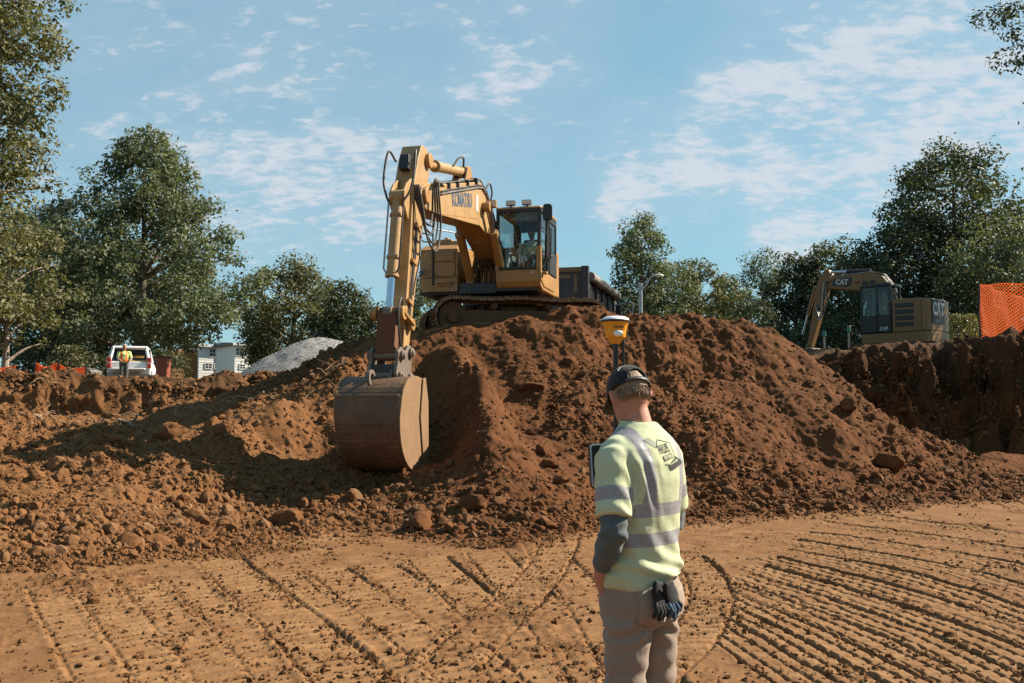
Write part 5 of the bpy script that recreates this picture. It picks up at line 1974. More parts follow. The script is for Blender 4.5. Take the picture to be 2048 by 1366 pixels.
# ================================================================== SECOND EXCAVATOR
def cat_excavator():
    lx, ly = math.sin(R(21.7)), math.cos(R(21.7))
    l = Vector((lx, ly, 0)); r = Vector((ly, -lx, 0))
    g = R(22)
    f = -r * math.cos(g) + l * math.sin(g)
    phi = math.atan2(f.y, f.x)
    c = at(1808, 600, 35.5)
    root = empty('excavator', (c.x, 35.5, at(1815, 570, 35.5).z - 2.92), phi)
    tag(root, 'smaller yellow excavator with black cab beyond the right bank', 'excavator')
    REAR = [(-1.12, 1.22), (-1.30, 1.16), (-1.42, 0.95), (-1.50, 0.3), (-1.50, -0.2), (-1.40, -0.8), (-1.2, -1.0)]
    for s in (-1, 1):
        m = MB()
        m.prism([(-1.5, 0.0), (1.5, 0.0), (1.85, 0.25), (1.85, 0.55), (1.55, 0.8), (-1.55, 0.8), (-1.85, 0.55), (-1.85, 0.25)], s * 1.0 - 0.28, s * 1.0 + 0.28)
        m.build('crawler_track', MUDDY, root, 0.03)
    m = MB()
    m.cyl((0, 0, 0.4), (0, 0, 0.98), 0.6, n=20)
    m.build('carbody', BLACK, root)
    m = MB()
    m.prism([(1.2, -1.0), (1.2, 1.22)] + REAR, 0.75, 1.14, 'z')
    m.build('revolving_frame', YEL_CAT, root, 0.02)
    # engine side with louvres
    m = MB()
    m.box(-1.12, -0.02, 0.2, 1.22, 1.15, 2.30)
    m.build('engine_cover', YEL_CAT, root, 0.03)
    for k in range(4):
        m = MB()
        z = 1.34 + k * 0.22
        m.box(-0.84, -0.14, 1.215, 1.235, z, z + 0.15)
        m.build('louvre', BLACK, root, 0.004)
    # rounded counterweight
    m = MB()
    m.prism(REAR, 1.145, 2.28, 'z')
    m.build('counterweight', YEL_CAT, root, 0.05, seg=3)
    # black badge on the rear face
    pa, pb = Vector((-1.435, 0.97, 0)), Vector((-1.525, 0.05, 0))
    dd = (pb - pa).normalized()
    oo = dd.cross(Vector((0, 0, 1))).normalized()
    if oo.x > 0:
        oo = -oo
    m = MB()
    q = [pa, pb, pb + oo * 0.02, pa + oo * 0.02]
    m.prism([(p.x, p.y) for p in q], 1.42, 2.24, 'z')
    bd = m.build('badge', BLACKPRINT, root)
    mc = pa.lerp(pb, 0.5) + oo * 0.024
    lettering('badge_lettering', 'CAT', 0.60, WHITEPRINT, bd, (mc.x, mc.y, 1.90), tuple(dd), (0, 0, 1), bold=0.02, extrude=0.002, sx=0.74)
    m = MB()
    tri = [mc + dd * t + oo * 0.006 + Vector((0, 0, z)) for t, z in ((-0.19, 1.66), (0.21, 1.66), (0.01, 1.90))]
    m.add(tri, [(0, 1, 2)])
    m.build('badge_triangle', YEL_CAT, bd)
    # cab
    x0, x1, y0, y1, z0, z1 = 0.0, 1.22, 0.28, 1.24, 1.15, 2.86
    m = MB()
    for (x, y) in ((x0 + .05, y0 + .05), (x0 + .05, y1 - .05), (x1 - .05, y0 + .05), (x1 - .05, y1 - .05), (0.55, y1 - 0.04)):
        m.box(x - 0.05, x + 0.05, y - 0.04, y + 0.04, z0, z1)
    m.box(x0, x1, y1 - 0.05, y1, z0, 1.78)
    m.box(x0, x1, y0, y0 + 0.05, z0, 1.78)
    m.box(x0, x0 + 0.05, y0, y1, z0, 1.95)
    m.box(x0, x1, y0, y1, z0, z0 + 0.06)
    m.build('cab_frame', BLACK, root, 0.02)
    m = MB()
    m.prism([(x0 - 0.02, z1 - 0.05), (x1 + 0.02, z1 - 0.07), (x1 - 0.05, z1 + 0.02), (x0 + 0.1, z1 + 0.07), (x0, z1 + 0.04)], y0 - 0.01, y1 + 0.01)
    m.build('cab_roof', BLACK, root, 0.02)
    for a, b in ((0.10, 0.50), (0.60, x1 - 0.11)):
        m = MB()
        m.box(a, b, y1 - 0.03, y1 - 0.02, 1.79, z1 - 0.08)
        m.build('side_window', GLASS, root)
        m = MB()
        m.box(a, b, y0 + 0.02, y0 + 0.03, 1.79, z1 - 0.08)
        m.build('side_window', GLASS, root)
    m = MB()
    m.box(x1 - 0.03, x1 - 0.02, y0 + .1, y1 - .1, 1.3, z1 - 0.08)
    m.build('windscreen', GLASS, root)
    m = MB()
    m.box(0.1, 0.6, 0.5, 1.0, 1.5, 1.65)
    m.box(0.1, 0.22, 0.5, 1.0, 1.6, 2.3)
    m.build('seat', SEATM, root, 0.04)
    lettering('model_lettering', '315F', 0.17, WHITEPRINT, root, (0.30, y1 + 0.004, 1.29), (-1, 0, 0), (0, 0, 1), bold=0.006, extrude=0.001)
    # right hand body
    m = MB()
    m.box(-1.1, 0.9, -1.0, -0.3, 1.15, 1.95)
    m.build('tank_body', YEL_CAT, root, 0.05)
    # boom, stick
    yb = 0.0
    prof = [(-0.2, 1.35), (0.1, 1.25), (0.6, 2.2), (1.0, 2.72), (1.4, 2.82), (3.0, 3.02), (3.25, 3.08), (3.34, 3.22), (3.25, 3.34), (2.95, 3.42), (1.2, 3.44), (0.75, 3.30), (0.4, 2.85), (-0.15, 1.7)]
    m = MB()
    m.prism(prof, yb - 0.22, yb + 0.22)
    b = m.build('boom', YEL_CAT, root, 0.015)
    m = MB()
    m.prism([(2.85, 3.10), (2.78, 3.34), (2.1, 3.37), (1.98, 3.30), (2.05, 3.06), (2.2, 3.00)], yb + 0.221, yb + 0.226)
    bg = m.build('boom_badge', BLACKPRINT, b)
    lettering('badge_lettering', 'CAT', 0.27, WHITEPRINT, bg, (2.42, yb + 0.229, 3.20), (-1, 0, -0.06), (0, 0, 1), bold=0.012, extrude=0.001)
    m = MB()
    m.prism([(2.55, 3.08), (2.30, 3.075), (2.43, 3.18)], yb + 0.230, yb + 0.232)
    m.build('badge_triangle', YEL_CAT, bg)
    m = MB()
    m.box(1.65, 1.85, yb + 0.221, yb + 0.225, 3.10, 3.17)
    m.build('sticker', RUST, b)
    for u in (1.45, 1.15):
        m = MB()
        m.cyl((u, yb + 0.2, 3.08), (u, yb + 0.27, 3.08), 0.10, n=14)
        m.build('pin_boss', BLACK, b, 0, 40)
    for k in range(3):
        m = MB()
        m.tube([(0.0, yb + .1 * k - .1, 2.15), (0.4, yb + .1 * k - .1, 2.95), (0.75, yb + .1 * k - .1, 3.38), (1.2, yb + .1 * k - .1, 3.50), (2.9, yb + .1 * k - .1, 3.47)], 0.025, 6)
        m.build('pipe', STEEL, b, 0, 40)
    for s in (-1, 1):
        m = MB()
        m.cyl((0.6, s * 0.27, 1.2), (0.8, s * 0.27, 2.2), 0.085, n=12)
        m.cyl((0.8, s * 0.27, 2.2), (0.95, s * 0.27, 3.0), 0.05, n=12)
        m.build('boom_cylinder', YEL_CAT, root, 0, 40)
    # stick hangs down and slightly forward
    root.scale = (0.92, 0.92, 1.0)
    p0, p1 = Vector((3.22, 0, 3.22)), Vector((3.95, 0, 0.85))
    ax = (p1 - p0).normalized(); o = Vector((-ax.z, 0, ax.x))
    S = lambda s, t: ((p0 + ax * s + o * t).x, (p0 + ax * s + o * t).z)
    m = MB()
    m.prism([S(-0.55, -0.05), S(-0.5, 0.12), S(0, 0.30), S(0.5, 0.26), S(2.4, 0.1), S(2.45, -0.1), S(0.6, -0.18), S(0, -0.22), S(-0.4, -0.2)], -0.15, 0.15)
    st = m.build('stick', YEL_CAT, root, 0.012)
    a, e = p0 + ax * -0.45, Vector((1.3, 0, 3.55))
    m = MB()
    m.cyl(e, e.lerp(a, 0.55), 0.08, n=12)
    c_ = m.build('arm_cylinder', BLACK, root, 0, 40)
    m = MB()
    m.cyl(e.lerp(a, 0.5), a, 0.05, n=12)
    m.build('piston_rod', CHROME, c_, 0, 40)
    a, e = p0 + ax * 0.2 + o * 0.42, p1 + Vector((0.35, 0, 0.5))
    m = MB()
    m.cyl(a, a.lerp(e, 0.6), 0.075, n=12)
    c_ = m.build('bucket_cylinder', YEL_CAT, root, 0, 40)
    m = MB()
    m.cyl(a.lerp(e, 0.58), e, 0.045, n=12)
    m.build('piston_rod', CHROME, c_, 0, 40)
    for k in range(4):
        m = MB()
        y = 0.12 + 0.05 * k
        m.tube(spline([(2.9, y, 3.3), (3.12, y + .08, 3.2), (3.05 + .06 * k, y + .12, 2.5 - .07 * k), (3.3, y + .12, 2.05 - .08 * k), (3.55, y, 2.4)], 5), 0.025, 6)
        m.build('hose', STEEL if k % 2 else HOSE, root, 0, 40)
    m = MB()
    bp = [(3.7, 0.8), (4.2, 0.8), (4.5, 0.55), (4.5, 0.2), (4.3, -0.05), (3.8, -0.1), (3.65, 0.2)]
    m.prism(bp, -0.5, 0.5)
    m.build('bucket', BUCKET, root, 0.03)


cat_excavator()

# ================================================================== DUMP TRUCK
TRUCK_BLACK = painted('truck_black', (0.022, 0.024, 0.025), dirt=(0.11, 0.085, 0.06), amount=0.5, rough=0.45, scale=2.5)
TARP = plain('rolled_tarp', (0.22, 0.19, 0.165), 0.85, 0, 0.3, 5, 0.3)


def dump_truck():
    a = at(1172, 600, 28.0)
    b = at(1228, 600, 33.0)
    d = Vector((b.x - a.x, 5.0, 0)).normalized()
    phi = math.atan2(d.y, d.x)
    # local x forward (away from the camera), y left, z up; rear right corner of the body at a
    left = Vector((-d.y, d.x, 0))
    org = Vector((a.x, a.y, 0)) + left * 1.25
    zt = at(1172, 532, 28).z
    root = empty('dump_truck', (org.x, org.y, zt - 3.15), phi)
    tag(root, 'black dump truck behind the large excavator, tailgate towards us', 'truck')
    L, w, zb = 5.2, 1.25, 1.35
    m = MB()
    m.box(0.0, L, -w, -w + 0.06, zb, 3.05)
    m.box(0.0, L, w - 0.06, w, zb, 3.05)
    m.box(L - 0.06, L, -w + 0.06, w - 0.06, zb, 3.15)
    m.box(0.0, L, -w + 0.06, w - 0.06, zb - 0.06, zb)
    m.build('dump_body', TRUCK_BLACK, root, 0.015)
    for k in range(5):
        m = MB()
        x = 0.35 + k * 1.1
        m.box(x, x + 0.10, -w - 0.07, -w, zb, 2.72)
        m.build('side_rib', TRUCK_BLACK, root, 0.012)
    m = MB()
    m.box(-0.10, 0.10, -w - 0.09, -w + 0.12, zb - 0.3, 3.15)
    m.build('corner_post', TRUCK_BLACK, root, 0.015)
    m = MB()
    m.box(-0.10, 0.10, w - 0.12, w + 0.09, zb - 0.3, 3.15)
    m.build('corner_post', TRUCK_BLACK, root, 0.015)
    m = MB()
    m.box(-0.07, -0.01, -w + 0.13, w - 0.13, zb, 3.0)
    tg = m.build('tailgate', TRUCK_BLACK, root, 0.01)
    m = MB()
    m.box(-0.12, 0.0, -w + 0.12, w - 0.12, 2.98, 3.12)
    m.build('tailgate_rail', MUD_PALE, tg, 0.015)
    for z in (2.2, 1.75):
        m = MB()
        m.box(-0.11, -0.07, -w + 0.15, w - 0.15, z, z + 0.08)
        m.build('tailgate_rib', TRUCK_BLACK, tg, 0.01)
    m = MB()
    m.box(-0.09, -0.07, -w + 0.42, -w + 0.95, 2.80, 2.90)
    m.build('reflective_tape', MUD_PALE, tg)
    m = MB()
    m.box(-0.09, -0.07, -w + 0.24, -w + 0.33, 2.40, 2.92)
    m.build('reflective_tape', MUD_PALE, tg)
    lettering('worn_lettering', 'CAMERON', 0.26, plain('worn_white', (0.10, 0.095, 0.088), 0.7, 0, 0.5, 30), tg, (-0.113, -w + 0.95, 1.99), (0, -1, 0), (0, 0, 1), bold=0.004, extrude=0.001)
    lettering('white_lettering', 'KEET', 0.17, WHITEPRINT, tg, (-0.113, -w + 1.05, 1.42), (0, -1, 0), (0, 0, 1), bold=0.006, extrude=0.001)
    for z0, z1 in ((2.12, 2.24), (1.85, 2.08)):
        m = MB()
        m.box(-0.13, -0.10, -w - 0.02, -w + 0.08, z0, z1)
        m.build('tail_lamp', REDL, root, 0.006)
    # rolled cover along the top edge
    m = MB()
    pts = [(x, -w - 0.12 + 0.01 * math.sin(x * 5), 2.86 + 0.015 * math.sin(x * 3.1)) for x in np.linspace(0.12, L, 18)]
    m.tube(pts, [0.13 + 0.012 * math.sin(k * 2.2) for k in range(18)], 12)
    m.build('rolled_cover', TARP, root, 0, 50)
    lettering('side_lettering', 'Cl', 0.85, WHITEPRINT, root, (1.75, -w - 0.003, 2.05), (1, 0, 0), (0, 0, 1), shear=0.3, bold=0.01, extrude=0.002)
    m = MB()
    m.box(2.1, 3.0, -w - 0.006, -w, 1.62, 1.95)
    m.build('side_panel', WHITEPRINT, root)
    # chassis, cab, wheels
    m = MB()
    m.box(-0.2, 7.4, -0.5, 0.5, 0.75, 1.15)
    m.build('chassis', BLACK, root, 0.02)
    m = MB()
    m.prism([(5.5, 0.8), (7.0, 0.8), (8.2, 0.8), (8.25, 1.8), (7.1, 1.95), (6.8, 2.85), (5.5, 2.85)], -1.1, 1.1)
    m.build('truck_cab', TRUCK_BLACK, root, 0.05)
    for x in (0.9, 2.2, 7.2):
        for s in (-1, 1):
            m = MB()
            m.lathe([(0.28, -0.16), (0.48, -0.16), (0.52, -0.10), (0.52, 0.10), (0.48, 0.16), (0.28, 0.16)], n=24, m=Matrix.Rotation(R(90), 4, 'X'))
            o = m.build('wheel', RUBBER, root, 0, 40)
            o.location = (x, s * 1.0, 0.52)
            m = MB()
            m.lathe([(0.10, -0.10), (0.29, -0.13), (0.29, 0.13), (0.10, 0.10)], n=18, m=Matrix.Rotation(R(90), 4, 'X'))
            m.build('rim', STEEL, o, 0, 40)
    # mirror arms by the truck cab
    m = MB()
    m.tube([(5.7, -1.1, 2.60), (5.6, -1.75, 2.68), (5.55, -1.85, 2.60), (5.5, -1.55, 1.05)], 0.028, 7)
    m.tube([(5.6, -1.20, 2.5), (5.6, -1.30, 2.1), (5.6, -1.45, 1.7)], 0.022, 7)
    mi = m.build('mirror_arm', STEEL, root, 0, 40)
    m = MB()
    m.box(5.5, 5.56, -1.42, -1.25, 2.25, 2.6)
    m.build('mirror', BLACK, mi, 0.02)


dump_truck()

# ================================================================== WHITE PICKUP
WHITE_PAINT = painted('white_car_paint', (0.60, 0.60, 0.60), dirt=(0.35, 0.28, 0.2), amount=0.15, rough=0.3)


def pickup():
    p = at(258, 738, 42)
    z = gz(p.x, 42)
    root = empty('pickup_truck', (p.x, 42.0, z), R(107))
    tag(root, 'white pickup with open rear hatch parked behind the left bank', 'pickup')
    ztop = at(258, 691, 42).z - z
    k = ztop / 1.85
    m = MB()
    lower = [(-0.0, 0.45), (5.2, 0.45), (5.3, 0.7), (5.2, 1.05), (4.0, 1.15), (0.02, 1.15), (-0.05, 0.8)]
    m.prism(lower, -0.97, 0.97)
    m.build('body', WHITE_PAINT, root, 0.06, seg=3)
    # cargo shell and cabin: frame of posts, roof, panels so that the open rear shows the inside
    def post(a, b, w=0.11):
        m.bar(a, b, w, w)
    m = MB()
    for s in (-1, 1):
        post((0.02, s * 0.90, 1.12), (0.30, s * 0.74, 1.80), 0.13)
        post((2.1, s * 0.90, 1.12), (2.1, s * 0.76, 1.80), 0.14)
        post((3.9, s * 0.90, 1.12), (3.25, s * 0.74, 1.80), 0.10)
        m.add([(0.1, s * 0.91, 1.12), (2.0, s * 0.91, 1.12), (2.0, s * 0.90, 1.22), (0.14, s * 0.90, 1.22)], [(0, 1, 2, 3)])
    m.prism([(0.22, 1.77), (3.3, 1.77), (3.15, 1.85), (0.40, 1.85)], -0.80, 0.80)
    m.build('cabin_frame', WHITE_PAINT, root, 0.03)
    for s in (-1, 1):
        for x0, x1 in ((0.25, 2.0), (2.2, 3.4)):
            m = MB()
            m.add([(x0, s * 0.895, 1.18), (x1, s * 0.895, 1.18), (x1 - (.2 if x1 > 3 else 0), s * 0.765, 1.76), (x0 + .1, s * 0.765, 1.76)], [(0, 1, 2, 3)])
            m.build('side_window', GLASS, root)
    m = MB()
    m.add([(3.88, -0.85, 1.15), (3.88, 0.85, 1.15), (3.3, 0.7, 1.78), (3.3, -0.7, 1.78)], [(0, 1, 2, 3)])
    m.build('windscreen', GLASS, root)
    m = MB()
    m.box(2.02, 2.06, -0.85, 0.85, 0.8, 1.78)
    m.build('bulkhead', SEATM, root)
    m = MB()
    m.bar((-0.05, 0, 0.82), (-0.62, 0, 0.78), 1.5, 0.07)
    m.build('tailgate', WHITE_PAINT, root, 0.02)
    for s in (-1, 1):
        m = MB()
        m.box(-0.08, 0.05, s * 0.90 - 0.09, s * 0.90 + 0.085, 0.85, 1.32)
        t = m.build('tail_lamp', REDL, root, 0.015)
        m = MB()
        m.box(-0.09, -0.075, s * 0.90 - 0.06, s * 0.90 + 0.06, 1.02, 1.12)
        m.build('lens', LENS, t)
    m = MB()
    m.box(-0.16, -0.02, -0.95, 0.95, 0.42, 0.62)
    m.build('bumper', STEEL, root, 0.03)
    for x in (0.95, 4.2):
        for s in (-1, 1):
            m = MB()
            m.lathe([(0.22, -0.11), (0.36, -0.12), (0.39, -0.07), (0.39, 0.07), (0.36, 0.12), (0.22, 0.11)], n=22, m=Matrix.Rotation(R(90), 4, 'X'))
            o = m.build('wheel', RUBBER, root, 0, 40)
            o.location = (x, s * 0.88, 0.39)
            m = MB()
            m.lathe([(0.05, -0.09), (0.23, -0.11), (0.23, 0.11), (0.05, 0.09)], n=16, m=Matrix.Rotation(R(90), 4, 'X'))
            m.build('rim', STEEL, o, 0, 40)
    for s in (-1, 1):
        m = MB()
        m.box(3.5, 3.62, s * 1.02 - 0.08, s * 1.02 + 0.08, 1.15, 1.4)
        m.bar((3.55, s * 0.92, 1.2), (3.55, s * 1.0, 1.22), 0.05, 0.05)
        m.build('wing_mirror', BLACK, root, 0.02)
    root.scale = (0.88, 0.88, k)
    # cases carried inside
    YC = plain('yellow_case', (0.62, 0.33, 0.04), 0.5)
    for (x, y, zz, sx, sy, sz, lab) in ((0.35, -0.30, 0.93, 0.5, 0.85, 0.26, 'wide yellow instrument case lying in the open back of the pickup'),
                                        (0.6, -0.1, 1.35, 0.3, 0.9, 0.06, 'yellow tool rack across the open back of the pickup')):
        mw = Matrix.Translation(root.location) @ Matrix.Rotation(R(107), 4, 'Z')
        o = empty('instrument_case', mw @ Vector((x, y, zz * k)), R(107))
        tag(o, lab, 'case')
        m = MB()
        m.box(-sx / 2, sx / 2, -sy / 2, sy / 2, 0, sz * 0.55)
        m.build('case_body', YC, o, 0.02)
        m = MB()
        m.box(-sx / 2, sx / 2, -sy / 2, sy / 2, sz * 0.57, sz)
        m.build('lid', YC, o, 0.02)
        m = MB()
        m.tube([(-sx / 2, -0.1, sz * .4), (-sx / 2 - .05, -0.08, sz * .4), (-sx / 2 - .05, 0.08, sz * .4), (-sx / 2, 0.1, sz * .4)], 0.012, 6)
        m.build('handle', BLACK, o)


pickup()

# ================================================================== HOUSES
SIDING = plain('white_siding', (0.68, 0.66, 0.62), 0.7, 0, 0.05, 2)
TRIM = plain('white_trim', (0.6, 0.59, 0.57), 0.6)
ROOFM = plain('grey_shingles', (0.16, 0.15, 0.14), 0.9, 0, 0.3, 6, 0.3)
WOOD = plain('brown_wood', (0.25, 0.11, 0.04), 0.8, 0, 0.25, 8)
DARKGL = plain('dark_pane', (0.03, 0.04, 0.045), 0.08)


def house(label, px0, px1, d, py_roof, wins, seed):
    a, b = at(px0, py_roof, d), at(px1, py_roof, d)
    zg = gz((a.x + b.x) / 2, d)
    cs = math.cos(R(36))
    W, H = (b.x - a.x) / cs, a.z - zg
    root = empty('house', (a.x, d, zg), R(36))
    tag(root, label, 'house')
    m = MB()
    m.box(0, W, 0, 6, -0.5, H)
    wl = m.build('wall', SIDING, root)
    nb = int(H / 0.32)
    for k in range(nb):
        m = MB()
        m.prism([(-0.002, k * 0.32), (-0.03, k * 0.32), (-0.006, k * 0.32 + 0.315), (-0.002, k * 0.32 + 0.315)], -0.01, W + 0.01, 'x')
        m.build('siding_board', SIDING, wl)
    m = MB()
    m.prism([(-0.5, H), (-0.5, H + 0.22), (3.0, H + 0.45), (6.5, H + 0.22), (6.5, H)], -0.4, W + 0.4, 'x')
    m.build('roof', ROOFM, root)
    m = MB()
    m.box(-0.42, W + 0.42, -0.53, -0.505, H - 0.05, H + 0.24)
    m.build('fascia', TRIM, root)
    for (pxa, pxb, pya, pyb) in wins:
        q0, q1 = at(pxa, pya, d), at(pxb, pyb, d)
        x0, x1, z1, z0 = (q0.x - a.x) / cs, (q1.x - a.x) / cs, q0.z - zg, q1.z - zg
        m = MB()
        for (u0, u1, w0, w1) in ((x0 - .08, x1 + .08, z1, z1 + .1), (x0 - .08, x1 + .08, z0 - .1, z0), (x0 - .08, x0, z0, z1), (x1, x1 + .08, z0, z1), ((x0 + x1) / 2 - .03, (x0 + x1) / 2 + .03, z0, z1), (x0, x1, (z0 + z1) / 2 - .03, (z0 + z1) / 2 + .03)):
            m.box(u0, u1, -0.09, -0.032, w0, w1)
        f = m.build('window', TRIM, root)
        m = MB()
        m.box(x0, x1, -0.055, -0.045, z0, z1)
        m.build('pane', DARKGL, f)
    return root, a, W, H, zg


hr = house('left white two storey house half hidden by the tall oak', 398, 448, 118, 693, [(416, 424, 697, 712), (408, 418, 727, 736), (424, 432, 727, 736)], 1)
hr2 = house('right white two storey house with a wooden porch by the gravel pile', 470, 500, 112, 690, [(472, 482, 696, 710), (486, 492, 696, 707), (478, 486, 729, 737)], 2)
root, a, W, H, zg = hr2
m = MB()
x0 = W
m.box(x0, x0 + 1.4, 0.3, 4, H - 0.25, H - 0.05)
m.box(x0 + 1.2, x0 + 1.32, 0.35, 0.47, 0, H - 0.2)
m.box(x0 + 0.3, x0 + 1.3, 2.0, 2.1, 0, H - 0.2)
m.box(x0, x0 + 1.4, 0.3, 4, H * 0.36, H * 0.36 + 0.2)
m.bar((x0 + 0.2, 0.3, H * 0.42), (x0 - 2.0, -0.6, 0.6), 0.15, 0.2)
m.build('porch', WOOD, root)
root, a, W, H, zg = hr
m = MB()
m.box(-3.0, -0.02, 0.5, 6, 0, H - 0.4)
m.build('annex', WOOD, root)
m = MB()
m.tube([(W * 0.62, -0.12, 0), (W * 0.62, -0.12, H)], 0.06, 6)
m.build('downpipe', BLACK, root)

# low rust-red container by the left house
p = at(324, 716, 55)
zz = gz(p.x, 55)
o = empty('waste_container', (p.x, 55, zz), R(8))
tag(o, 'rust red waste container right of the white pickup', 'container')
hh = p.z - zz
m = MB()
m.prism([(-0.35, hh), (0.40, hh), (0.34, 0.1), (-0.30, 0.1)], -0.5, 0.5)
m.build('body', painted('red_container', (0.26, 0.06, 0.03), amount=0.4), o, 0.02)
m = MB()
m.box(-0.40, 0.45, -0.54, 0.54, hh, hh + 0.07)
m.build('rim', RUST, o, 0.01)
for s in (-0.38, 0.38):
    m = MB()
    m.cyl((s * 0.7, -0.5, 0.09), (s * 0.7, -0.42, 0.09), 0.09)
    m.build('wheel', RUBBER, o)

# ================================================================== STREET LAMP
LAMPM = plain('galvanised_steel', (0.34, 0.35, 0.35), 0.45, 0.6)
p = at(1281, 566, 45)
zz = gz(p.x, 45)
o = empty('street_lamp', (p.x, 45, zz), 0)
tag(o, 'grey street lamp with a bent arm behind the heap', 'lamp')
m = MB()
m.cyl((0, 0, -0.3), (0, 0, p.z - zz), 0.105, 0.085, 14)
m.build('pole', LAMPM, o, 0, 40)
m = MB()
h = p.z - zz
m.tube(spline([(0.05, 0, h - 0.35), (0.28, 0, h - 0.05), (0.52, 0, h + 0.30), (0.62, 0, h + 0.34), (0.80, 0, h + 0.35)], 4), 0.04, 8)
m.build('arm', LAMPM, o, 0, 40)
m = MB()
m.loft([((0.62, 0, h + 0.35), (0, 0.03, 0), (0, 0, 0.03)), ((0.70, 0, h + 0.355), (0, 0.10, 0), (0, 0, 0.05)), ((0.86, 0, h + 0.345), (0, 0.15, 0), (0, 0, 0.075)), ((0.98, 0, h + 0.33), (0, 0.13, 0), (0, 0, 0.07)), ((1.05, 0, h + 0.325), (0, 0.05, 0), (0, 0, 0.03))], 14)
m.build('lamp_head', TRIM, o, 0, 50)

# ================================================================== GRAVEL PILE
GRAVEL = plain('grey_gravel', (0.20, 0.193, 0.187), 0.9, 0, 0.35, 30, 0.6)


def gravel_pile():
    d = 33.0
    top = at(640, 674, d)
    z = gz(top.x, d)
    H = top.z - z
    root = empty('gravel_pile', (top.x, d, z - 0.15))
    tag(root, 'grey heap of gravel at the edge of the left bank', 'gravel pile')
    n = 90
    g = np.linspace(-1, 1, n)
    X, Y = np.meshgrid(g * 4.2, g * 3.6)
    rr = np.hypot(X * np.where(X > 0, 0.82, 1.0), Y * 1.1)
    Z = (H + 0.15) * np.clip(1 - (rr / 3.45) ** 1.45, -0.25, 1)
    Z = np.minimum(Z, H + 0.15 - 0.10 * rr)
    Z += 0.05 * fbm(X * 1.5, Y * 1.5, 3, 4) + 0.035 * fbm(X * 9, Y * 9, 2, 6)
    V = np.c_[X.ravel(), Y.ravel(), Z.ravel()]
    i, j = np.meshgrid(np.arange(n - 1), np.arange(n - 1), indexing='ij')
    Fq = np.stack([i * n + j, i * n + j + 1, (i + 1) * n + j + 1, (i + 1) * n + j], -1).reshape(-1, 4)
    link('heap', np_mesh('heap', V, Fq, True), GRAVEL, root)
    rng = np.random.default_rng(2)
    sel = rng.choice(np.where((Z.ravel() > 0.0) & (Y.ravel() < 1.0))[0], 3400, replace=True)
    P = V[sel] + rng.normal(size=(3400, 3)) * np.array([0.03, 0.03, 0.004])
    S = np.exp(rng.normal(-3.85, 0.3, 3400))
    ico = [clod_proto(s_, 1) for s_ in range(70, 74)]
    o = scatter('stones', P, S, ico, GRAVEL, 3)
    o.parent = root
    o['kind'] = 'stuff'


gravel_pile()

# ================================================================== ORANGE NETTING
NETM, T = new_mat('orange_netting')
T.put(T.b.inputs['Base Color'], T.mix(T.range(T.noise(obj_co(T), 4, 4), 0.3, 0.7), (0.50, 0.065, 0.008), (0.66, 0.11, 0.015)))
T.b.inputs['Roughness'].default_value = 0.55
_tr = T.n('ShaderNodeBsdfTranslucent')
_tr.inputs[0].default_value = (0.85, 0.16, 0.03, 1)
_mx = T.n('ShaderNodeMixShader')
_mx.inputs[0].default_value = 0.35
T.t.links.new(T.b.outputs[0], _mx.inputs[1])
T.t.links.new(_tr.outputs[0], _mx.inputs[2])
T.t.links.new(_mx.outputs[0], T.out.inputs[0])


def net_panel(p0, p1, h0, h1, pitch, wid, seed):
    """diamond netting between two posts, sagging along its top edge; p0, p1 ground points"""
    p0, p1 = Vector(p0), Vector(p1)
    L = (p1 - p0).length
    d = (p1 - p0).normalized()
    nrm = d.cross(Vector((0, 0, 1))).normalized()
    vs, fs = [], []
    def pt(u, v):
        t = u / L
        h = h0 + (h1 - h0) * t
        sag = 0.09 * math.sin(math.pi * t) + 0.02 * math.sin(u * 5.1 + seed)
        w = 0.05 * math.sin(u * 3 + seed + v * 2) * math.sin(v * 4 + 0.6) + 0.02 * math.sin(u * 7.3 + v * 3)
        return p0 + d * u + Vector((0, 0, (h - sag) * v)) + Vector((0, 0, (p1.z - p0.z) * 0)) + nrm * w
    H = max(h0, h1)
    def strip(u0, v0, u1, v1, w):
        n = max(2, int(math.hypot(u1 - u0, (v1 - v0) * H) / 0.25))
        e = len(vs)
        dir2 = Vector((u1 - u0, (v1 - v0) * H)).normalized()
        ox, oy = -dir2.y * w / 2, dir2.x * w / 2 / H
        for i in range(n + 1):
            t = i / n
            u, v = u0 + (u1 - u0) * t, v0 + (v1 - v0) * t
            vs.append(pt(u + ox, v + oy))
            vs.append(pt(u - ox, v - oy))
        for i in range(n):
            fs.append((e + 2 * i, e + 2 * i + 1, e + 2 * i + 3, e + 2 * i + 2))
    k = -H
    while k < L:
        for sgn in (1, -1):
            a, b = (k, 0.0), (k + H, 1.0)
            if a[0] < 0:
                a = (0.0, -k / H)
            if b[0] > L:
                b = (L, (L - k) / H)
            if sgn < 0:
                a, b = (a[0], 1 - a[1]), (b[0], 1 - b[1])
            strip(a[0], a[1], b[0], b[1], wid)
        k += pitch
    for v in (0.01, 0.99):
        strip(0, v, L, v, wid * 1.6)
    return vs, fs


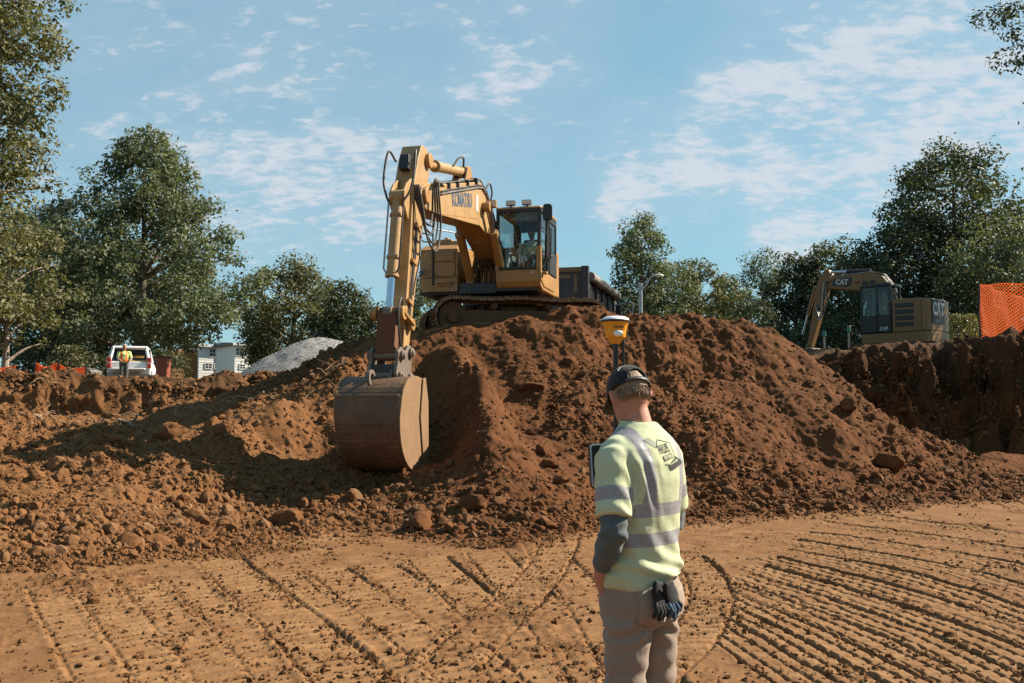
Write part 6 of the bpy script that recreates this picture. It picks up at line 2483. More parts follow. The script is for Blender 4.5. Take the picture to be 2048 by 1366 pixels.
def net_fence(label, posts, h, pitch=0.115, wid=0.017):
    root = empty('safety_fence', posts[0])
    tag(root, label, 'fence')
    o0 = Vector(posts[0])
    for i, p in enumerate(posts):
        p = Vector(p) - o0
        m = MB()
        m.tube([p - Vector((0, 0, 0.3)), p + Vector((0, 0, h[i] + 0.05))], 0.022, 7)
        m.build('post', BLACK, root)
    for i in range(len(posts) - 1):
        m = MB()
        vs, fs = net_panel(Vector(posts[i]) - o0, Vector(posts[i + 1]) - o0, h[i], h[i + 1], pitch, wid, i)
        m.add(vs, fs)
        me = bpy.data.meshes.new('netting')
        me.from_pydata([tuple(v) for v in m.v], [], m.f)
        link('netting', me, NETM, root)


def gp(px, py, d):
    p = at(px, py, d)
    return Vector((p.x, p.y, gz(p.x, p.y)))


def fence_posts(spec):
    ps, hs = [], []
    for px, py, d in spec:
        t = at(px, py, d)
        z = gz(t.x, d) - 0.05
        ps.append((t.x, d, z))
        hs.append(max(0.3, t.z - z))
    return ps, hs


ps, hs = fence_posts([(2160, 545, 21.5), (1958, 567, 24.0), (2150, 615, 30)])
net_fence('tall orange net fence standing on the right bank', ps, hs)
ps, hs = fence_posts([(-60, 727, 24.5), (28, 731, 23.5), (52, 740, 22.2)])
net_fence('orange netting before the pale trunk at the left edge', ps, hs, 0.09, 0.03)
ps, hs = fence_posts([(70, 726, 24.0), (118, 728, 23.6), (172, 735, 23.0)])
net_fence('orange netting left of the pickup, partly behind loose brush', ps, hs, 0.05, 0.03)

# roll of wire mesh beside the netting
c = at(178, 742, 25.0)
zz = gz(c.x, 25)
o = empty('wire_mesh_roll', (c.x, 25, zz))
tag(o, 'small grey roll of wire mesh beside the left netting', 'wire mesh')
m = MB()
for k in range(9):
    y = -0.3 + k * 0.075
    m.tube([(0.17 * math.cos(a) * (1 + 0.03 * a), y, 0.2 + (c.z - zz) * 0.3 + 0.16 * math.sin(a)) for a in np.linspace(0, 9, 28)], 0.008, 5)
m.build('coil', STEEL, o)
m = MB()
for k in range(10):
    a = k * 0.63
    m.tube([(0.17 * math.cos(a), -0.3, 0.2 + (c.z - zz) * 0.3 + 0.16 * math.sin(a)), (0.17 * math.cos(a), 0.3, 0.2 + (c.z - zz) * 0.3 + 0.16 * math.sin(a))], 0.007, 5)
m.build('cross_wire', STEEL, o)

# green posts and a rail at the right, behind the heap
GREENP = plain('green_post', (0.03, 0.16, 0.11), 0.5)
for (px, py, lab) in ((1648, 661, 'short green capped post left of the second excavator'), (1697, 652, 'taller green capped post close to the second excavator cab')):
    t = at(px, py, 36)
    z = gz(t.x, 36)
    o = empty('marker_post', (t.x, 36, z))
    tag(o, lab, 'post')
    m = MB()
    m.cyl((0, 0, -0.2), (0, 0, t.z - z - 0.2), 0.035)
    m.build('post', STEEL, o)
    m = MB()
    m.cyl((0, 0, t.z - z - 0.22), (0, 0, t.z - z), 0.07, 0.06)
    m.build('cap', GREENP, o, 0.01, 40)

# ================================================================== ROOTS, BOULDERS
ROOTM = plain('root_bark', (0.24, 0.16, 0.10), 0.95, 0, 0.3, 20, 0.4)
rng = random.Random(12)
m = MB()


def surf(px, d):
    """point of the ground on the column px at depth d"""
    x = (px - 1024) / F * d
    return Vector((x, d, gz(x, d)))


for (px, d, lx, lz, r) in ((262, 18.3, 0.35, -0.55, 0.035), (300, 18.4, -0.9, -0.25, 0.022), (420, 18.6, 0.4, -0.4, 0.018), (360, 18.5, 0.5, -0.35, 0.014), (545, 18.8, -0.8, -0.2, 0.02), (478, 18.7, -0.5, -0.2, 0.012),
                           (95, 18.3, 0.1, -0.7, 0.035), (130, 18.4, 0.6, -0.2, 0.012), (60, 18.2, 0.5, -0.3, 0.012), (230, 18.4, -0.5, -0.3, 0.012), (610, 19.0, 0.35, -0.35, 0.018), (180, 18.5, 0.4, -0.35, 0.014)):
    p = surf(px, d) + Vector((0, -0.05, 0.02))
    q = []
    for k in range(6):
        t = k / 5
        x = p.x + lx * t + 0.06 * math.sin(k * 2.1 + px)
        y = p.y - 0.30 - 0.10 * t + 0.05 * math.sin(k * 1.7 + px)
        z = p.z + lz * t * 1.0 + 0.05 * math.sin(k * 2.6 + px * .3)
        q.append(Vector((x, y, max(z, gz(x, y) + 0.01))))
    m.tube(spline(q, 4), [r * (1 - 0.6 * k / 20) for k in range(21)], 6)
for k in range(90):
    px = rng.uniform(0, 700)
    p = surf(px, rng.uniform(17.9, 19.0))
    a = Vector((rng.uniform(-1, 1), rng.uniform(-0.9, -0.1), rng.uniform(-0.6, 0.5))).normalized() * rng.uniform(0.12, 0.45)
    b = p + a * 0.5 + Vector((0, 0, rng.uniform(-0.05, 0.08)))
    m.tube([p, b, p + a + Vector((0, 0, -0.05))], [0.008, 0.006, 0.003], 5)
o = m.build('exposed_roots', ROOTM, None, 0, 60)
tag(o, 'torn tree roots hanging out of the left bank', None, kind='stuff')


def boulder(label, px, py, d, size, seed, squash=(1.2, 1.0, 0.8), grp='large clods of soil'):
    bm = bmesh.new()
    bmesh.ops.create_icosphere(bm, subdivisions=4, radius=1.0)
    r_ = random.Random(seed)
    cuts = [(Vector((r_.gauss(0, 1), r_.gauss(0, 1), r_.gauss(0, 1))).normalized(), r_.uniform(0.55, 0.9)) for _ in range(9)]
    for v in bm.verts:
        p = v.co.copy()
        for nr, c in cuts:
            e = p.dot(nr) - c
            if e > 0:
                p -= nr * e * 0.85
        s3 = Vector((seed * 5.1, 0, 0))
        p *= 1 + 0.16 * mnoise.noise(p * 1.6 + s3) + 0.08 * mnoise.noise(p * 4.5 + s3) + 0.035 * mnoise.noise(p * 11 + s3)
        v.co = Vector((p.x * squash[0], p.y * squash[1], p.z * squash[2])) * size
    me = bpy.data.meshes.new('boulder')
    bm.to_mesh(me)
    bm.free()
    attr(me, 'v', np.full(len(me.vertices), r_.uniform(0.0, 0.45)))
    me.polygons.foreach_set('use_smooth', [True] * len(me.polygons))
    me.set_sharp_from_angle(angle=R(38))
    o = link('clod', me, MAT_CLOD)
    x = (px - 1024) / F * d
    o.location = (x, d, gz(x, d) + size * squash[2] * 0.35)
    o.rotation_euler = (r_.uniform(-.3, .3), r_.uniform(-.3, .3), r_.uniform(0, 6))
    tag(o, label, 'clod', grp)


boulder('big crumbly clod at the near edge of the bucket shadow', 578, 1012, 13.0, 0.20, 1)
boulder('big rounded clod at the foot of the heap, right of the bucket', 845, 1050, 12.9, 0.19, 2, (1.5, 1.0, 0.75))
boulder('blocky dark clod in the rubble between bucket and standing man', 945, 1025, 13.2, 0.17, 3)
boulder('lone half buried clod on the smooth slope under the tracks', 1062, 768, 17.9, 0.16, 4, (1.6, 1, 0.7))
boulder('small pale boulder below the crest, left of the receiver', 1140, 722, 18.9, 0.14, 5)
boulder('rounded boulder low on the right flank of the heap', 1695, 815, 18.9, 0.17, 6)
boulder('large rounded boulder where heap meets the dark right bank', 1770, 938, 17.9, 0.24, 7)
boulder('smaller boulder just right of the large rounded one', 1850, 948, 17.9, 0.13, 8)
boulder('dark flat stone lying alone on the far right track prints', 1962, 1004, 17.6, 0.12, 9, (1.8, 1, 0.7))
boulder('lone stone casting a shadow on the packed floor at left', 200, 1203, 8.6, 0.055, 10)
boulder('upper clod of the pair in the shadow band left of the bucket', 425, 845, 16.9, 0.15, 11, (0.9, .9, 1.3))
boulder('lower wide clod of the pair left of the bucket', 345, 880, 15.9, 0.26, 12, (1.4, 1, 0.8))
boulder('clod with a flat top beside the left arm of the bucket shadow', 440, 890, 15.6, 0.17, 13)
boulder('angular clod at the toe of the heap in front of the standing man', 1120, 1000, 14.3, 0.12, 14)
boulder('pale clod stuck on the ridge right of the bucket', 935, 795, 17.3, 0.11, 15, (0.9, 0.9, 1.5))
boulder('cluster clod high among the rubble left of the man', 1085, 920, 15.5, 0.13, 16)
boulder('second cluster clod just below the high one left of the man', 1098, 945, 15.1, 0.13, 17)
boulder('small dark stone near the lower right corner of the picture', 1885, 1268, 7.3, 0.05, 18)

# ================================================================== PEOPLE
def skin_mat(name, base):
    m, T = new_mat(name)
    n = T.noise(obj_co(T), 25, 4, 0.6)
    T.put(T.b.inputs['Base Color'], T.mix(T.range(n, 0.3, 0.7), base, (base[0] * 1.1, base[1] * 0.85, base[2] * 0.8)))
    T.b.inputs['Roughness'].default_value = 0.55
    T.b.inputs['Subsurface Weight'].default_value = 0.12
    T.b.inputs['Subsurface Radius'].default_value = (0.012, 0.005, 0.003)
    T.b.inputs['Subsurface Scale'].default_value = 1.0
    return m


def cloth_mat(name, base, weave=700, rough=0.9, var=0.12):
    m, T = new_mat(name)
    co = obj_co(T)
    n = T.noise(co, 6, 5, 0.6)
    w = T.noise(co, weave, 2, 0.5)
    c = T.mix(T.range(n, 0.3, 0.7), tuple(x * (1 - var) for x in base), base)
    T.put(T.b.inputs['Base Color'], c)
    T.b.inputs['Roughness'].default_value = rough
    T.b.inputs['Specular IOR Level'].default_value = 0.2
    T.b.inputs['Sheen Weight'].default_value = 0.15
    cr = T.noise(co, 26, 4, 0.6, 1.2)
    bump(T, T.math('ADD', T.math('MULTIPLY', cr, 2.5), T.math('MULTIPLY', w, 0.25)), 0.22, 0.004)
    return m


SKIN = skin_mat('skin', (0.38, 0.20, 0.135))
HAIR = plain('fair_hair', (0.24, 0.155, 0.09), 0.6, 0, 0.4, 120, 0.4)
TROUSERS = cloth_mat('taupe_cotton', (0.26, 0.200, 0.155))
GREY_KNIT = cloth_mat('grey_jersey', (0.085, 0.108, 0.112))
CAP_CLOTH = cloth_mat('black_cap_cloth', (0.012, 0.013, 0.014))
BRIM_UNDER = cloth_mat('green_brim', (0.10, 0.095, 0.05))
GLOVE_BLACK = plain('glove_rubber', (0.007, 0.008, 0.008), 0.8, bump_s=0.3, scale=60)
GLOVE_BLUE = cloth_mat('glove_blue_knit', (0.035, 0.075, 0.115), 400)
BOOT = plain('brown_boot', (0.10, 0.06, 0.035), 0.7)
JEANS = cloth_mat('blue_jeans', (0.055, 0.095, 0.14))


def vest_mat():
    m, T = new_mat('hi_vis_jersey')
    co = obj_co(T)
    st = T.n('ShaderNodeAttribute', attribute_name='tape').outputs['Fac']
    n = T.noise(co, 5, 5, 0.6)
    lime = T.mix(T.range(n, 0.3, 0.7), (0.41, 0.45, 0.265), (0.46, 0.49, 0.33))
    tape = T.mix(T.range(T.noise(co, 60, 3), 0.3, 0.7), (0.23, 0.228, 0.24), (0.29, 0.288, 0.30))
    f = T.math('LESS_THAN', st, 0.0)
    T.put(T.b.inputs['Base Color'], T.mix(f, lime, tape))
    T.put(T.b.inputs['Roughness'], T.range(f, 0, 1, 0.85, 0.45))
    T.b.inputs['Specular IOR Level'].default_value = 0.25
    cr = T.noise(co, 22, 4, 0.6, 1.4)
    bump(T, T.math('MULTIPLY', cr, 2.5), 0.20, 0.004)
    return m


HIVIS = vest_mat()


def wrinkle(me, field, amp):
    V = get_v(me).copy()
    N = get_n(me)
    set_v(me, V + N * (field(V) * amp)[:, None])


def surveyor():
    root = empty('person', (0.510, 4.00, 0.0), R(45))
    tag(root, 'man in lime reflective shirt and black cap, seen from behind in the foreground', 'person')
    hx = Matrix.Translation((-0.012, 0.040, 1.704)) @ Matrix.Rotation(R(-25), 4, 'Z') @ Matrix.Rotation(R(-25), 4, 'X') @ Matrix.Scale(0.94, 4)

    # ---------- body: one continuous surface
    b = MB()
    b.loft([((0, 0, .84), (.14, 0, 0), (0, .10, 0)), ((0, 0, 1.0), (.15, 0, 0), (0, .105, 0)), ((0, 0, 1.2), (.145, 0, 0), (0, .10, 0)), ((0, -.01, 1.38), (.165, 0, 0), (0, .105, 0)),
            ((0, -.01, 1.46), (.14, 0, 0), (0, .090, 0)), ((0, 0, 1.53), (.07, 0, 0), (0, .06, 0))], 20)
    b.limb([((0, -.012, 1.52), .066), ((-.003, .004, 1.58), .061), ((-.008, .022, 1.65), .058)])
    # head: skull, jaw, nose, brow, ears
    hm = MB(hx)
    hm.loft([((0, .015, -.125), (.030, 0, 0), (0, .030, 0)), ((0, .030, -.110), (.050, 0, 0), (0, .052, 0)), ((0, .020, -.075), (.062, 0, 0), (0, .074, 0)), ((0, .008, -.035), (.070, 0, 0), (0, .089, 0)),
             ((0, 0, .005), (.075, 0, 0), (0, .097, 0)), ((0, -.004, .045), (.076, 0, 0), (0, .097, 0)), ((0, -.006, .080), (.067, 0, 0), (0, .084, 0)), ((0, -.006, .105), (.045, 0, 0), (0, .056, 0)), ((0, -.006, .117), (.015, 0, 0), (0, .02, 0))], 22)
    hm.limb([((0, .095, .015), .010), ((0, .112, -.022), .014), ((0, .104, -.030), .013)], 8)
    hm.limb([((-.045, .083, .022), .012), ((0, .094, .024), .012), ((.045, .083, .022), .012)], 8)
    hm.limb([((-.020, .092, -.062), .008), ((.020, .092, -.062), .008)], 8)
    for s in (-1, 1):
        hm.limb([((s * .076, -.002, .016), .011), ((s * .094, -.018, .010), .014), ((s * .088, -.012, -.012), .012), ((s * .080, -.002, -.032), .010)], 8)
        hm.limb([((s * .032, .084, .002), .011), ((s * .034, .085, .002), .011)], 8)
    b.v += hm.v
    o_ = len(b.v) - len(hm.v)
    b.f += [[i + o_ for i in q] for q in hm.f]
    # arms
    Ls, Le, Lw = Vector((-.175, -.005, 1.475)), Vector((-.238, -.060, 1.195)), Vector((-.178, .052, 1.040))
    Rs, Re, Rw = Vector((.175, 0, 1.475)), Vector((.262, .030, 1.19)), Vector((.262, .235, 1.19))
    b.limb([(Ls - Vector((-.01, 0, .03)), .045), (Ls.lerp(Le, .5), .047), (Le, .042), (Le.lerp(Lw, .35), .043), (Lw, .028)])
    b.limb([(Rs - Vector((.01, 0, .03)), .045), (Rs.lerp(Re, .5), .047), (Re, .042), (Re.lerp(Rw, .35), .043), (Rw, .028)])
    # left hand, sliding into the front pocket
    b.limb([(Lw, .030), (Lw + Vector((.020, .016, -.045)), .033), (Lw + Vector((.042, .020, -.085)), .031)])
    for k, (dx, L) in enumerate(((-.027, .062), (-.009, .072), (.010, .068), (.028, .052))):
        q = Lw + Vector((.048 + dx * .35, .020 - dx * .6, -.095))
        b.limb([(q, .0095), (q + Vector((.006, .010, -L * .5)), .009), (q + Vector((.012, .014, -L)), .008)], 8)
    q = Lw + Vector((.045, .022, -.045))
    b.limb([(q, .012), (q + Vector((.022, .022, -.022)), .011), (q + Vector((.028, .030, -.05)), .009)], 8)
    # right hand closed round the pole
    pole = Vector((.25, .315, 1.19))
    b.limb([(Rw, .030), (Rw + Vector((.004, .035, 0)), .036), (Rw + Vector((.010, .055, .0)), .030)])
    for k in range(4):
        z = 1.222 - k * .025
        r = .030
        c = pole + Vector((0, 0, z - 1.19))
        pts = []
        for a, rad in ((250, .0100), (310, .0098), (10, .0094), (70, .0088), (120, .0080)):
            pts.append((c + Vector((math.cos(R(a)) * r, math.sin(R(a)) * r, 0)), rad))
        b.limb(pts, 8)
    b.limb([(pole + Vector((-.020, -.055, .030)), .013), (pole + Vector((-.032, -.020, .038)), .0115), (pole + Vector((-.026, .016, .036)), .0095)], 8)
    # legs, feet
    for s in (-1, 1):
        b.limb([((s * .085, 0, .86), .085), ((s * .092, .005, .66), .073), ((s * .096, .012, .48), .053), ((s * .098, -.008, .32), .052), ((s * .10, -.012, .10), .036)])
        b.limb([((s * .10, -.04, .05), .035), ((s * .115, .10, .035), .030), ((s * .125, .17, .03), .024)])
    me = remesh(b, 0.0075, 4)
    link('body', me, SKIN, root)
    for s in (-1, 1):
        e = MB(hx)
        e.limb([((s * .032, .0945, .003), .0075), ((s * .0335, .0945, .003), .0075)], 10)
        e.build('eye', plain('eye', (0.5, 0.48, 0.45), 0.2), root, 0, 60)

    # ---------- shirt
    sh = MB()
    tors = [(.980, .172, .140, .002), (1.02, .186, .150, .004), (1.06, .184, .148, .004), (1.12, .178, .142, .002), (1.20, .180, .140, -.002), (1.29, .190, .142, -.008), (1.38, .200, .142, -.014),
            (1.45, .204, .132, -.016), (1.502, .194, .114, -.012), (1.542, .158, .095, -.008), (1.576, .105, .082, -.002), (1.602, .074, .074, .006)]
    sh.loft([((0, c, z), (a * (.955 if z < 1.4 else 1), 0, 0), (0, bb * .95, 0)) for z, a, bb, c in tors], 28, sq=2.25)
    for (S0, E0) in ((Ls, Le), (Rs, Re)):
        d = (E0 - S0).normalized()
        s = -1 if S0.x < 0 else 1
        top = S0 + Vector((-s * .035, 0, .012))
        sh.limb([(top, .068), (S0 + d * .02, .071), (S0 + d * .10, .070), (S0 + d * .19, .070)], 18)
        sh.loft([(S0 + d * t, d.orthogonal().normalized() * r, d.cross(d.orthogonal().normalized()) * r) for t, r in ((.10, .070), (.19, .070), (.242, .0715))], 18)
    sme = remesh(sh, 0.0065, 9, 0.5)
    V = get_v(sme)
    def folds(V):
        x, y, z = V[:, 0], V[:, 1], V[:, 2]
        # slack above the hem, pull lines from armpit, sleeve creases
        low = np.exp(-((z - 1.03) / .055) ** 2)
        f = 1.1 * low * np.sin((z + .30 * x + .12 * y) * 95 + 2.2 * fbm(x * 5, y * 5, 2, 5, z=z * 3))
        midl = np.exp(-((z - 1.12) / .10) ** 2)
        f += .55 * midl * np.sin((z * .75 + .9 * x - .4 * y) * 62 + 2 * fbm(x * 4, y * 4, 2, 6, z=z * 4))
        arm = sstep(-.15, -.21, x)
        f += .45 * arm * np.sin((z * .8 + x * 1.1 + y * .6) * 75 + 2 * fbm(x * 6, y * 6, 2, 7, z=z * 6))
        blade = np.exp(-((x + .13) / .06) ** 2) * np.exp(-((z - 1.36) / .11) ** 2)
        f += 1.0 * blade * np.sin((x * 1.6 + z * .45) * 80)
        f += .45 * fbm(x * 9, y * 9, 3, 8, z=z * 9)
        return np.clip(f, -1.4, 1.4)
    wrinkle(sme, folds, 0.0066)
    # bagging over the belt
    V = get_v(sme).copy()
    bag = np.exp(-((V[:, 2] - 1.02) / .045) ** 2) * (np.abs(V[:, 0]) < .21)
    V[:, :2] *= (1 + .045 * bag)[:, None]
    V[:, 2] += (V[:, 2] < 1.0) * (.012 * np.sin(V[:, 0] * 16) + .02 * (V[:, 0] / .18))
    set_v(sme, V)
    # reflective tape: signed distance to the nearest band
    x, y, z = V[:, 0], V[:, 1], V[:, 2]
    def armc(S0, E0):
        d = (E0 - S0).normalized()
        t = (x - S0.x) * d.x + (y - S0.y) * d.y + (z - S0.z) * d.z
        q = np.c_[x - S0.x, y - S0.y, z - S0.z] - t[:, None] * np.array(d)[None]
        return t, np.linalg.norm(q, axis=1)
    tl, dl = armc(Ls, Le)
    tr_, dr = armc(Rs, Re)
    on_l = (x < -.158) & (tl > .02) & (dl < .098) & (z > 1.2)
    on_r = (x > .158) & (tr_ > .02) & (dr < .098) & (z > 1.2)
    tape = np.minimum(np.abs(z - 1.268 - .03 * x) - .026, np.abs(z - 1.155 - .03 * x) - .026)
    vert = np.abs(np.abs(x) - .098 - .12 * np.clip(z - 1.40, 0, 1)) - .026
    vert = np.where(z > 1.27, vert, 1.0)
    tape = np.minimum(tape, vert)
    tape = np.where(on_l, np.abs(tl - .158) - .026, tape)
    tape = np.where(on_r, np.abs(tr_ - .158) - .026, tape)
    attr(sme, 'tape', tape)
    so = link('shirt', sme, HIVIS, root)
    # collar band
    m = MB()
    m.tube([(0.072 * math.cos(a), .008 + .070 * math.sin(a), 1.600 + .006 * math.sin(a)) for a in np.linspace(0, 2 * math.pi, 29)], 0.0065, 8)
    m.build('collar', HIVIS, so, 0, 60)

    # ---------- print on the back: emblem and lettering, laid on the cloth
    bvh = BVHTree.FromPolygons([Vector(v) for v in V.tolist()], [list(p.vertices) for p in sme.polygons])
    def wrap(me, ox, oz, lift=0.0016):
        P = get_v(me).copy()
        out = np.empty_like(P)
        for i, (a, c, _) in enumerate(P):
            org = Vector((ox + a, -0.6, oz + c))
            h = bvh.ray_cast(org, Vector((0, 1, 0)))
            yy = h[0].y if h[0] is not None else -.14
            out[i] = (org.x, yy - lift, org.z)
        set_v(me, out)
        return me
    tilt = Matrix.Rotation(R(4), 4, 'Z')
    def poly(pts):
        bm = bmesh.new()
        vs = [bm.verts.new((a, c, 0)) for a, c in pts]
        bm.faces.new(vs)
        bmesh.ops.triangulate(bm, faces=bm.faces)
        bmesh.ops.subdivide_edges(bm, edges=bm.edges, cuts=3, use_grid_fill=True)
        me = bpy.data.meshes.new('print')
        bm.to_mesh(me)
        bm.free()
        me.transform(tilt)
        return me
    ox, oz = 0.016, 1.478
    ink = plain('shirt_ink', (0.022, 0.028, 0.022), 0.8)
    inkg = plain('shirt_ink_faded', (0.22, 0.23, 0.19), 0.8)
    k = 0.000205
    def E(*pts):
        return [((a - 860) * k, -(c - 800) * k) for a, c in pts]
    # thin outline of the five sided badge
    bad = [(560, 660), (700, 512), (1045, 600), (1030, 860), (800, 1000), (660, 975)]
    for i in range(len(bad)):
        a, c = Vector(bad[i]), Vector(bad[(i + 1) % len(bad)])
        if i == 5:
            continue
        d = (c - a).normalized()
        nn = Vector((-d.y, d.x)) * 7
        link('emblem_line', wrap(poly(E(tuple(a + nn), tuple(c + nn), tuple(c - nn), tuple(a - nn))), ox, oz), ink, so)
    link('emblem_block', wrap(poly(E((790, 1010), (1120, 935), (1295, 1010), (850, 1110))), ox, oz), ink, so)
    link('emblem_block', wrap(poly(E((740, 1010), (770, 1005), (820, 1105), (790, 1115))), ox, oz), ink, so)
    link('emblem_block', wrap(poly(E((1045, 850), (1265, 965), (1280, 990), (1030, 880))), ox, oz), ink, so)
    link('emblem_block', wrap(poly(E((850, 975), (1030, 890), (1095, 915))), ox, oz), ink, so)
    link('emblem_block', wrap(poly(E((335, 490), (480, 455), (625, 560), (540, 660))), ox, oz), inkg, so)
    tm = text_mesh('PHILLIPS', 0.047, 0.0, 0.0012, 0.40)
    tm.transform(Matrix.Rotation(R(8), 4, 'Z') @ Matrix.Translation((-0.0175, 0.0225, 0)))
    link('shirt_lettering', wrap(tm, ox, oz, 0.002), ink, so)
    link('emblem_block', wrap(poly(E((645, 825), (950, 780), (970, 870), (660, 920))), ox, oz), ink, so)
    tm = text_mesh('BROTHERS', 0.018, 0.0, 0.0004, 0.62)
    tm.transform(Matrix.Rotation(R(10), 4, 'Z'))
    link('shirt_lettering', wrap(tm, ox - .0105, oz - .0105, 0.0036), plain('shirt_ink_pale', (0.5, 0.53, 0.32), 0.8), so)

    # ---------- grey sleeves
    for (S0, E0, W0) in ((Ls, Le, Lw), (Rs, Re, Rw)):
        sl = MB()
        d1, d2 = (E0 - S0), (W0 - E0)
        sl.limb([(S0.lerp(E0, .55), .055), (S0.lerp(E0, .80), .056), (E0, .055), (E0.lerp(W0, .30), .054), (E0.lerp(W0, .62), .049), (E0.lerp(W0, .86), .041)], 18)
        gm = remesh(sl, 0.007, 5)
        def gf(V):
            x, y, z = V[:, 0], V[:, 1], V[:, 2]
            bend = np.exp(-(((x - E0.x) ** 2 + (y - E0.y) ** 2 + (z - E0.z) ** 2) / .008))
            return .9 * bend * np.sin((z + .6 * y) * 120) + .7 * np.sin((z * .9 - y * .7 + x * .4) * 85 + 3 * fbm(x * 8, y * 8, 2, 3, z=z * 8)) * .6 + .6 * fbm(x * 9, y * 9, 3, 4, z=z * 9)
        wrinkle(gm, gf, 0.0055)
        link('sleeve', gm, GREY_KNIT, root)

    # ---------- trousers
    t = MB()
    t.loft([((0, 0, 1.015), (.160, 0, 0), (0, .122, 0)), ((0, -.004, .96), (.172, 0, 0), (0, .140, 0)), ((0, -.008, .90), (.180, 0, 0), (0, .150, 0)), ((0, -.004, .85), (.176, 0, 0), (0, .138, 0)), ((0, 0, .81), (.15, 0, 0), (0, .10, 0))], 24, sq=2.3)
    for s in (-1, 1):
        t.limb([((s * .088, -.006, .84), .096), ((s * .094, 0, .70), .087), ((s * .098, .008, .54), .073), ((s * .10, .0, .44), .070), ((s * .10, -.012, .28), .067), ((s * .102, -.012, .12), .062)], 20)
    tme = remesh(t, 0.008, 6)
    def tf(V):
        x, y, z = V[:, 0], V[:, 1], V[:, 2]
        kn = np.exp(-((z - .52) / .14) ** 2)
        se = np.exp(-((z - .80) / .05) ** 2)
        f = 1.0 * kn * np.sin((z + .35 * np.abs(x) * np.sign(y)) * 70 + 3 * fbm(x * 6, y * 6, 2, 13, z=z * 5))
        f += .9 * se * np.sin((z + .6 * np.abs(x)) * 90 + 2 * fbm(x * 5, y * 5, 2, 14, z=z * 5))
        f += 1.0 * fbm(x * 7, y * 7, 3, 15, z=z * 4)
        return f
    wrinkle(tme, tf, 0.0075)
    to = link('trousers', tme, TROUSERS, root)
    Vt = get_v(tme)
    bvt = BVHTree.FromPolygons([Vector(v) for v in Vt.tolist()], [list(p.vertices) for p in tme.polygons])
    def on_back(x, z, lift):
        h = bvt.ray_cast(Vector((x, -.6, z)), Vector((0, 1, 0)))
        return Vector((x, (h[0].y if h[0] is not None else -.14) - lift, z))
    for s in (-1, 1):
        m = MB()
        c = s * .088
        g = []
        n = 7
        for j in range(n):
            for i in range(n):
                u, w = i / (n - 1) - .5, j / (n - 1)
                g.append(on_back(c + u * .115 * (1 - .0 * w), .965 - w * (.125 + (.02 * (1 - abs(u) * 2))), .0035))
        m.add(g, [(j * n + i, j * n + i + 1, (j + 1) * n + i + 1, (j + 1) * n + i) for j in range(n - 1) for i in range(n - 1)])
        po = m.build('back_pocket', TROUSERS, to, 0, 70)
        md = po.modifiers.new('s', 'SOLIDIFY')
        md.thickness = 0.003
    m = MB()
    m.tube([on_back(0.0, z, .001) for z in np.linspace(.99, .80, 12)], 0.0022, 6)
    m.build('seam', TROUSERS, to, 0, 60)
    # boots
    for s in (-1, 1):
        m = MB()
        m.limb([((s * .10, -.02, .13), .055), ((s * .10, -.035, .06), .054), ((s * .112, .07, .05), .050), ((s * .125, .17, .042), .042)], 16)
        bo = link('boot', remesh(m, .009, 4), BOOT, root)

    # ---------- hair and cap
    hb = MB(hx)
    hb.loft([((0, -.026, -.050), (.052, 0, 0), (0, .050, 0)), ((0, -.018, -.030), (.068, 0, 0), (0, .074, 0)), ((0, -.010, .0), (.0765, 0, 0), (0, .092, 0)), ((0, -.010, .04), (.080, 0, 0), (0, .096, 0)), ((0, -.008, .08), (.070, 0, 0), (0, .086, 0)), ((0, -.006, .112), (.03, 0, 0), (0, .04, 0))], 30)
    hme = remesh(hb, .0045, 3)
    # keep the face clear
    bm = bmesh.new()
    bm.from_mesh(hme)
    inv = hx.inverted()
    kill = []
    for v in bm.verts:
        p = inv @ v.co
        if p.y > .035 or (p.z < -.005 and p.y > -.012 and abs(p.x) > .05) or p.z < -.030 + .010 * mnoise.noise(Vector((p.x * 90, p.y * 90, 3))) + .35 * abs(p.x) * (p.y > -.04):
            kill.append(v)
    bmesh.ops.delete(bm, geom=kill, context='VERTS')
    bm.to_mesh(hme)
    bm.free()
    def hf(V):
        P = (np.c_[V, np.ones(len(V))] @ np.array(inv).T)[:, :3]
        a = np.arctan2(P[:, 0], -P[:, 1])
        return vnoise(a * 30, P[:, 2] * 6, 3) + .6 * vnoise(a * 60, P[:, 2] * 9, 4) - np.where(P[:, 2] < -.04, 1.2, 0)
    wrinkle(hme, hf, .0016)
    link('hair', hme, HAIR, root)
    # strands at the nape
    m = MB(hx)
    rr = random.Random(3)
    for k_ in range(420):
        a = rr.uniform(-1.25, 1.25)
        z0 = rr.uniform(-.026, .012)
        r1, r2 = .079, .095
        p = Vector((math.sin(a) * r1, -math.cos(a) * r2 - .010, z0))
        L = rr.uniform(.018, .040) * (1 - .25 * abs(a))
        q = p + Vector((math.sin(a) * .003 + rr.uniform(-.006, .006), .004 * math.cos(a), -L * .5))
        e = p + Vector((-math.sin(a) * .010 + rr.uniform(-.010, .010), .020 * math.cos(a), -L))
        m.tube([p, q, e], [.0013, .0011, .0004], 4)
    m.build('hair_strands', HAIR, root, 0, 60)
    cap = empty('cap')
    cap.parent = root
    cap.matrix_local = hx @ Matrix.Translation((0, -.004, .018)) @ Matrix.Rotation(R(-4), 4, 'X')
    # crown of the cap with the arched opening at the back
    nu, nv = 64, 22
    vs, fs = [], []
    for j in range(nv):
        ph = j / (nv - 1) * R(89)
        for i in range(nu):
            a = 2 * math.pi * i / nu
            fl = 1 + .0 * math.cos(a)
            x = .0905 * math.sin(a) * math.cos(ph) ** .72
            y = .1085 * math.cos(a) * math.cos(ph) ** .72
            z = .112 * math.sin(ph) - .012 * math.cos(ph) * 0
            vs.append((x, y, z))
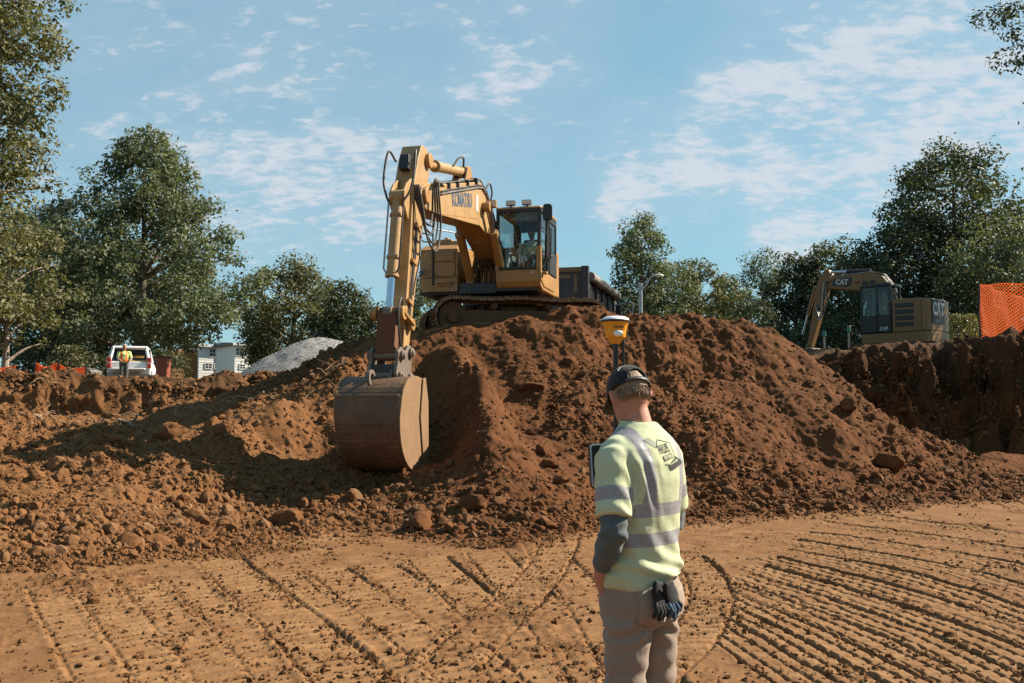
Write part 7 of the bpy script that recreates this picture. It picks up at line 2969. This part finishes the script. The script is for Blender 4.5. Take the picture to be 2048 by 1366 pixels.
    for j in range(nv - 1):
        for i in range(nu):
            i2 = (i + 1) % nu
            c = (Vector(vs[j * nu + i]) + Vector(vs[(j + 1) * nu + i2])) / 2
            if c.y < 0 and .016 < c.z and (c.x / .043) ** 2 + ((c.z - .016) / .046) ** 2 < 1:
                continue
            fs.append((j * nu + i, j * nu + i2, (j + 1) * nu + i2, (j + 1) * nu + i))
    m = MB()
    m.add(vs, fs)
    me = bpy.data.meshes.new('cap_crown')
    me.from_pydata([tuple(v) for v in m.v], [], m.f)
    me.polygons.foreach_set('use_smooth', [True] * len(me.polygons))
    o = link('cap_crown', me, CAP_CLOTH, cap)
    md = o.modifiers.new('s', 'SOLIDIFY')
    md.thickness = .0035
    md.offset = 0
    # edge of the opening
    m = MB()
    pts = []
    for t_ in np.linspace(0, math.pi, 20):
        x = .043 * math.cos(t_)
        z = .016 + .046 * math.sin(t_)
        ph = math.asin(min(z / .112, 1))
        cc = math.cos(ph) ** .72
        sa = max(-1, min(1, x / (.0905 * cc)))
        y = -.1085 * cc * math.sqrt(1 - sa * sa)
        pts.append((x, y - .001, z))
    m.tube(pts, .0032, 6)
    m.build('opening_trim', CAP_CLOTH, cap, 0, 60)
    m = MB()
    for (z0, z1, mat_) in ((-.001, .015, None),):
        g = []
        for a in np.linspace(-.62, .62, 15):
            for z in (z0, z1):
                g.append((.0925 * math.sin(a), -.1105 * math.cos(a), z))
        m.add(g, [(2 * i, 2 * i + 2, 2 * i + 3, 2 * i + 1) for i in range(14)])
    so2 = m.build('strap', plain('strap_plastic', (0.035, 0.035, 0.036), 0.4), cap, 0, 60)
    md = so2.modifiers.new('s', 'SOLIDIFY')
    md.thickness = .003
    for i in range(7):
        a = -.33 + i * .11
        m = MB()
        m.cyl((.094 * math.sin(a), -.112 * math.cos(a), .007), (.096 * math.sin(a), -.1145 * math.cos(a), .007), .0022, n=8)
        m.build('snap', GREYP, so2)
    # small stitched mark on the crown
    m = MB()
    m.tube([(-.052, -.062, .082), (-.064, -.066, .066), (-.040, -.085, .062)], .0013, 5)
    m.tube([(-.044, -.062, .087), (-.060, -.064, .074)], .0013, 5)
    m.build('stitched_mark', GREYP, cap)
    m = MB()
    m.lathe([(.0, .116), (.006, .1155), (.007, .112)], n=10)
    m.build('button', CAP_CLOTH, cap)
    # brim
    def brim(lift):
        vs, fs = [], []
        na, nr = 21, 7
        for i in range(na):
            a = R(-72 + 144 * i / (na - 1))
            for j in range(nr):
                t = j / (nr - 1)
                ext = .072 * math.cos(a * .92) ** .55 * t
                x = .0905 * math.sin(a) + math.sin(a) * .012 * t
                y = .1085 * math.cos(a) + ext
                z = .004 - .020 * (math.sin(a)) ** 2 * (.4 + t) - .012 * t + lift
                vs.append((x, y, z))
        for i in range(na - 1):
            for j in range(nr - 1):
                fs.append((i * nr + j, i * nr + j + 1, (i + 1) * nr + j + 1, (i + 1) * nr + j))
        return vs, fs
    for nm, lift, mt in (('brim', 0, CAP_CLOTH), ('brim_underside', -.0035, BRIM_UNDER)):
        m = MB()
        m.add(*brim(lift))
        o = m.build(nm, mt, cap, 0, 60)
        md = o.modifiers.new('s', 'SOLIDIFY')
        md.thickness = .003

    # ---------- gloves tucked in the back pocket (things of their own)
    def glove(label, lx, lz, ang, cuff_mat, palm_mat, seed, tiltx):
        r_ = random.Random(seed)
        q = on_back(lx, .955, .018)
        mw = root.matrix_basis @ Matrix.Translation(q) @ Matrix.Rotation(R(ang), 4, 'Y') @ Matrix.Rotation(R(tiltx), 4, 'X') @ Matrix.Scale(0.88, 4)
        o = empty('work_glove')
        o.matrix_world = mw
        tag(o, label, 'glove', 'pair of work gloves')
        m = MB()
        m.loft([((0, 0, .050), (.030, 0, 0), (0, .012, 0)), ((0, 0, .030), (.036, 0, 0), (0, .014, 0)), ((0, 0, 0), (.040, 0, 0), (0, .016, 0)), ((0, -.004, -.035), (.040, 0, 0), (0, .015, 0)), ((0, -.006, -.050), (.036, 0, 0), (0, .012, 0))], 16)
        link('palm', remesh(m, .005, 4), palm_mat, o)
        for k_, (x, L) in enumerate(((-.029, .050), (-.010, .062), (.010, .058), (.029, .045))):
            m = MB()
            sp = (k_ - 1.5) * .006
            m.limb([((x, -.006, -.044), .0115), ((x + sp * .6, -.016 - r_.uniform(0, .008), -.044 - L * .5), .0112), ((x + sp, -.012 + r_.uniform(0, .012), -.044 - L), .0095)], 10)
            m.build('finger', cuff_mat if k_ < 3 else palm_mat, o, 0, 60)
        m = MB()
        m.limb([((-.034, -.004, .0), .0125), ((-.048, -.016, .022), .0115), ((-.044, -.020, .046), .0100)], 10)
        m.build('thumb', palm_mat, o, 0, 60)
    glove('black palmed work glove hanging from the mans back pocket, thumb up', -.085, .955, 6, GLOVE_BLACK, GLOVE_BLACK, 1, -6)
    glove('blue backed work glove beside the black one in the same pocket', -.030, .955, -10, GLOVE_BLUE, GLOVE_BLACK, 2, -3)
    return root


surveyor()


# ------------------------------------------------------------------ satellite receiver on its pole
def receiver():
    AMB = plain('amber_plastic', (0.72, 0.30, 0.02), 0.38, 0, 0.05)
    WHP = plain('white_plastic', (0.72, 0.73, 0.74), 0.35)
    PB = plain('carbon_pole', (0.010, 0.012, 0.013), 0.35)
    c = at(1231, 690, 4.25)
    root = empty('survey_receiver', (c.x, c.y, 0.0), R(20))
    tag(root, 'yellow and white satellite receiver on a black pole in front of the man', 'receiver')
    zb = at(1231, 688, 4.25).z
    zt = at(1231, 632, 4.25).z
    h = zt - zb
    m = MB()
    m.lathe([(.018, 0), (.022, h * .04), (.034, h * .20), (.041, h * .22), (.044, h * .27), (.046, h * .50), (.0475, h * .505), (.054, h * .72), (.0595, h * .78)], (0, 0, zb), 32)
    m.build('housing', AMB, root, 0, 30)
    m = MB()
    m.lathe([(.0590, h * .775), (.0625, h * .79), (.0630, h * .83), (.0600, h * .86)], (0, 0, zb), 32)
    m.build('black_band', BLACK, root, 0, 40)
    m = MB()
    m.lathe([(.0605, h * .855), (.055, h * .92), (.042, h * .97), (.02, h * .995), (.002, h)], (0, 0, zb), 32)
    m.build('white_dome', WHP, root, 0, 50)
    # white badge and lettering on the side towards the camera
    f = Vector((0.05, -1, 0))
    fl = Matrix.Rotation(R(-20), 3, 'Z') @ f.normalized()
    side = Vector((0, 0, 1)).cross(fl).normalized()
    m = MB()
    ring = []
    for k in range(24):
        a = 2 * math.pi * k / 24
        ring.append(fl * .0475 + side * (.005 + .0205 * math.cos(a)) + Vector((0, 0, zb + h * .36 + .0125 * math.sin(a))))
    rg2 = [p + fl * .004 - (p - (fl * .0475 + side * .005 + Vector((0, 0, zb + h * .36)))) * .25 for p in ring]
    m.add(ring + rg2, [(k, (k + 1) % 24, 24 + (k + 1) % 24, 24 + k) for k in range(24)] + [list(range(24, 48))])
    m.build('badge', WHP, root, 0, 60)
    lettering('lettering', 'Trimble', .014, BLACKPRINT, root, fl * .0545 + side * .006 + Vector((0, 0, zb + h * .575)), tuple(side), (0, 0, 1), extrude=.0003, bold=.0004)
    m = MB()
    m.cyl((0, 0, 0.02), (0, 0, zb + .004), .0115, n=14)
    m.cyl((0, 0, 0.0), (0, 0, 0.03), .004, .0115, n=10)
    m.cyl((0, 0, 1.30), (0, 0, 1.33), .017, n=14)
    m.build('pole', PB, root, 0, 40)
    m = MB()
    a = Matrix.Rotation(R(-20), 3, 'Z') @ Vector((.034, 0, 0))
    m.cyl((a.x, a.y, 1.36), (a.x, a.y, zb + h * .15), .0052, n=10)
    m.bar((0, 0, 1.37), (a.x, a.y, 1.37), .012, .012)
    m.build('antenna_rod', PB, root, 0, 40)
    # controller tablet clamped to the pole
    t = empty('tablet_computer')
    cc = at(1207, 931, 4.12)
    t.matrix_world = Matrix.Translation(cc) @ Matrix.Rotation(R(12), 4, 'Z') @ Matrix.Rotation(R(-10), 4, 'X')
    tag(t, 'black handheld controller with pale rim, clamped to the survey pole', 'tablet')
    def rr(w, hh, r):
        pts = []
        for cx, cy, a0 in ((w - r, hh - r, 0), (-w + r, hh - r, 90), (-w + r, -hh + r, 180), (w - r, -hh + r, 270)):
            pts += [(cx + r * math.cos(R(a0 + d)), cy + r * math.sin(R(a0 + d))) for d in (0, 30, 60, 90)]
        return pts
    m = MB()
    m.prism(rr(.056, .092, .016), 0.0, .028, 'y')
    m.build('case', BLACK, t, .003)
    m = MB()
    m.prism(rr(.054, .090, .015), -.003, .0, 'y')
    m.build('rim', plain('pale_rim', (0.55, 0.54, 0.52), 0.4), t)
    m = MB()
    m.prism(rr(.048, .083, .010), -.0055, -.0032, 'y')
    m.build('screen', plain('dark_screen', (0.012, 0.014, 0.016), 0.12), t)
    m = MB()
    m.box(-.012, .09, .03, .06, -.02, .02)
    m.build('clamp', BLACK, t, .004)


receiver()


# ------------------------------------------------------------------ smaller figures
def small_person(root, J, mats, voxel=0.016):
    """J: joints in the root's frame"""
    V_ = {k: Vector(v) for k, v in J.items()}
    sk = MB()
    hd = V_['head']
    up = (hd - V_['neck']).normalized()
    fwd = V_['look'].normalized()
    sd = fwd.cross(up).normalized()
    sk.loft([(hd + up * z + fwd * o, sd * a, fwd * b) for z, o, a, b in ((-.12, .02, .035, .04), (-.09, .02, .058, .065), (-.03, .01, .072, .088), (.03, 0, .077, .097), (.08, 0, .066, .08), (.115, 0, .02, .025))], 16)
    sk.limb([(hd + fwd * .095 + up * .0, .012), (hd + fwd * .112 - up * .03, .014)], 8)
    for s in (-1, 1):
        sk.limb([(hd + sd * s * .077, .012), (hd + sd * s * .083 - up * .03, .011)], 8)
    sk.limb([(V_['chest'], .07), (V_['neck'], .058), (hd - up * .06, .058)])
    sk.limb([(V_['pelvis'], .11), (V_['chest'], .11)])
    for s in ('l', 'r'):
        sk.limb([(V_[s + 'sh'], .055), (V_[s + 'el'], .045), (V_[s + 'wr'], .032)])
        w = V_[s + 'wr']
        d = (w - V_[s + 'el']).normalized()
        sk.limb([(w, .032), (w + d * .06, .040), (w + d * .09, .034)])
        pr = d.orthogonal().normalized()
        for k in range(4):
            q = w + d * .09 + pr * (k - 1.5) * .021
            sk.limb([(q, .0105), (q + d * .035 - Vector((0, 0, .012)), .010), (q + d * .055 - Vector((0, 0, .035)), .009)], 7)
        sk.limb([(w + d * .03 + pr * .035, .012), (w + d * .07 + pr * .055, .011)], 7)
        sk.limb([(V_[s + 'hip'], .085), (V_[s + 'kn'], .06), (V_[s + 'an'], .042)])
    link('body', remesh(sk, voxel * .8, 2), mats['skin'], root)
    for s in (-1, 1):
        e = MB()
        e.limb([(hd + sd * s * .032 + fwd * .088 + up * .012, .010), (hd + sd * s * .034 + fwd * .088 + up * .012, .010)], 8)
        e.build('eye', BLACKPRINT, root)
    st = MB()
    sh = V_['rsh'] - V_['lsh']
    ax = sh.normalized()
    tr = V_['chest'] - V_['pelvis']
    fr = ax.cross(tr).normalized()
    st.loft([(V_['pelvis'] - tr * .05, ax * .19, fr * .15), (V_['pelvis'] + tr * .25, ax * .20, fr * (.15 + mats.get('belly', 0))), (V_['pelvis'] + tr * .7, ax * .205, fr * .15), (V_['chest'], ax * .20, fr * .14), (V_['chest'] + tr * .18, ax * .15, fr * .11), (V_['neck'] - up * .02, ax * .075, fr * .075)], 20, sq=2.2)
    for s in ('l', 'r'):
        st.limb([(V_[s + 'sh'].lerp(V_['chest'], .2), .08), (V_[s + 'sh'], .082), (V_[s + 'sh'].lerp(V_[s + 'el'], .75), .072)])
    sm = remesh(st, voxel, 4)
    wrinkle(sm, lambda V: fbm(V[:, 0] * 7, V[:, 1] * 7, 3, 5, z=V[:, 2] * 7), .012)
    so = link('shirt', sm, mats['shirt'], root)
    tp = MB()
    tp.loft([(V_['pelvis'] + tr * .08, ax * .165, fr * .13), (V_['pelvis'] - tr * .1, ax * .18, fr * .145), (V_['pelvis'] - tr * .25, ax * .15, fr * .12)], 18)
    for s in ('l', 'r'):
        tp.limb([(V_[s + 'hip'], .10), (V_[s + 'kn'], .078), (V_[s + 'an'], .062)])
        bo = MB()
        a = V_[s + 'an']
        t = V_[s + 'toe']
        bo.limb([(a, .055), (a.lerp(t, .3) - Vector((0, 0, .03)), .052), (t, .042)])
        link('boot', remesh(bo, voxel, 2), BOOT, root)
    pm = remesh(tp, voxel, 4)
    wrinkle(pm, lambda V: fbm(V[:, 0] * 7, V[:, 1] * 7, 3, 9, z=V[:, 2] * 7), .012)
    link('trousers', pm, mats['trousers'], root)
    return so, hd, up, fwd, sd


def operator():
    root = empty('person', ex.matrix_basis @ Vector((0, 0, 0)), EX_PHI)
    tag(root, 'bearded machine operator in pale green shirt seated inside the excavator cab', 'person')
    pale = cloth_mat('pale_green_shirt', (0.55, 0.58, 0.40))
    y = 0.97
    so, hd, up, fwd, sd = small_person(root, dict(head=(.06, y, 2.43), neck=(.0, y, 2.27), look=(1, -.03, -.12), chest=(-.02, y, 2.10), pelvis=(.08, y, 1.78), lsh=(-.01, y + .19, 2.16), rsh=(-.01, y - .19, 2.16),
                                           lel=(.12, y + .31, 1.93), rel=(.12, y - .31, 1.93), lwr=(.38, y + .30, 1.87), rwr=(.38, y - .33, 1.90), lhip=(.10, y + .10, 1.76), rhip=(.10, y - .10, 1.76),
                                           lkn=(.56, y + .15, 1.80), rkn=(.56, y - .15, 1.80), lan=(.72, y + .15, 1.53), ran=(.72, y - .15, 1.53), ltoe=(.90, y + .16, 1.50), rtoe=(.90, y - .16, 1.50)),
                                dict(skin=skin_mat('tanned_skin', (0.33, 0.17, 0.11)), shirt=pale, trousers=JEANS, belly=.05), .02)
    m = MB()
    m.loft([(hd + up * z + fwd * .0, sd * a, fwd * b) for z, a, b in ((.035, .083, .103), (.08, .080, .098), (.115, .055, .07), (.13, .01, .012))], 16)
    m.add([hd + up * .045 + fwd * .09 + sd * .07, hd + up * .035 + fwd * .17 + sd * .05, hd + up * .035 + fwd * .17 - sd * .05, hd + up * .045 + fwd * .09 - sd * .07], [(0, 1, 2, 3)])
    m.build('cap', CAP_CLOTH, root, 0, 50)
    m = MB()
    m.loft([(hd - up * .045 + fwd * .045, sd * .062, fwd * .056), (hd - up * .09 + fwd * .045, sd * .060, fwd * .058), (hd - up * .14 + fwd * .05, sd * .035, fwd * .035)], 14)
    m.build('beard', plain('dark_beard', (0.03, 0.022, 0.016), 0.8), root, 0, 60)


operator()


def pickup_worker():
    p = at(249, 688, 40.3)
    z = gz(p.x, 40.3)
    H = p.z - z
    root = empty('person', (p.x, 40.3, z), R(-62))
    tag(root, 'worker in orange and lime vest standing at the open pickup', 'person')
    m_, T = new_mat('orange_lime_vest')
    co = obj_co(T)
    sx = T.n('ShaderNodeSeparateXYZ')
    T.put(sx.inputs[0], co)
    ax_ = T.math('ABSOLUTE', T.math('ADD', sx.outputs[1], 0.02))
    f1 = T.math('LESS_THAN', T.math('ABSOLUTE', T.math('SUBTRACT', ax_, 0.10)), 0.035)
    f2 = T.math('LESS_THAN', T.math('ABSOLUTE', T.math('SUBTRACT', sx.outputs[2], 1.02)), 0.035)
    lime = T.mix(T.noise(co, 5), (0.50, 0.60, 0.16), (0.60, 0.68, 0.28))
    T.put(T.b.inputs['Base Color'], T.mix(T.math('MAXIMUM', f1, f2), lime, (0.78, 0.16, 0.03)))
    T.b.inputs['Roughness'].default_value = .8
    k = H / 1.76
    J = dict(head=(.05, 0, 1.63), neck=(0, 0, 1.48), look=(1, .1, -.3), chest=(0, 0, 1.32), pelvis=(-.02, 0, .98), lsh=(0, .19, 1.40), rsh=(0, -.19, 1.40), lel=(.08, .27, 1.12), rel=(.06, -.27, 1.12), lwr=(.32, .2, 1.05), rwr=(.30, -.2, 1.05),
             lhip=(0, .09, .94), rhip=(0, -.09, .94), lkn=(.02, .1, .5), rkn=(.02, -.1, .5), lan=(0, .1, .1), ran=(0, -.1, .1), ltoe=(.16, .12, .05), rtoe=(.16, -.12, .05))
    small_person(root, {a: tuple(c * k for c in v) if a != 'look' else v for a, v in J.items()}, dict(skin=SKIN, shirt=m_, trousers=cloth_mat('grey_trousers', (0.09, 0.095, 0.09)), belly=.02), .02)
    m = MB()
    hd = Vector(J['head']) * k
    m.loft([(hd + Vector((-.01, 0, z_)), Vector((0, a, 0)), Vector((b, 0, 0))) for z_, a, b in ((.0, .082, .1), (.05, .084, .104), (.10, .06, .07), (.125, .01, .01))], 14)
    m.build('hair', plain('grey_hair', (0.30, 0.27, 0.24), 0.8), root, 0, 60)
    for s in (-1, 1):
        m = MB()
        sh, el = Vector(J['lsh' if s > 0 else 'rsh']) * k, Vector(J['lel' if s > 0 else 'rel']) * k
        m.limb([(sh.lerp(el, .3), .066), (sh.lerp(el, .95), .062)], 12)
        m.build('sleeve', cloth_mat('blue_sleeve', (0.07, 0.20, 0.34)), root, 0, 60)


pickup_worker()
